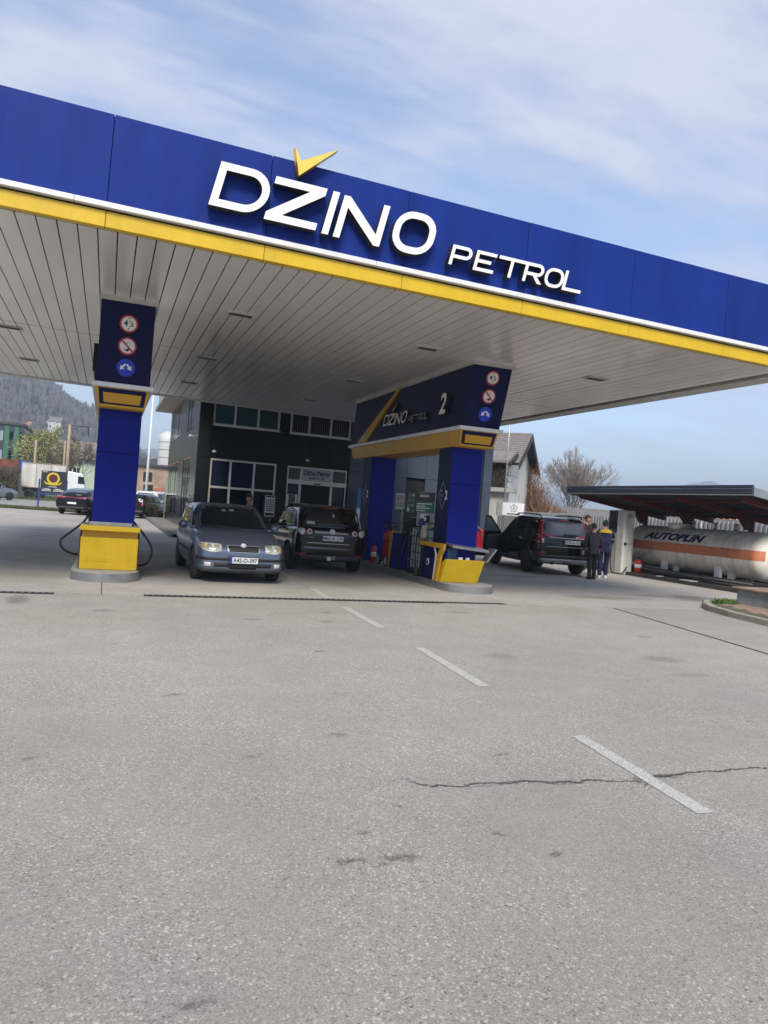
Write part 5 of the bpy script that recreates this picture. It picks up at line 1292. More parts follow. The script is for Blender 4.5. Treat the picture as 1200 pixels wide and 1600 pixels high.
hug('rear_window', [(-.66,1.16),(.66,1.16),(.69,1.22),(.62,1.57),(-.62,1.57),(-.69,1.22)], 'rear', mat('grey_reflecting_glass',(.13,.14,.155),.38,metal=.35,nz=(1.6,.3)), .006)
for sd_ in ('left','right'):
    if sd_ == 'right': hug('side_window', [(Y(1.62),1.14),(Y(2.55),1.15),(Y(2.55),1.63),(Y(2.3),1.63)], sd_, m_carglass, .004)
    hug('side_window', [(Y(2.65),1.15),(Y(3.45),1.16),(Y(3.45),1.61),(Y(2.65),1.63)], sd_, m_carglass, .004)
    hug('side_window', [(Y(3.55),1.16),(Y(4.35),1.18),(Y(4.22),1.56),(Y(3.55),1.60)], sd_, m_carglass, .004)
    hug('arch_moulding', [(Y(3.81)+.43*math.cos(a*PI/12), .365+.43*math.sin(a*PI/12)) for a in range(13)] + [(Y(3.81)-.47*math.cos(a*PI/12), .365+.49*math.sin(a*PI/12)) for a in range(13)], sd_, m_black, .010, .05) if False else None
    hug('sill', [(Y(1.45),.30),(Y(3.3),.30),(Y(3.3),.42),(Y(1.45),.42)], sd_, m_mud, .012)
    for d in (2.35, 3.25):
        if not (sd_ == 'left' and d < 3): hug('door_handle', [(Y(d),.98),(Y(d+.2),.98),(Y(d+.2),1.03),(Y(d),1.03)], sd_, m_galv if d > 3 else ps_, .03)
    for d in (2.6, 3.5): hug('door_gap', [(Y(d),.42),(Y(d+.014),.42),(Y(d+.014),1.12),(Y(d),1.12)], sd_, m_dark, .0015, thick=.002)
    sg = -1 if sd_ == 'left' else 1
    part(MB().tube([(sg*.66,Y(2.35),1.70),(sg*.66,Y(2.45),1.765),(sg*.655,Y(3.3),1.785),(sg*.65,Y(4.15),1.755),(sg*.65,Y(4.25),1.69)], .02, 8), 'roof_rail', m_black, t, local=True)
hug('door_opening', [(Y(1.5),.45),(Y(2.5),.45),(Y(2.5),1.62),(Y(2.32),1.62),(Y(1.62),1.14)], 'left', mat('dark_interior',(.012,.011,.010),.8,nz=(4,.4)), .003)
# open front left door, hinged at its front edge
def door_mesh():
    vs_ = [(0,0,.40),(-1.0,0,.40),(-1.02,0,1.12),(0,0,1.12)]
    a = R(58)
    return a
da = R(50)
hx, hyy = -W*.97, Y(1.55)
dl = Matrix.Translation((hx, hyy, 0)) @ Matrix.Rotation(-da, 4, 'Z')
def dpt(u, z, o=0): return dl @ Vector((-o, -u, z))
out = [(0,.42),(.98,.42),(1.02,.75),(1.02,1.13),(0,1.13)]
dr = part(MB().add([dpt(u,z,-.035) for u,z in out]+[dpt(u,z,.05) for u,z in out], [(4,3,2,1,0),(5,6,7,8,9)]+[[i,(i+1)%5,5+(i+1)%5,5+i] for i in range(5)]), 'open_door', ps_, t, local=True, bevel=.015, label='front door standing open')
fr = [(0.02,1.13),(.70,1.60),(.96,1.62),(1.01,1.13)]
mb = MB()
for (a, b), (c, d) in zip(fr, fr[1:]): mb.bar(dpt(a,b), dpt(c,d), .05, .04)
part(mb, 'window_frame', ps_, dr, local=True)
part(MB().add([dpt(u,z,.004) for u,z in fr]+[dpt(u,z,-.004) for u,z in fr], [(0,1,2,3),(7,6,5,4),(0,1,5,4),(1,2,6,5),(2,3,7,6),(3,0,4,7)]), 'pane', mat('pale_car_glass',(.14,.17,.185),.05), dr, local=True)
part(MB().add([dpt(u,z,-.038) for u,z in ((.1,.5),(.9,.5),(.92,1.0),(.1,1.05))]+[dpt(u,z,-.06) for u,z in ((.15,.55),(.85,.55),(.87,.95),(.15,1.0))], [(3,2,1,0),(4,5,6,7),(0,1,5,4),(1,2,6,5),(2,3,7,6),(3,0,4,7)]), 'inner_trim', m_mud, dr, local=True)
part(MB().lathe([(0,-.07),(.07,-.06),(.10,0),(.09,.06),(0,.065)], tuple(dpt(.12,1.17,.16)), 'Y', 14), 'mirror', ps_, dr, local=True)
for sg in (-1,1):
    tl = hug('tail_light', [(sg*.74,.92),(sg*.88,.90),(sg*.88,1.14),(sg*.80,1.18),(sg*.75,1.18),(sg*.735,1.1)], 'rear', m_tail, .014, .04)
    hug('reverse_lamp', [(sg*.74,.94),(sg*.80,.94),(sg*.80,1.06),(sg*.745,1.06)], 'rear', m_tailw, .018, .04, tl)
    hug('reflector', [(sg*.70,.62),(sg*.90,.63),(sg*.90,.68),(sg*.70,.67)], 'rear', m_tail, .010)
for sd_, sg in (('left',-1),('right',1)):
    hug('tail_light', [(Y(4.72),.92),(Y(4.52),.94),(Y(4.52),1.16),(Y(4.60),1.2),(Y(4.68),1.14)], sd_, m_tail, .012, .05)
    hug('tail_light', [(Y(4.585),1.17),(Y(4.46),1.17),(Y(4.30),1.60),(Y(4.40),1.60)], sd_, m_tail, .012, .05)
hug('chrome_strip', [(-.60,1.09),(.60,1.09),(.60,1.115),(-.60,1.115)], 'rear', m_galv, .012)
hug('chrome_strip', [(-.70,.835),(.70,.835),(.70,.85),(-.70,.85)], 'rear', m_galv, .010)
hug('lower_bumper', [(-.80,.36),(.80,.36),(.84,.49),(-.84,.49)], 'rear', mat('bumper_silver',(.30,.30,.30),.42,metal=.4,nz=(5,.12)), .012)
hug('bumper_strip', [(-.88,.54),(.88,.54),(.88,.60),(-.88,.60)], 'rear', m_mud, .010)
part(MB().cone((-.45,-2.42,.36),(-.45,-2.28,.36),.045,.045,12), 'exhaust', m_black, t, local=True); part(MB().box(-.12,.12,-2.42,-2.36,.33,.40), 'tow_bracket', m_black, t, local=True)
plate('O75-K-721', 'rear', .99, .03, xc=.12)
part(MB().bar((-.1,Y(4.70),1.22),(.34,Y(4.705),1.20),.03,.025), 'wiper', m_black, t, local=True)
hug('brake_light', [(-.15,1.60),(.15,1.60),(.14,1.62),(-.14,1.62)], 'rear', m_tail, .012)
part(MB().box(.2,.75,Y(4.48),Y(4.2),1.74,1.76), 'roof_spoiler', ps_, t, local=True)
hug('headlight', [(.55,.80),(.86,.84),(.84,.96),(.55,.92)], 'front', m_lamp); hug('headlight', [(-.86,.84),(-.55,.80),(-.55,.92),(-.84,.96)], 'front', m_lamp)
part(MB().lathe([(0,-.06),(.07,-.05),(.10,0),(.09,.04),(0,.045)], (W+.1,Y(1.85),1.17),'Y',14), 'mirror', ps_, t, local=True)

# ---- simpler cars further off
def plain_car(name, label, loc, head, kind, paint, plate_txt=None, group='parked cars in the background'):
    if kind == 'coupe':
        S = dict(L=4.9, W=1.95, wr=.36, axles=(.95,3.85), st=[(0,.75,.36,.72,.74),(.1,.9,.28,.82,.85),(.4,.97,.25,.92,.97),(1.2,1.0,.25,1.03,1.06),(2.5,1.0,.25,1.06,1.08),(3.8,1.0,.26,1.08,1.09),(4.6,.97,.30,1.06,1.08),(4.83,.92,.36,1.0,1.0),(4.9,.84,.42,.92,.92)],
          gh=[(1.3,1.6,.9,4.5,4.72,1.03,1.06),(1.8,2.0,.84,4.15,4.4,1.3,1.27),(2.3,2.45,.75,3.6,3.85,1.50,1.42),(2.6,2.7,.55,3.2,3.5,1.55,1.47)])
        sw = [[(1.7,1.08),(2.6,1.1),(2.6,1.44),(2.4,1.44)],[(2.7,1.1),(3.8,1.12),(3.5,1.34),(2.7,1.44)]]
        rw = [(-.6,1.12),(.6,1.12),(.52,1.36),(-.52,1.36)]; fw_ = [(-.66,1.09),(.66,1.09),(.54,1.43),(-.54,1.43)]
        tl = [(.35,.94),(.88,.93),(.86,1.02),(.35,1.0)]; pz = .66
    elif kind == 'wagon':
        S = dict(L=4.5, W=1.76, wr=.31, axles=(.9,3.55), st=[(0,.72,.34,.62,.64),(.1,.88,.24,.72,.75),(.4,.96,.2,.82,.86),(1.1,1.0,.2,.93,.97),(2.4,1.0,.2,.96,.98),(3.6,1.0,.21,.98,.99),(4.25,.97,.25,.98,.98),(4.43,.92,.3,.95,.95),(4.5,.82,.4,.85,.85)],
          gh=[(1.2,1.45,.92,4.3,4.4,.94,.97),(1.65,1.82,.86,4.2,4.32,1.22,1.22),(2.05,2.2,.78,4.0,4.18,1.42,1.40),(2.3,2.4,.6,3.8,3.98,1.48,1.44)])
        sw = [[(1.6,.98),(2.4,.99),(2.4,1.38),(2.1,1.37)],[(2.5,.99),(3.25,1.0),(3.25,1.36),(2.5,1.38)],[(3.33,1.0),(4.1,1.02),(3.95,1.31),(3.33,1.35)]]
        rw = [(-.58,1.02),(.58,1.02),(.5,1.34),(-.5,1.34)]; fw_ = [(-.64,.98),(.64,.98),(.5,1.36),(-.5,1.36)]
        tl = [(.62,.74),(.83,.74),(.80,1.0),(.64,.98)]; pz = .68
    elif kind == 'mpv':
        S = dict(L=4.4, W=1.8, wr=.32, axles=(.85,3.5), st=[(0,.74,.34,.72,.74),(.1,.9,.24,.82,.86),(.4,.97,.2,.95,.99),(.9,1.0,.2,1.05,1.08),(2.4,1.0,.2,1.08,1.10),(3.6,1.0,.21,1.10,1.11),(4.2,.98,.25,1.1,1.1),(4.34,.94,.3,1.05,1.05),(4.4,.85,.4,.95,.95)],
          gh=[(.9,1.2,.93,4.25,4.33,1.06,1.08),(1.4,1.6,.88,4.2,4.28,1.36,1.36),(1.85,2.0,.82,4.1,4.2,1.62,1.60),(2.2,2.3,.65,3.95,4.08,1.68,1.65)])
        sw = [[(1.35,1.1),(2.3,1.11),(2.3,1.56),(1.95,1.55)],[(2.4,1.11),(3.2,1.12),(3.2,1.55),(2.4,1.56)],[(3.3,1.12),(4.05,1.14),(3.98,1.5),(3.3,1.54)]]
        rw = [(-.6,1.14),(.6,1.14),(.56,1.52),(-.56,1.52)]; fw_ = [(-.66,1.1),(.66,1.1),(.58,1.55),(-.58,1.55)]
        tl = [(.68,.8),(.84,.8),(.82,1.1),(.7,1.1)]; pz = .72
    else:
        S = dict(L=4.1, W=1.74, wr=.31, axles=(.85,3.35), st=[(0,.72,.32,.62,.64),(.1,.88,.22,.72,.75),(.4,.96,.19,.84,.88),(1.1,1.0,.19,.93,.97),(2.3,1.0,.19,.96,.98),(3.3,1.0,.2,.99,1.0),(3.85,.96,.25,.99,.99),(4.03,.9,.3,.93,.93),(4.1,.82,.4,.84,.84)],
          gh=[(1.1,1.35,.92,3.9,4.0,.93,.98),(1.55,1.72,.84,3.7,3.86,1.2,1.2),(1.95,2.1,.74,3.4,3.62,1.38,1.36),(2.2,2.3,.55,3.2,3.4,1.43,1.4)])
        sw = [[(1.5,.97),(2.5,.98),(2.5,1.33),(2.05,1.33)],[(2.6,.98),(3.35,1.02),(3.05,1.28),(2.6,1.33)]]
        rw = [(-.55,1.04),(.55,1.04),(.46,1.3),(-.46,1.3)]; fw_ = [(-.62,.97),(.62,.97),(.48,1.32),(-.48,1.32)]
        tl = [(.56,.76),(.8,.76),(.78,.92),(.58,.92)]; pz = .66
    t, hug, Y, plate, mirror, W, bvh, body = build_car(name, label, loc, head, S, paint, group)
    hug('windscreen', fw_, 'front', m_carglass, .006, .09); hug('rear_window', rw, 'rear', m_carglass, .006, .09)
    for sd_ in ('left','right'):
        for w_ in sw: hug('side_window', [(Y(d),z) for d, z in w_], sd_, m_carglass, .006, .09)
        hug('door_handle', [(Y(2.2),.86),(Y(2.38),.86),(Y(2.38),.9),(Y(2.2),.9)], sd_, m_galv, .02)
    for sg in (-1,1):
        hug('tail_light', [(sg*x, z) for x, z in tl], 'rear', m_tail, .012, .08)
        hug('headlight', [(sg*.5,.64),(sg*.78,.66),(sg*.74,.76),(sg*.5,.73)], 'front', m_lamp, .012, .08)
    hug('lower_bumper', [(-.66,.34),(.66,.34),(.7,.46),(-.7,.46)], 'rear', m_mud, .01, .09)
    hug('grille', [(-.3,.5),(.3,.5),(.3,.6),(-.3,.6)], 'front', m_black, .01, .09)
    plate(plate_txt, 'rear', pz, .03); plate(None, 'front', .45, .03)
    mirror(1.75, S['gh'][0][5]+.05)
    return t, hug, Y, W
t_, hug, Y, W = plain_car('coupe_car', 'black sloping-roof coupe behind the left pump column', (-1.15, 47.2, 0), R(-16), 'coupe', pk)
hug('light_bar', [(-.4,.965),(.4,.965),(.4,.995),(-.4,.995)], 'rear', m_tail, .010)
pgw = car_paint('dark_blue_car_paint', (.010,.012,.020), .4, .14)
plain_car('estate_car', 'dark estate car parked between the left column and the shop wall', (2.25, 47.6, 0), R(-24), 'wagon', pgw)
plain_car('white_car', 'white car half hidden behind the dark estate car', (3.2, 52.4, 0), R(-24), 'mpv', car_paint('white_car_paint', (.66,.67,.68), 0, .2))
plain_car('grey_car', 'silver-grey car on the road at the far left', (-9.5, 71.5, 0), R(-50), 'mpv', car_paint('silver_car_paint', (.28,.30,.33), .7, .25))
plain_car('red_car', 'bright red hatchback behind the column of portal 2', (13.6, 27.0, .005), R(-82), 'hatch', car_paint('red_car_paint', (.44,.018,.03), .1, .2))
def pol(px, dist, elev_px):          # photograph column and height above the horizon -> world
    a = R(20.66) + math.atan((px-600)/1150); d = dist
    return (d*math.sin(a), d*math.cos(a), CAMH + elev_px*d/1150/math.sqrt(1+((px-600)/1150)**2)*1.0)
# ------------------------------------------------------------------ people
def skin_mesh(verts, edges, radii, lvl=2, root=0):
    me = bpy.data.meshes.new('sk'); me.from_pydata([tuple(v) for v in verts], edges, [])
    ob = bpy.data.objects.new('sk', me); COL.objects.link(ob)
    sk = ob.modifiers.new('skin', 'SKIN'); sk.use_smooth_shade = True
    for i, r in enumerate(radii):
        d = me.skin_vertices[0].data[i]; d.radius = r if isinstance(r, tuple) else (r, r); d.use_root = (i == root)
    ss = ob.modifiers.new('sub', 'SUBSURF'); ss.levels = ss.render_levels = lvl
    m2 = ev_mesh(ob); bpy.data.objects.remove(ob)
    for p in m2.polygons: p.use_smooth = True
    return m2
def person(label, loc, face, H, pose, top, legs, shoe, hat=None, hairm=None, lean=0, yoke=None, group='people at the station'):
    """pose: per arm (elbow, wrist) offsets from the shoulder, in local axes x right, y forward, z up; local +y is where the person looks"""
    t = thing('person', label, 'person', loc, rz=face, group=group)
    k = H/1.75
    V = lambda x, y, z: Vector((x, y + lean*max(0, z-.9), z))*k
    J = dict(pelvis=V(0,0,.95), belly=V(0,.01,1.08), chest=V(0,0,1.28), neck=V(0,-.005,1.47), head0=V(0,.015,1.56))
    st = pose.get('stride', .05); sp = .10
    feet = [(-sp, -st), (sp, st)]
    v, e, r = [], [], []
    def add(p, rad, par=None):
        v.append(p); r.append(rad*k if not isinstance(rad, tuple) else (rad[0]*k, rad[1]*k)); i = len(v)-1
        if par is not None: e.append((par, i))
        return i
    i0 = add(J['pelvis'], (.135,.098)); i1 = add(J['belly'], (.128,.095), i0); i2 = add(J['chest'], (.14,.098), i1); i3 = add(J['neck'], (.062,.062), i2); i4 = add(J['head0'], (.058,.06), i3)
    arm = {}
    for sg, key in ((-1,'L'),(1,'R')):
        sh = V(sg*.185, 0, 1.41); el = sh + Vector(pose[key][0])*k; wr_ = el + Vector(pose[key][1])*k
        arm[key] = (sh, el, wr_)
        a = add(sh, (.062,.062), i2); b = add(el, (.043,.043), a); c = add(wr_, (.028,.03), b)
    leg = []
    for j, sg in enumerate((-1,1)):
        hp = V(sg*.095, 0, .88); ft = Vector((sg*sp, feet[j][1], .09))*k; kn = (hp+ft)/2 + Vector((0, .035 + abs(st)*.15, .02))*k
        leg.append((hp, kn, ft))
        a = add(hp, (.088,.09), i0); b = add(kn, (.056,.058), a); c = add(ft, (.038,.042), b); d = add(ft + Vector((0,.13,-.05))*k, (.034,.03), c)
    body = link('body', skin_mesh(v, e, r), m_skin, t)
    # head joined as its own shaped form on the neck
    hd = J['head0'] + Vector((0,.015,.075))*k
    tn = pose.get('turn', 0); RZ = Matrix.Rotation(tn, 4, 'Z')
    mb = MB(); prof = []
    N1, N2 = 14, 12
    vs_, fs_ = [], []
    for i in range(N1+1):
        ph = -PI/2 + PI*i/N1
        for j in range(N2):
            th = 2*PI*j/N2
            x = .074*math.cos(ph)*math.cos(th); y = .094*math.cos(ph)*math.sin(th); z = .122*math.sin(ph)
            if z < 0: x *= 1 + z*1.6; y = y*(1+z*1.1) + (.012 if y > 0 else .02)*(-z/.122)
            if y > .06 and abs(x) < .02 and -.045 < z < .03: y += .018
            vs_.append(hd + RZ @ Vector((x,y,z))*k)
    for i in range(N1):
        for j in range(N2): fs_.append((i*N2+j, i*N2+(j+1)%N2, (i+1)*N2+(j+1)%N2, (i+1)*N2+j))
    head = part(MB().add(vs_, fs_, True), 'head', m_skin, t, local=True)
    fc = MB()
    for sg in (-1,1): fc.lathe([(0,-.006),(.012,0),(0,.006)], (0,0,0), 'Y', 8)
    mb = MB()
    for sg in (-1,1):
        c = hd + RZ @ Vector((sg*.030,.083,.012))*k; mb.obox(c, .024*k,.012*k,.011*k, rz=tn)
    c = hd + RZ @ Vector((0,.092,-.052))*k; mb.obox(c, .042*k,.01*k,.01*k, rz=tn)
    part(mb, 'eyes_and_mouth', m_hair, head, local=True)
    mb = MB()
    for sg in (-1,1): mb.lathe([(0,-.012*k),(.022*k,-.008*k),(.026*k,.004*k),(0,.012*k)], tuple(hd + RZ @ Vector((sg*.077,-.005,0))*k), 'X', 10)
    part(mb, 'ear', m_skin, head, local=True)
    # hair or cap
    vs_, fs_ = [], []
    for i in range(8):
        ph = R(8 if hat else 12) + (PI/2-R(8 if hat else 12))*i/7
        for j in range(N2):
            th = 2*PI*j/N2
            front = math.sin(th) > .4
            low = 0 if front else -.35*(1-i/7)
            pz = max(-.6, math.sin(ph) + low)
            cr = math.sqrt(max(0, 1-min(1,pz)**2)) if i < 7 else 0
            q = 1.09 if not hat else 1.14
            vs_.append(hd + RZ @ Vector((.074*q*cr*math.cos(th), .094*q*cr*math.sin(th)-.004, .122*q*pz+.004))*k)
    for i in range(7):
        for j in range(N2): fs_.append((i*N2+j, i*N2+(j+1)%N2, (i+1)*N2+(j+1)%N2, (i+1)*N2+j))
    hm = part(MB().add(vs_, fs_, True), 'cap' if hat else 'hair', hat or hairm or m_hair, t, local=True)
    if hat:
        pk_ = [(.07*math.cos(a), .075+.075*math.sin(a)) for a in [PI*i/8 for i in range(9)]]
        part(MB().add([hd + RZ @ Vector((x,y,.045))*k for x,y in pk_]+[hd + RZ @ Vector((x,y,.037))*k for x,y in pk_], [list(range(9)), list(reversed(range(9,18)))]+[[i,(i+1)%9,9+(i+1)%9,9+i] for i in range(9)]), 'peak', hat, hm, local=True)
    # clothes : jacket and trousers grown from the same joints
    cv, ce, cr = [], [], []
    def ca(p, rad, par=None):
        cv.append(p); cr.append((rad[0]*k, rad[1]*k)); i = len(cv)-1
        if par is not None: ce.append((par, i))
        return i
    h0 = ca(V(0,0,.84), (.178,.14)); a0 = ca(J['pelvis'], (.178,.138), h0); a1 = ca(J['belly'], (.172,.138), a0); a2 = ca(J['chest'], (.18,.14), a1); a3 = ca(V(0,-.01,1.45), (.085,.08), a2)
    for key in ('L','R'):
        sh, el, wr_ = arm[key]
        b = ca(sh, (.08,.08), a2); c = ca(el, (.06,.06), b); ca(el + (wr_-el)*.93, (.045,.045), c)
    link('jacket', skin_mesh(cv, ce, cr, root=1), top, t)
    cv, ce, cr = [], [], []
    b0 = ca(V(0,0,.97), (.16,.122)); b1 = ca(J['pelvis'], (.162,.125), b0)
    for hp, kn, ft in leg:
        c = ca(hp, (.10,.102), b1); d = ca(kn, (.075,.078), c); ca(ft + Vector((0,-.005,-.02))*k, (.062,.068), d)
    link('trousers', skin_mesh(cv, ce, cr), legs, t)
    for hp, kn, ft in leg:
        c = ft
        part(MB().lathe([(.0,-.10*k),(.035*k,-.09*k),(.045*k,-.03*k),(.048*k,.06*k),(.042*k,.13*k),(.02*k,.165*k),(0,.17*k)], (c.x, c.y+.02*k, .045*k), 'Y', 12).box(c.x-.042*k, c.x+.042*k, c.y-.075*k, c.y+.165*k, .002, .03*k), 'shoe', shoe, t, local=True)
    # hands: palm, four fingers and a thumb
    for key, sg in (('L',-1),('R',1)):
        sh, el, wr_ = arm[key]; d = (wr_-el).normalized(); side = d.cross(Vector((0,1,0)))
        side = side.normalized() if side.length > .2 else Vector((1,0,0)); nn = d.cross(side)
        vv, ee, rr_ = [wr_ - d*.02*k, wr_ + d*.045*k, wr_ + d*.085*k], [(0,1),(1,2)], [(.024*k,.024*k),(.036*k,.017*k),(.038*k,.014*k)]
        for f in range(4):
            o = side*(f-1.5)*.019*k; ln = (.062,.075,.07,.055)[f]*k
            i_ = len(vv); vv += [wr_ + d*.088*k + o, wr_ + d*(.088*k+ln*.55) + o + nn*.008*k, wr_ + d*(.088*k+ln*.95) + o + nn*.028*k]
            ee += [(2,i_),(i_,i_+1),(i_+1,i_+2)]; rr_ += [(.009*k,.009*k),(.0085*k,.0085*k),(.007*k,.007*k)]
        i_ = len(vv); vv += [wr_ + d*.03*k - side*.032*k, wr_ + d*.065*k - side*.052*k + nn*.01*k, wr_ + d*.09*k - side*.05*k + nn*.02*k]
        ee += [(1,i_),(i_,i_+1),(i_+1,i_+2)]; rr_ += [(.012*k,.012*k),(.010*k,.010*k),(.008*k,.008*k)]
        link('hand', skin_mesh(vv, ee, rr_, 1), m_skin, t)
    if yoke:
        vs_, fs_ = [], []
        for i, (z, w, d_) in enumerate(((1.375,.215,.13),(1.41,.22,.122),(1.45,.19,.105),(1.485,.10,.085))):
            for j in range(16):
                a = 2*PI*j/16; p = V(w*math.cos(a), 0, z); p = p + Vector((0, (d_+.02)*math.sin(a), 0))*k; vs_.append(p)
        for i in range(3):
            for j in range(16): fs_.append((i*16+j, i*16+(j+1)%16, (i+1)*16+(j+1)%16, (i+1)*16+j))
        part(MB().add(vs_, fs_, True), 'shoulder_yoke', yoke, t, local=True)
    return t
DOWN = lambda sg, o=.06: ((sg*o, -.02, -.28), (sg*.01, .06, -.24))
m_cl = lambda n, c, b=True: mat(n, c, .85, nz=(14,.18), bump=(18,.5,.02))
person('man with short dark hair in a dark jacket standing behind the grey-blue hatchback', (3.32, 18.35, .005), ROT, 1.69, dict(L=DOWN(-1), R=DOWN(1), turn=R(-8)), m_cl('black_jacket_cloth',(.010,.010,.013)), m_cl('dark_trouser_cloth',(.016,.016,.02)), m_black)
person('bearded man in a black jacket standing behind the SUV by the fence', (14.50, 19.9, .005), ROT-R(-15), 1.86, dict(L=((-.08,.04,-.27),(.06,.16,-.18)), R=DOWN(1,.08), turn=R(25), stride=.1), m_cl('black_jacket_cloth2',(.012,.013,.014)), m_cl('olive_trouser_cloth',(.045,.05,.035)), m_txtw)
person('old man in a dark cap and purple-grey coat, back to the camera, beside the SUV', (13.12, 17.6, .005), R(-12), 1.60, dict(L=DOWN(-1,.08), R=((.09,-.02,-.26),(.0,.12,-.2)), turn=R(10), stride=.06), m_cl('purple_grey_coat_cloth',(.028,.024,.036)), m_cl('black_trouser_cloth',(.011,.011,.013)), m_black, hat=m_cl('dark_cap_cloth',(.014,.014,.018)), lean=.10)
person('station attendant in navy overalls with yellow shoulders reaching to the gas dispenser', (13.95, 18.2, .005), R(-32), 1.72, dict(L=((-.05,.12,-.24),(.05,.2,-.02)), R=((.08,.22,-.16),(.04,.26,.04)), turn=R(-5), stride=.13), m_cl('navy_overall_cloth',(.010,.014,.055)), m_cl('navy_overall_cloth',(.010,.014,.055)), m_txtw, hat=m_cl('black_cap_cloth',(.010,.010,.012)), yoke=m_cl('yellow_yoke_cloth',(.50,.30,.03)), lean=.06)

# ------------------------------------------------------------------ house behind the shop
def frame(o, u):          # local frame: u along ridge towards the gable seen, n to the left of it
    u = Vector(u).normalized(); n = Vector((-u.y, u.x, 0)); o = Vector(o)
    return lambda a, b, z: o + u*a + n*b + Vector((0,0,z))
HX = Vector((26.6, 43.4, 0)); hu = Vector((.755,-.656,0))
F = frame(HX, hu)       # a<0 goes back along the ridge; b>0 is ... right of view
t = thing('white_house', 'white rendered house with a steep grey tiled roof and dead creeper, right of the shop', 'house', tuple(HX))
m_rend = mat('white_render', (.62,.61,.57), .85, nz=(1.2,.1), streak=(2,.1))
m_tile = mat('grey_brown_roof_tile', (.21,.18,.17), .75, nz=(5,.25))
def FP(a, b, z): return F(a, b, z)
hw, ew, rh = 3.6, 5.44, 7.35
bs = [(-.5,-hw),(-.5,hw),(-12,hw),(-12,-hw)]
part(MB().add([FP(a,b,0) for a,b in bs]+[FP(a,b,ew) for a,b in bs]+[FP(-.5,0,rh-.3),FP(-12,0,rh-.3)], [(0,1,2,3),(0,1,5,8,4),(1,2,6,5),(2,3,7,9,6),(3,0,4,7),(4,8,9,7),(5,6,9,8)]), 'wall', m_rend, t)
sl = (rh-ew)/hw
def slope(sg, b): return rh - sl*abs(b)
rows = 15
for sg in (-1,1):
    ov = hw+.7
    part(MB().hexa([FP(.1,0,rh-.12),FP(-12.4,0,rh-.12),FP(-12.4,sg*ov,slope(sg,ov)-.12),FP(.1,sg*ov,slope(sg,ov)-.12),FP(.1,0,rh),FP(-12.4,0,rh),FP(-12.4,sg*ov,slope(sg,ov)),FP(.1,sg*ov,slope(sg,ov))]), 'roof_deck', m_dark, t)
    if sg == (-1 if True else 1) or True:
        # courses of tiles: each tile a piece
        nt = 22; tm = None
        ang = math.atan(sl)
        for i in range(rows if sg == -1 else rows):
            b0 = ov*(1-i/rows); 
            if sg == 1 or i < 0:
                vs_, fs_ = [], []
            zz0 = slope(sg,b0)
            if sg == -1 and i < rows:
                for j in range(17):
                    a0 = .1 - j*.36
                    q = .352; ln = ov/rows*1.25
                    p = FP(a0, sg*b0, zz0+.012)
                    if tm is None:
                        uu = Vector((hu.x,hu.y,0)); dn = FP(0,sg*1,slope(sg,1))-FP(0,0,rh); dn.normalize(); nn_ = uu.cross(dn); nn_ = nn_ if nn_.z > 0 else -nn_
                        tm = MB().hexa([Vector((0,0,0)),-uu*q,-uu*q-dn*ln,-dn*ln,nn_*.045,-uu*q+nn_*.045,-uu*q-dn*ln+nn_*.012,-dn*ln+nn_*.012]).mesh('roof_tile')
                    o = link('roof_tile', tm, m_tile, t); o.location = WM[t].inverted() @ (p + Vector((0,0,rnd.uniform(0,.012))))
        if sg == 1:
            mb = MB()
            for i in range(rows):
                b0 = ov*(1-i/rows); b1 = max(0, b0-ov/rows*1.2)
                mb.hexa([FP(.1,b0,slope(1,b0)+.01),FP(-12.4,b0,slope(1,b0)+.01),FP(-12.4,b1,slope(1,b1)+.01),FP(.1,b1,slope(1,b1)+.01),FP(.1,b0,slope(1,b0)+.06),FP(-12.4,b0,slope(1,b0)+.06),FP(-12.4,b1,slope(1,b1)+.02),FP(.1,b1,slope(1,b1)+.02)])
            part(mb, 'tile_course', m_tile, t, kind='stuff')
        else:
            mb = MB()
            for i in range(rows):
                b0 = -ov*(1-i/rows); b1 = min(0, b0+ov/rows*1.2)
                mb.hexa([FP(-6.03,b0,slope(1,b0)+.01),FP(-12.4,b0,slope(1,b0)+.01),FP(-12.4,b1,slope(1,b1)+.01),FP(-6.03,b1,slope(1,b1)+.01),FP(-6.03,b0,slope(1,b0)+.06),FP(-12.4,b0,slope(1,b0)+.06),FP(-12.4,b1,slope(1,b1)+.02),FP(-6.03,b1,slope(1,b1)+.02)])
            part(mb, 'tile_course', m_tile, t, kind='stuff')
    part(MB().hexa([FP(.1,0,rh-.4),FP(.16,0,rh-.4),FP(.16,sg*ov,slope(sg,ov)-.4),FP(.1,sg*ov,slope(sg,ov)-.4),FP(.1,0,rh+.02),FP(.16,0,rh+.02),FP(.16,sg*ov,slope(sg,ov)+.02),FP(.1,sg*ov,slope(sg,ov)+.02)]), 'barge_board', mat('dark_timber',(.035,.028,.024),.7), t)
part(MB().tube([FP(.15,0,rh+.03),FP(-12.4,0,rh+.03)], .1, 8), 'ridge_tile', m_tile, t)
for b, z in ((-1.1,3.1),(-.2,2.85)):
    w_ = part(MB().hexa([FP(-.52,b-.12,z),FP(-.49,b-.12,z),FP(-.49,b+.12,z),FP(-.52,b+.12,z),FP(-.52,b-.12,z+.45),FP(-.49,b-.12,z+.45),FP(-.49,b+.12,z+.45),FP(-.52,b+.12,z+.45)]), 'window', mat('shutter_grey',(.30,.30,.29),.6), t)
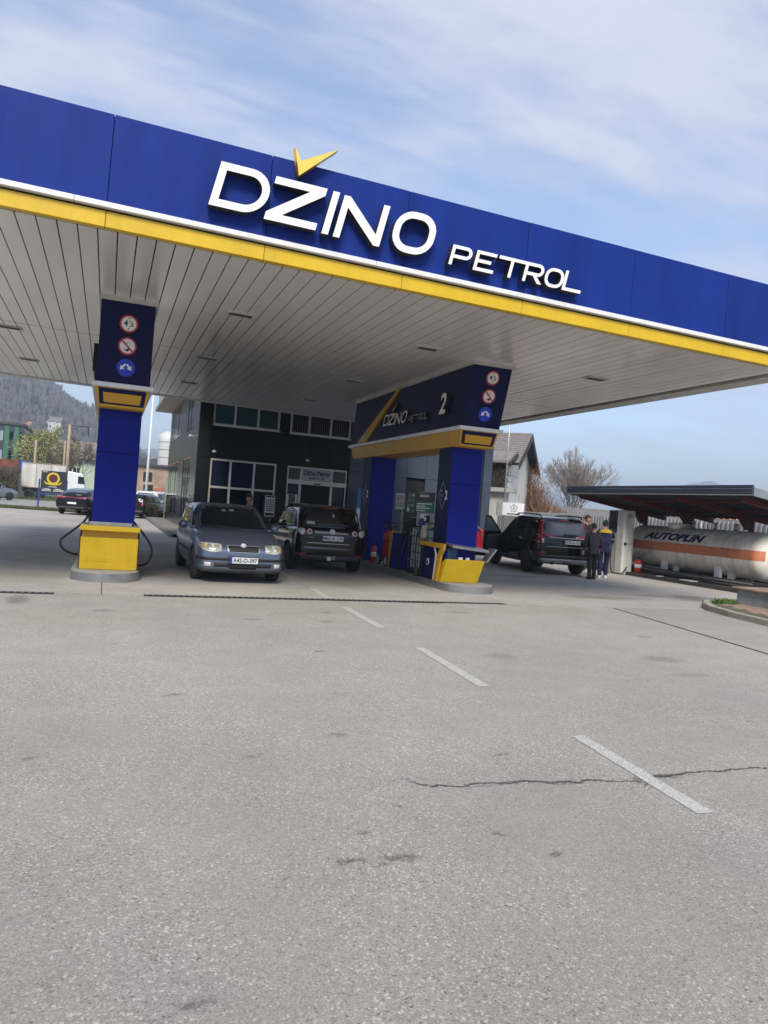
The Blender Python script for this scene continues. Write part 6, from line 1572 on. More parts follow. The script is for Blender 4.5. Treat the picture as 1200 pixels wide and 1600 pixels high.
# front annex: side wing with its own lean roof, porch slab
part(MB().hexa([FP(-.52,-5.2,0),FP(-8,-5.2,0),FP(-8,-hw+.01,0),FP(-.52,-hw+.01,0),FP(-.52,-5.2,4.9),FP(-8,-5.2,4.9),FP(-8,-hw+.01,4.9),FP(-.52,-hw+.01,4.9)]), 'wing_wall', m_rend, t)
part(MB().hexa([FP(-.2,-5.9,4.95),FP(-8.2,-5.9,4.95),FP(-8.2,-hw+.2,5.75),FP(-.2,-hw+.2,5.75),FP(-.2,-5.9,5.10),FP(-8.2,-5.9,5.10),FP(-8.2,-hw+.2,5.92),FP(-.2,-hw+.2,5.92)]), 'wing_roof', m_tile, t)
mb = MB()
for i in range(7): mb.bar(FP(-.15-.9*i,-6.0,4.86), FP(-.15-.9*i,-hw+.1,5.66), .09, .16)
part(mb, 'rafter', mat('dark_timber',(.035,.028,.024),.7), t)
part(MB().hexa([FP(.3,-6.6,3.15),FP(-6,-6.6,3.15),FP(-6,-5.21,3.15),FP(.3,-5.21,3.15),FP(.3,-6.6,3.40),FP(-6,-6.6,3.40),FP(-6,-5.21,3.40),FP(.3,-5.21,3.40)]), 'porch_slab', mat('porch_concrete',(.36,.36,.34),.8), t)
part(MB().hexa([FP(-.2,-6.2,0),FP(-5,-6.2,0),FP(-5,-5.22,0),FP(-.2,-5.22,0),FP(-.2,-6.2,3.14),FP(-5,-6.2,3.14),FP(-5,-5.22,3.14),FP(-.2,-5.22,3.14)]), 'porch_wall', mat('porch_render',(.42,.41,.38),.85,nz=(2,.15)), t)
# creeper on the wall and dead hedge to its right : twigs
m_twig = mat('dry_twig', (.115,.075,.048), .9, nz=(8,.3))
m_bark = mat('grey_brown_bark', (.13,.105,.085), .9, nz=(10,.25))
def twigs(n, fn, r=.012):
    mb = MB()
    for i in range(n):
        p, d = fn(); mb.cone(p, p+d, r*(.6+rnd.random()), r*.3, 3, False)
    return mb
cr_ = thing('dead_creeper', 'brown dead creeper hanging on the white house wall under the eave', 'creeper', tuple(FP(-.9,-5.3,3.4)))
def f1():
    p = FP(-.45-rnd.random()*.85, -5.22-rnd.random()*.2, 3.4+rnd.random()*1.5); return p, Vector((rnd.gauss(0,.2),rnd.gauss(0,.2),rnd.gauss(-.1,.35)))
part(twigs(900, f1, .02), 'creeper_twigs', mat('creeper_brown',(.075,.06,.045),.9), cr_)
bh = thing('dead_bush', 'tall rusty brown leafless hedge against the right side of the white house', 'bush', (28.2, 45.5, 0))
def f2():
    q = rnd.random()**1.5; x_, y_, _ = pol(824+q*34, 54, 0); h = rnd.random()
    p = Vector((x_+rnd.gauss(0,.3), y_+rnd.gauss(0,.6), h*(6.0-4.2*q**.6))); return p, Vector((rnd.gauss(0,.22),rnd.gauss(0,.22),.25+rnd.random()*.35))
part(twigs(3200, f2, .018), 'bush_twigs', mat('rusty_twig',(.20,.115,.065),.9,nz=(6,.3)), bh)
bh = thing('dead_bush', 'lower brown leafless bush further right behind the sheet fence', 'bush', (30.5, 46, 0))
def f3():
    a = rnd.random()*2*PI; q = rnd.random()**.5
    p = Vector((30.3+q*2.6*math.cos(a), 46+q*1.2*math.sin(a), rnd.random()*(3.0-q*1.4))); return p, Vector((rnd.gauss(0,.2),rnd.gauss(0,.2),.2+rnd.random()*.4))
part(twigs(2600, f3, .018), 'bush_twigs', mat('rusty_twig',(.20,.115,.065),.9,nz=(6,.3)), bh)
# notice board, flag pole
t = thing('notice_board', 'white notice board with a black emblem on a post in front of the white house', 'sign', (19.5, 33, 0))
nb = part(MB().box(18.87,20.14,33.0,33.05,1.74,2.40), 'board', m_txtw, t, bevel=.008)
part(MB().box(18.55,18.86,33.02,33.06,1.70,2.42), 'side_board', mat('weathered_board',(.33,.33,.30),.8,nz=(6,.2)), t)
mb = MB(); c0 = Vector((19.52,32.99,2.14))
star = [( .22*math.cos(PI/2+i*PI/5)*(1 if i%2==0 else .72), .2*math.sin(PI/2+i*PI/5)*(1 if i%2==0 else .72)) for i in range(10)]
for (a, b), (c, d) in zip(star, star[1:]+star[:1]): mb.bar(c0+Vector((a,0,b)), c0+Vector((c,0,d)), .03, .006)
mb.bar(c0+Vector((-.07,0,-.1)), c0+Vector((0,0,.09)), .025, .006).bar(c0+Vector((.07,0,-.1)), c0+Vector((0,0,.09)), .025, .006).bar(c0+Vector((-.05,0,-.03)), c0+Vector((.05,0,-.03)), .02, .006)
part(mb, 'emblem', m_txt, nb)
mb = MB(); x = 19.16
while x < 19.86: l_ = .03+.05*rnd.random(); mb.box(x,x+l_,32.986,32.999,1.80,1.86); x += l_+.018
part(mb, 'small_print', m_txt, nb)
part(MB().box(18.95,19.0,33.05,33.1,0,2.3).box(20.0,20.05,33.05,33.1,0,2.3), 'post', m_galv, t)
t = thing('flag_pole', 'thin pale pole standing in front of the white house', 'pole', (20.66, 36, 0))
part(MB().cone((0,0,0),(0,0,9.5),.055,.03,10), 'pole', m_galv, t, local=True); part(MB().lathe([(0,9.5),(.05,9.53),(.05,9.57),(0,9.6)],(0,0,0),'Z',10), 'finial', m_galv, t, local=True); part(MB().cone((0,0,0),(0,0,.25),.12,.1,12), 'footing', m_conc, t, local=True)

# ------------------------------------------------------------------ trees
def limb_tree(base, H, spread, seed, levels=4, n0=7, up=.75, r0=.16, trunk=.25):
    rr = random.Random(seed); segs = []
    def grow(p, d, ln, r, lv):
        k = 3; q = p
        for i in range(k):
            d = (d + Vector((rr.gauss(0,.10),rr.gauss(0,.10),.05*up))).normalized(); n = q + d*ln/k
            segs.append((q, n, r*(1-i*.2), r*(1-(i+1)*.2), lv)); q = n
            if lv < levels and i > 0:
                for _ in range(rr.choice((1,2)) if lv < levels-1 else 2):
                    a = d.orthogonal().normalized(); a.rotate(Matrix.Rotation(rr.random()*2*PI,3,d))
                    nd = (d*rr.uniform(.55,.9) + a*rr.uniform(.4,.75)*spread + Vector((0,0,.15*up))).normalized()
                    grow(q, nd, ln*rr.uniform(.52,.74), r*.5, lv+1)
        if lv < levels: grow(q, d, ln*.66, r*.42, lv+1)
    b = Vector(base); tp = b + Vector((rr.gauss(0,.1),rr.gauss(0,.1),H*trunk)); segs.append((b, tp, r0*1.2, r0, 0))
    for i in range(n0):
        a = 2*PI*i/n0 + rr.random()*.6; tl = rr.uniform(.15,.62)*spread
        grow(tp - Vector((0,0,rr.random()*H*trunk*.35)), Vector((math.cos(a)*tl,math.sin(a)*tl,1)).normalized(), H*rr.uniform(.30,.40), r0*.5, 1)
    return segs
def bare_tree(name, label, base, H, spread, seed, group='trees around the station', leaf=None, levels=4, n0=7, trunk=.25, tw=1.0, bark=None):
    t = thing(name, label, 'tree', base, group=group)
    sg = limb_tree(base, H, spread, seed, levels, n0, trunk=trunk, r0=H*.02)
    a, b = MB(), MB()
    for p, q, r, s, lv in sg:
        if lv <= 1: a.cone(p, q, r, s, 7, False)
        else: b.cone(p, q, max(r,.011*tw), max(s,.006*tw), 3, False)
    part(a, 'trunk', bark or m_bark, t); part(b, 'branches', bark or m_bark, t)
    if leaf:
        mb = MB(); rr = random.Random(seed+5)
        for p, q, r, s, lv in sg:
            if lv >= levels-1:
                for _ in range(leaf[1]):
                    c = q + Vector((rr.gauss(0,.3),rr.gauss(0,.3),rr.gauss(-.15,.35))); d = Vector((rr.gauss(0,1),rr.gauss(0,1),rr.gauss(0,1))).normalized()*leaf[2]; e_ = d.orthogonal().normalized()*leaf[2]*.6
                    mb.add([c-d, c+e_, c+d, c-e_], [(0,1,2,3)])
        part(mb, 'crown', leaf[0], t)
    return t
bare_tree('bare_tree', 'big round leafless tree beyond the fence, right of the white house', (36.7, 52, 0), 6.9, .80, 8, levels=5, n0=13, trunk=.2, tw=1.2, bark=mat('pale_brown_bark',(.26,.225,.20),.9,nz=(10,.25)))
m_leafy = mat('spring_leaf', (.30,.31,.09), .7, nz=(3,.3))
bare_tree('leafing_tree', 'pale green spring tree in front of the long mint house at the far left', (-7.9, 108, 0), 8.7, 1.15, 11, leaf=(m_leafy,2,.13), levels=4, n0=8, trunk=.22, tw=2.5)
bare_tree('bare_tree', 'small dark leafless tree beside the utility pole', (-5.9, 104, 0), 6.5, 1.1, 21, levels=4, n0=6, tw=3.0)
bare_tree('bare_tree', 'thin leafless tree right of the utility pole by the mint house', (-4.4, 112, 0), 8, .9, 23, levels=4, n0=6, tw=3.0)

# ------------------------------------------------------------------ far left: billboard, lorry, buildings, poles
t = thing('billboard', 'dark billboard with a yellow round badge on two blue posts', 'billboard', (-3.4, 53.6, 0))
m_bp = mat('billboard_blue', (.02,.05,.16), .5)
for x in (-4.22, -2.55): part(MB().box(x-.05,x+.05,53.55,53.65,0,1.95 if x < -3 else 1.95), 'post', mat('post_blue',(.02,.05,.25),.45), t)
bd = part(MB().box(-4.14,-2.63,53.56,53.64,1.05,2.52), 'board', mat('billboard_black',(.022,.026,.034),.5), t)
part(MB().box(-4.17,-2.6,53.55,53.65,.90,1.045), 'bottom_band', m_bp, t)
c0 = Vector((-3.40,53.55,2.03))
def ringd(r0, r1, y, nm, m): 
    part(MB().prism([(r1*math.cos(2*PI*i/28), r1*math.sin(2*PI*i/28)) for i in range(28)], c0+Vector((0,y,0)), (1,0,0),(0,0,1),(0,-.004,0)), nm, m, bd)
ringd(0,.40,0,'badge', mat('badge_yellow',(.64,.46,.03),.5)); ringd(0,.27,-.005,'badge_centre', mat('badge_maroon',(.10,.022,.018),.5,nz=(30,.5)))
part(MB().prism([(-.55,-.18),(-.40,-.30),(0,-.36),(.40,-.30),(.55,-.18),(.50,-.32),(.42,-.40),(0,-.47),(-.42,-.40),(-.50,-.32)], c0+Vector((0,-.01,0)), (1,0,0),(0,0,1),(0,-.004,0)), 'badge_ribbon', mat('badge_yellow',(.64,.46,.03),.5), bd)
mb = MB()
for x0, x1, z in ((-3.65,-3.15,1.45),(-4.05,-3.5,1.25),(-4.05,-3.5,1.17),(-3.35,-2.75,1.25),(-3.35,-2.75,1.17),(-3.9,-3.6,1.31),(-3.25,-2.9,1.31),(-4.05,-3.75,2.42)):
    x = x0
    while x < x1: l_ = .03+.05*rnd.random(); mb.box(x,min(x+l_,x1),53.548,53.556,z,z+.045); x += l_+.02
part(mb, 'small_print', m_txtw, bd)
t = thing('small_sign', 'small reddish sign on a thin post in the verge beside the billboard', 'sign', (-2.9,52,0))
part(MB().box(-.02,.02,-.02,.02,0,.9), 'post', m_wood, t, local=True); part(MB().box(-.14,.14,-.03,-.021,.65,1.0), 'plate', mat('rust_sign',(.30,.12,.07),.6,nz=(8,.3)), t, local=True)
# verge island with grass
def grass(name, poly, n, h, m, z0=0):
    xs_ = [p[0] for p in poly]; ys_ = [p[1] for p in poly]; mb = MB(); k = 0
    def ins(x, y):
        c = False
        for i in range(len(poly)):
            (x1,y1),(x2,y2) = poly[i], poly[(i+1)%len(poly)]
            if (y1 > y) != (y2 > y) and x < (x2-x1)*(y-y1)/(y2-y1)+x1: c = not c
        return c
    while k < n:
        x, y = rnd.uniform(min(xs_),max(xs_)), rnd.uniform(min(ys_),max(ys_))
        if not ins(x,y): continue
        k += 1; a = rnd.random()*PI; w = .02+.02*rnd.random(); hh = h*(.5+rnd.random())
        dx, dy = w*math.cos(a), w*math.sin(a); lx, ly = rnd.gauss(0,h*.35), rnd.gauss(0,h*.35)
        mb.add([(x-dx,y-dy,z0),(x+dx,y+dy,z0),(x+lx,y+ly,z0+hh)], [(0,1,2)])
    o = part(mb, name, m); o['kind'] = 'stuff'; return o
m_grass = mat('verge_grass', (.085,.105,.028), .8, nz=(.8,.4))
vp_ = [(-9.5,50.0),(-4.5,49.6),(-1.0,49.2),(2.0,50.2),(2.2,54.5),(-3,53.2),(-9.5,52.6)]
sheet('verge_bed', vp_, .03, m_verge); grass('verge_grass', vp_, 9000, .10, m_grass, .03)
bank = [(-60,79),(-13,79),(0,81),(30,84),(30,96),(-60,94)]
sheet('roadside_bank', bank, .02, m_verge); grass('bank_grass', bank, 9000, .22, m_grass, .02)
# weed on the kerb corner
wd = thing('weed_tuft', 'bright green weed tuft growing at the kerb corner', 'plant', (12.45, 12.05, .09))
mb = MB()
for i in range(260):
    a = rnd.random()*2*PI; q = rnd.random()**.7*.30; c = Vector((12.45+q*1.2*math.cos(a), 12.08+q*.5*math.sin(a), .09)); 
    tp = c + Vector((rnd.gauss(0,.06),rnd.gauss(0,.06),.04+.11*rnd.random()*(1-q))); w = Vector((math.cos(a+1),math.sin(a+1),0))*.014
    mb.add([c-w*.4, c+w*.4, (c+tp)/2+w, tp, (c+tp)/2-w], [(0,1,2,3,4)])
part(mb, 'leaves', mat('weed_green',(.075,.16,.022),.7,nz=(6,.3)), wd)
# lorry with a white box trailer
t = thing('lorry', 'white lorry with a rust streaked box trailer parked beyond the road', 'lorry', (-8.0, 88, 0))
m_trl = mat('trailer_white', (.60,.58,.53), .6, nz=(.9,.15), streak=(1.2,.22))
Yl = 88.0
def lx(px): return (px-167.7)/1150*Yl*1.14
tr = part(MB().box(-8.75,-4.4,Yl,Yl+2.5,1.25,3.85), 'trailer_box', m_trl, t, bevel=.03)
for x in (-8.75,-7.3,-5.85,-4.4): part(MB().box(x-.04,x+.04,Yl-.03,Yl,1.25,3.87), 'trailer_rib', mat('trailer_rib_grey',(.32,.31,.29),.6), tr)
part(MB().box(-8.8,-4.35,Yl-.04,Yl,1.18,1.27).box(-8.8,-4.35,Yl-.04,Yl,3.83,3.92), 'trailer_rail', mat('rust_rail',(.30,.2,.14),.7,nz=(3,.4)), tr)
part(MB().box(-8.6,-3.0,Yl+.3,Yl+2.2,.75,1.16), 'chassis', m_black, t)
for x in (-7.9,-6.8,-4.0,-2.75):
    w_ = part(MB().lathe([(.3,-.15),(.48,-.15),(.5,-.1),(.5,.1),(.48,.15),(.3,.15)], (x,Yl+.2,.5),'Y',22), 'wheel', m_tyre, t); part(MB().lathe([(0,-.1),(.3,-.1)],(x,Yl+.15,.5),'Y',14), 'hub', m_mud, w_)
cb = part(MB().hexa([(-4.20,Yl+.05,1.0),(-2.25,Yl+.05,1.0),(-2.25,Yl+2.45,1.0),(-4.20,Yl+2.45,1.0),(-4.20,Yl+.1,3.3),(-2.60,Yl+.1,3.1),(-2.60,Yl+2.4,3.1),(-4.20,Yl+2.4,3.3)]), 'cab', m_trim, t, bevel=.12)
part(MB().hexa([(-3.10,Yl+.02,2.0),(-2.35,Yl+.02,2.0),(-2.35,Yl+.06,2.0),(-3.10,Yl+.06,2.0),(-3.10,Yl+.05,2.8),(-2.53,Yl+.06,2.75),(-2.53,Yl+.1,2.75),(-3.10,Yl+.1,2.8)]), 'cab_window', m_carglass, cb)
part(MB().box(-4.35,-4.22,Yl+.2,Yl+2.3,1.0,3.2), 'air_deflector', m_mud, t)
part(MB().box(-4.3,-2.35,Yl+.1,Yl+2.4,.6,.98), 'lower_cab', m_mud, t)
t = thing('covered_trailer', 'red and blue tarpaulin stacks behind the hedge at the far left', 'stack', (-14.5, 98, 0))
part(MB().box(-12.9,-8.9,98.2,100,0,3.19), 'stack_base', m_mud, t); part(MB().box(-13.0,-10.1,98,100,3.2,4.3), 'red_cover', mat('rust_red_stack',(.17,.05,.035),.8,nz=(1.5,.5)), t); part(MB().box(-10.05,-8.8,98,100,3.2,4.3), 'blue_cover', mat('blue_tarp',(.01,.06,.32),.5), t)
hdg = thing('hedge', 'long dry brown clipped hedge beside the lorry trailer', 'hedge', (-17, 86, 0))
def f4():
    return Vector((rnd.uniform(-17,-8.9), 86+rnd.gauss(0,.5), rnd.random()*2.9)), Vector((rnd.gauss(0,.14),rnd.gauss(0,.14),.2+.3*rnd.random()))
part(twigs(9000, f4, .045), 'hedge_twigs', mat('dry_hedge',(.115,.095,.055),.9,nz=(2,.35)), hdg)
# green striped office
t = thing('striped_building', 'green and dark striped office building at the far left edge', 'building', (-18, 112, 0))
gx1 = -11.2
part(MB().box(-34,gx1-.1,112.2,126,0,9.6), 'wall', mat('office_dark',(.04,.055,.07),.5), t)
m_g1 = mat('office_green', (.05,.17,.085), .5); m_g2 = mat('office_slate', (.045,.06,.08), .4)
x = gx1; i = 0
while x > -33:
    part(MB().box(x-.58,x-.01,112,112.2,0,9.4), 'facade_strip', m_g1 if i % 2 else m_g2, t)
    if i % 2 == 0:
        for z in (1.6,4.6,7.2): part(MB().box(x-.5,x-.1,111.96,111.995,z,z+1.3), 'window', mat('pale_window',(.30,.36,.40),.2) if (i//2+int(z)) % 3 == 0 else m_glass, t)
    x -= .6; i += 1
part(MB().box(-34,gx1+.1,111.8,126.2,9.42,9.75), 'parapet', m_mud, t)
# long mint house
t = thing('mint_house', 'long mint green house with a grey roof and white windows beyond the lorry', 'house', (-9, 122, 0))
m_mint = mat('mint_render', (.46,.56,.44), .85, nz=(1,.1))
part(MB().box(-13.5,3.5,122,131,0,6.0), 'wall', m_mint, t)
part(MB().prism([(121.2,5.95),(131.8,5.95),(126.5,8.9)], (-13.9,0,0), (0,1,0),(0,0,1), (18,0,0)), 'roof', mat('weathered_roof',(.19,.16,.14),.8,nz=(1.2,.25)), t)
part(MB().box(-13.2,-10.6,120.2,124,6.02,7.2), 'red_roof_patch', mat('orange_tile_roof',(.36,.17,.10),.8,nz=(2,.3)), t)
for x in (-11.5,-8.1,-7.0,-5.7,-4.6,1.2):
    w_ = part(MB().box(x-.55,x+.55,121.94,122.0,2.9,4.7), 'window', m_trim, t); part(MB().box(x-.43,x-.04,121.92,121.939,3.05,4.55).box(x+.04,x+.43,121.92,121.939,3.05,4.55), 'pane', m_glass, w_)
part(MB().box(-9,-8.4,127,127.6,7.5,9.8), 'chimney', mat('chimney_brick',(.25,.13,.09),.85), t)
# poles
def upole(label, x, y, h, r=.16, arm=False):
    t = thing('utility_pole', label, 'pole', (x,y,0), group='poles beyond the road')
    part(MB().cone((0,0,0),(0,0,h),r,r*.7,8), 'shaft', mat('pole_concrete',(.36,.28,.20),.85,nz=(2,.2)), t, local=True)
    part(MB().box(-.9,.9,-.05,.05,h-.5,h-.38), 'crossarm', m_mud, t, local=True)
    if arm: part(MB().bar((0,0,h-.1),(2.1,0,h-.1),.1).bar((2.1,0,h-.1),(2.1,0,h-1.2),.14), 'lamp_arm', m_black, t, local=True)
    return t
upole('tall utility pole with a lamp arm left of the left column', -4.7, 96, 9.0, .22, True)
upole('second pole leaning against the tall utility pole', -5.1, 96.5, 7.0, .14)
upole('shorter pale utility pole in front of the leafing tree', -8.4, 98, 6.9, .17)
upole('thin dark pole right of the mint house', -3.4, 112, 7.0, .07)
t = thing('lamp_post', 'slender white lamp post between the left column and the shop', 'lamp post', (3.55, 76, 0))
part(MB().cone((0,0,0),(.05,0,11.5),.15,.06,10), 'post', m_trim, t, local=True); part(MB().bar((.05,0,11.4),(-1.2,0,11.7),.09), 'arm', m_trim, t, local=True); part(MB().box(-1.8,-1.1,-.12,.12,11.62,11.78), 'lamp_head', m_grey, t, local=True)
# brick ruin and silo
t = thing('brick_shed', 'ruined reddish brick shed with dark openings behind the parked cars', 'building', (6, 100, 0))
part(MB().box(1.5,10,100,108,0,5.0), 'wall', mat('patchy_brick',(.36,.25,.18),.9,nz=(.5,.45)), t)
for x, z, w, h in ((4.2,3.0,1.1,1.2),(2.3,3.1,1.0,1.2),(4.3,1.2,1.2,1.4),(2.4,1.2,1.0,1.4)):
    part(MB().box(x,x+w,99.94,99.999,z,z+h), 'opening', m_dark, t)
part(MB().box(1.3,10.2,99.6,108.4,5.0,5.25), 'flat_roof', m_mud, t); part(MB().box(5.6,8.5,99.95,99.998,1.7,2.2), 'red_band', mat('red_brick_band',(.40,.14,.09),.9), t)
t = thing('silo', 'white banded silo tower far beyond the brick shed', 'silo', (20.6, 300, 0))
cz = 0
part(MB().lathe([(3.2,0),(3.2,11),(3.5,12),(3.6,22),(3.5,24.5),(1,26)], (21.0,300,0),'Z',24), 'shell', mat('silo_white',(.62,.62,.60),.5,nz=(.3,.1)), t)
mb = MB()
for z in (12.5,15.5,18.5,21.5): mb.lathe([(3.62,z),(3.68,z+.1),(3.68,z+.3),(3.62,z+.4)], (21.0,300,0),'Z',24)
part(mb, 'band', m_grey, t)
# small roof seen over the fence, right, and low buildings behind the shelter
def small_house(label, x, y, w, d, h, rh_, wallm, roofm, z=0, rz=0, name='house', group='houses in the distance'):
    t = thing(name, label, 'house', (x,y,z), rz=rz, group=group)
    part(MB().box(-w/2,w/2,-d/2,d/2,-2,h), 'wall', wallm, t, local=True)
    part(MB().prism([(-d/2-.4,h-.05),(d/2+.4,h-.05),(0,h+rh_)], (-w/2-.4,0,0), (0,1,0),(0,0,1), (w+.8,0,0)), 'roof', roofm, t, local=True)
    for i in range(3): part(MB().box(-w/2+w*(i+.5)/3-.45, -w/2+w*(i+.5)/3+.45, -d/2-.04,-d/2-.001, h*.45,h*.45+1.2), 'window', m_glass, t, local=True)
    return t
m_rr = mat('orange_tile_roof', (.36,.17,.10), .8, nz=(2,.3)); m_rg = mat('grey_roof', (.16,.15,.145), .8, nz=(2,.2)); m_wc = mat('cream_wall', (.58,.55,.47), .85); m_wp = mat('pale_wall', (.62,.62,.60), .85)
small_house('low grey gabled shed roof just above the sheet fence beside the bare tree', 38.0, 50, 9, 5, 1.9, 1.0, m_wc, m_rg, rz=R(-20))
small_house('white house glimpsed between shelter and fence, middle one', 62, 62, 10, 8, 3.2, .9, m_wp, m_rr, rz=R(-45))
small_house('cream house glimpsed between shelter and fence, farthest right', 62, 47, 8, 7, 2.9, .8, m_wc, m_rg, rz=R(-45))

# ------------------------------------------------------------------ hills, forest, haze
def hill(name, axis_pts, depth, m, res=60, amp=6, seed=0, back=1.0):
    """a ridge through axis_pts (x,y,height) with slopes towards and away from the viewer"""
    P_ = [Vector(p) for p in axis_pts]; n = len(P_)
    vs_, fs_ = [], []; U, V_ = res, 26
    def ridge(t):
        s = t*(n-1); i = min(int(s), n-2); f = s-i; f2 = f*f*(3-2*f)
        p = P_[i].lerp(P_[i+1], f); p.z = P_[i].z + (P_[i+1].z-P_[i].z)*f2; return p
    for i in range(U+1):
        p = ridge(i/U); rad = Vector((p.x,p.y,0)).normalized()
        for j in range(V_+1):
            q = j/V_*2-1          # -1 viewer side foot, 0 crest, 1 back foot
            c = p.xy + rad.xy*q*depth*(back if q > 0 else 1)
            h = p.z*(.5+.5*math.cos(PI*q))**.85
            nz_ = amp*noise.fractal(Vector((c.x*.006+seed, c.y*.006, 1.3)), 1, 2.2, 4)
            vs_.append((c.x, c.y, h + nz_*min(1, h/ (p.z*.3+1)) - 1.5*(abs(q) > .98)))
    for i in range(U):
        for j in range(V_): a = i*(V_+1)+j; fs_.append((a,a+1,a+V_+2,a+V_+1))
    o = part(MB().add(vs_, fs_, True), name, m); o['kind'] = 'structure'; return o, vs_, (U, V_)
def hill_mat(name, c1, c2, sc_=.02):
    m = mat(name, c1, .95, nz=(sc_*8,.3))
    nt = m.node_tree; L = nt.links.new; b = nt.nodes['Principled BSDF']
    tc = nt.nodes.new('ShaderNodeTexCoord'); n = nt.nodes.new('ShaderNodeTexNoise'); n.inputs['Scale'].default_value = sc_; n.inputs['Detail'].default_value = 8; L(tc.outputs['Object'], n.inputs['Vector'])
    r = nt.nodes.new('ShaderNodeMapRange'); L(n.outputs[0], r.inputs[0]); r.inputs[1].default_value = .42; r.inputs[2].default_value = .62
    x = nt.nodes.new('ShaderNodeMix'); x.data_type = 'RGBA'; L(r.outputs[0], x.inputs[0]); x.inputs[6].default_value = (*c1,1); x.inputs[7].default_value = (*c2,1); L(x.outputs[2], b.inputs['Base Color']); return m
m_hill = hill_mat('bare_woodland_hill', (.115,.10,.095), (.085,.085,.06))
h1, hv, (U_, V_) = hill('hillside', [pol(-560,760,200), pol(-260,760,190), pol(-30,740,176), pol(40,740,142), pol(100,760,114), pol(160,800,94), pol(230,900,40)], 420, m_hill, 90, 7, 2)
h2, hv2, _ = hill('far_hillside', [pol(60,1700,60), pol(180,1800,64), pol(230,1800,68), pol(275,1800,62), pol(420,1900,50), pol(600,2000,46)], 600, hill_mat('far_green_hill',(.10,.10,.05),(.07,.06,.05),.01), 60, 9, 5)
h5, hv5, _ = hill('near_wooded_slope', [pol(170,420,24), pol(215,430,34), pol(250,430,30), pol(300,430,20), pol(420,460,10)], 110, hill_mat('dark_wood_slope',(.045,.04,.035),(.035,.035,.025),.05), 40, 4, 9)
h3, hv3, _ = hill('mountain', [pol(760,1800,56), pol(828,1800,58), pol(850,1800,46), pol(890,1800,24), pol(930,1850,8)], 900, hill_mat('mountain_wood',(.06,.06,.05),(.05,.055,.04),.005), 50, 20, 4)
h4, hv4, _ = hill('far_mountain', [pol(960,2450,40), pol(1020,2450,56), pol(1050,2450,64), pol(1075,2450,80), pol(1100,2450,84), pol(1125,2450,74), pol(1150,2450,56), pol(1230,2450,40), pol(1500,2450,60)], 700, hill_mat('mountain_wood',(.06,.06,.05),(.05,.055,.04),.005), 60, 25, 6)
HC = [(-560,760,200),(-260,760,190),(-30,740,176),(40,740,142),(100,760,114),(160,800,94),(230,900,40)]
def on_hill(px, e):
    """the nearest spot on the near hill seen in photograph column px, e pixels above the horizon"""
    for (p0,d0,e0), (p1,d1,e1) in zip(HC, HC[1:]):
        if p0 <= px <= p1: f = (px-p0)/(p1-p0); break
    dc = d0+(d1-d0)*f; x, y, zc = pol(px, dc, e0+(e1-e0)*(f*f*(3-2*f)))
    k = math.sqrt(1+((px-600)/1150)**2)
    for d in range(int(dc-418), int(dc), 2):
        h = zc*(.5+.5*math.cos(PI*(d-dc)/420))**.85
        X, Y_ = x*d/dc, y*d/dc
        h += 7*noise.fractal(Vector((X*.006+2, Y_*.006, 1.3)), 1, 2.2, 4)*min(1, h/(zc*.3+1))
        if (h-CAMH)*1150/(d*k)*1.0 >= e*1.0: return (X, Y_, h)
    return (x, y, zc)
CLEAR = [(-70,27,46,70),(27,42,60,76),(63,82,60,82),(98,118,36,58),(118,130,60,74),(10,26,62,76),(90,106,24,38),(80,94,26,38)]
gp_ = [[on_hill(-60+11*i, 47+2.6*j) for j in range(8)] for i in range(9)]
part(MB().add([(x,y,z+.6) for r_ in gp_ for x,y,z in r_], [(i*8+j,i*8+j+1,(i+1)*8+j+1,(i+1)*8+j) for i in range(8) for j in range(7)], True), 'meadow', mat('meadow_green',(.13,.19,.085),.9,nz=(.02,.2)), kind='structure')
# leafless woodland on the near hill: crowns as ragged clumps
rf = random.Random(31)
def clump(mb, c, r, h, n=11):
    # a leafless tree seen from far: slim ragged blades fanning out of one foot
    for k in range(n):
        a = 2*PI*rf.random(); q = r*rf.random()**.6; top = Vector((c[0]+q*math.cos(a), c[1]+q*math.sin(a), c[2]+h*(1-.45*(q/r)**2)*(.75+.35*rf.random())))
        b = a + PI/2 + rf.gauss(0,.5); w = r*(.22+.22*rf.random()); mid = Vector((c[0],c[1],c[2])).lerp(top, .55+.2*rf.random())
        d = Vector((math.cos(b)*w, math.sin(b)*w, 0))
        o = len(mb.v); mb.v += [Vector((c[0]+q*.25*math.cos(a), c[1]+q*.25*math.sin(a), c[2])), mid+d, top, mid-d]
        mb.f.append([o,o+1,o+2,o+3]); mb.sm.append(False)
mbs = [MB(), MB(), MB()]
for _ in range(15000):
    u, v_ = rf.random(), rf.random()**.9*.58
    i, j = int(u*U_), int(v_*V_)
    p = Vector(hv[i*(V_+1)+j])
    q = Vector(hv[min(i+1,U_)*(V_+1)+min(j+1,V_)]); p = p.lerp(q, rf.random())
    p += Vector((rf.gauss(0,5),rf.gauss(0,5),0))
    if p.z < 14: continue
    a_ = 600 + 1150*math.tan(math.atan2(p.x, p.y)-R(20.66)); e_ = (p.z-CAMH)*1150/p.xy.length
    if any(x0 < a_ < x1 and y0 < e_ < y1 for x0, x1, y0, y1 in CLEAR): continue
    clump(mbs[rf.choice((0,0,0,1,1,2))], p - Vector((0,0,1)), 1.8+1.8*rf.random(), 5+5*rf.random())
for mb, nm, c in zip(mbs, ('bare_forest','brown_forest','budding_forest'), ((.15,.135,.14),(.135,.118,.12),(.13,.14,.10))):
    o = part(mb, nm, mat(nm+'_twigs', c, .95, nz=(.15,.2))); o['kind'] = 'stuff'
mb = MB()
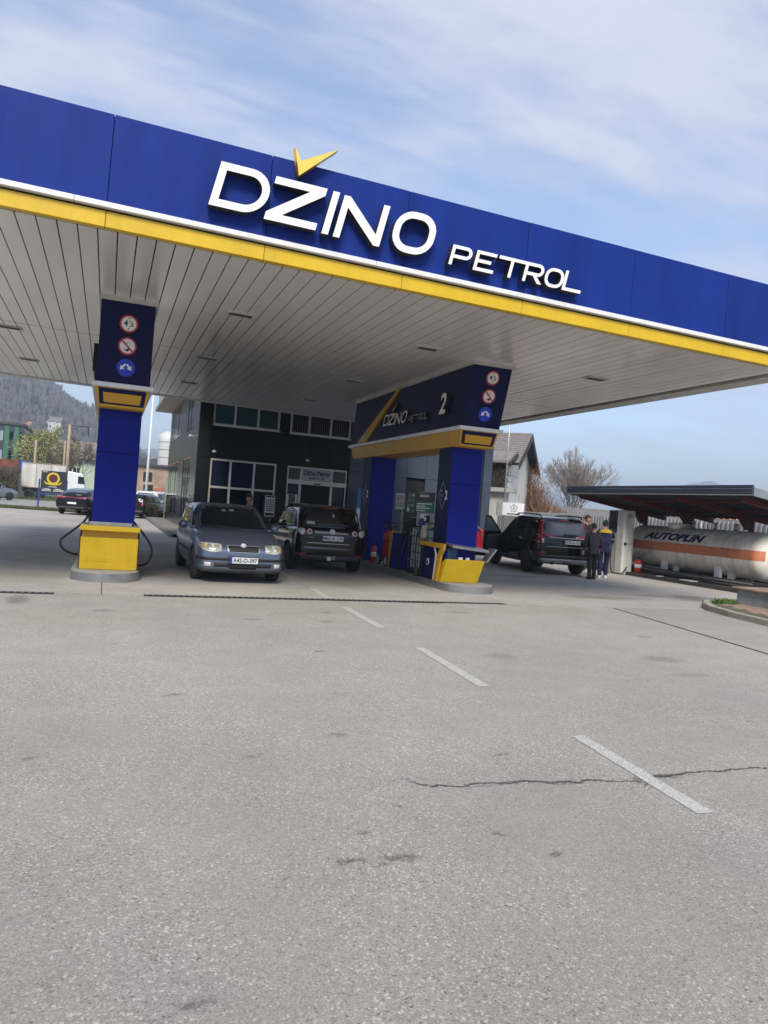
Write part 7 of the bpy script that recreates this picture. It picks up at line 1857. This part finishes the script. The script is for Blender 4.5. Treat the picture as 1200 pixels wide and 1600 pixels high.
for _ in range(900):
    u, v_ = rf.random(), rf.random()*.6
    p = Vector(hv5[int(u*40)*27+int(v_*26)]) + Vector((rf.gauss(0,3),rf.gauss(0,3),-1)); clump(mb, p, 2.5+2*rf.random(), 6+4*rf.random())
o = part(mb, 'dark_wood', mat('dark_wood_twigs',(.05,.042,.036),.95)); o['kind'] = 'stuff'
# conifers on the hillside
m_con = mat('conifer_green', (.018,.034,.022), .9, nz=(.6,.3))
def conifer(px, dist, e0, h, w, label):
    b = Vector(on_hill(px,e0)); h *= b.xy.length/540; w *= b.xy.length/540; t = thing('conifer_tree', label, 'tree', tuple(b), group='dark conifers on the hillside')
    mb = MB(); rr = random.Random(int(px*7))
    for k in range(9):
        z0 = h*(.08+.1*k); r_ = w*(1-k/9.5)
        n = 11; vs_ = [b+Vector((0,0,z0+h*.2))]
        for i in range(n): a = 2*PI*i/n+rr.random()*.4; q = r_*(.65+.5*rr.random()); vs_.append(b+Vector((q*math.cos(a),q*math.sin(a),z0-h*.03*rr.random())))
        mb.add(vs_, [(0,1+i,1+(i+1)%n) for i in range(n)])
    part(mb, 'crown', m_con, t); part(MB().cone(b-Vector((0,0,3)), b+Vector((0,0,h*.5)), .5,.2,6), 'trunk', m_bark, t)
for px, e0, h, w, l in ((28,76,13,3.4,'leftmost dark conifer above the meadow on the hillside'),(40,80,19,4.2,'tallest dark conifer on the hillside'),(47,80,17,3.6,'dark conifer just right of the tallest one'),(63,70,15,2.8,'slim dark conifer beside the white hillside house'),(57,68,11,2.6,'short conifer left of the slim one')):
    conifer(px, 540, e0, h*1.1, w, l)
def hh(px, dist, e, w, h, rm, wm_, l, rz=0): 
    x, y, z = on_hill(px, e); k = math.hypot(x, y)/545; w *= k; h *= k; small_house(l, x, y, w, w*.8, h, w*.28, wm_, rm, z, rz, 'hill_house', 'small houses on the hillside')
hh(34,545,66,9,4,m_rr,m_wc,'red roofed house at the edge of the hillside meadow')
hh(18,545,68,5,3,m_rg,m_wp,'tiny white hut on the hillside meadow')
hh(71,545,68,13,7,m_rg,m_wp,'big pale house beside the slim conifer on the hillside')
hh(107,420,44,8,5,m_rr,m_wc,'red roofed house behind the top of the tall utility pole')
hh(98,420,31,7,4,m_rr,m_wp,'red roofed house left of the tall utility pole')
hh(124,560,66,8,5,m_rg,m_wc,'pale house high on the slope right of the tall utility pole')
hh(87,420,32,7,4,m_rg,m_wc,'pale low house above the leafing tree')
hh(55,560,78,6,4,m_rg,m_wp,'tiny white house left of the slim conifer')
# haze in the valley air
hz = MB().box(-4600,4600,-4600,4600,-1.2,235)
o = part(hz, 'haze', None); o['kind'] = 'stuff'
m = bpy.data.materials.new('valley_air'); m.use_nodes = True; nt = m.node_tree; nt.nodes.clear()
mo = nt.nodes.new('ShaderNodeOutputMaterial'); pv = nt.nodes.new('ShaderNodeVolumePrincipled')
pv.inputs['Color'].default_value = (.72,.845,1,1); pv.inputs['Density'].default_value = .00072; pv.inputs['Anisotropy'].default_value = 0
nt.links.new(pv.outputs[0], mo.inputs['Volume']); o.data.materials.clear(); o.data.materials.append(m)
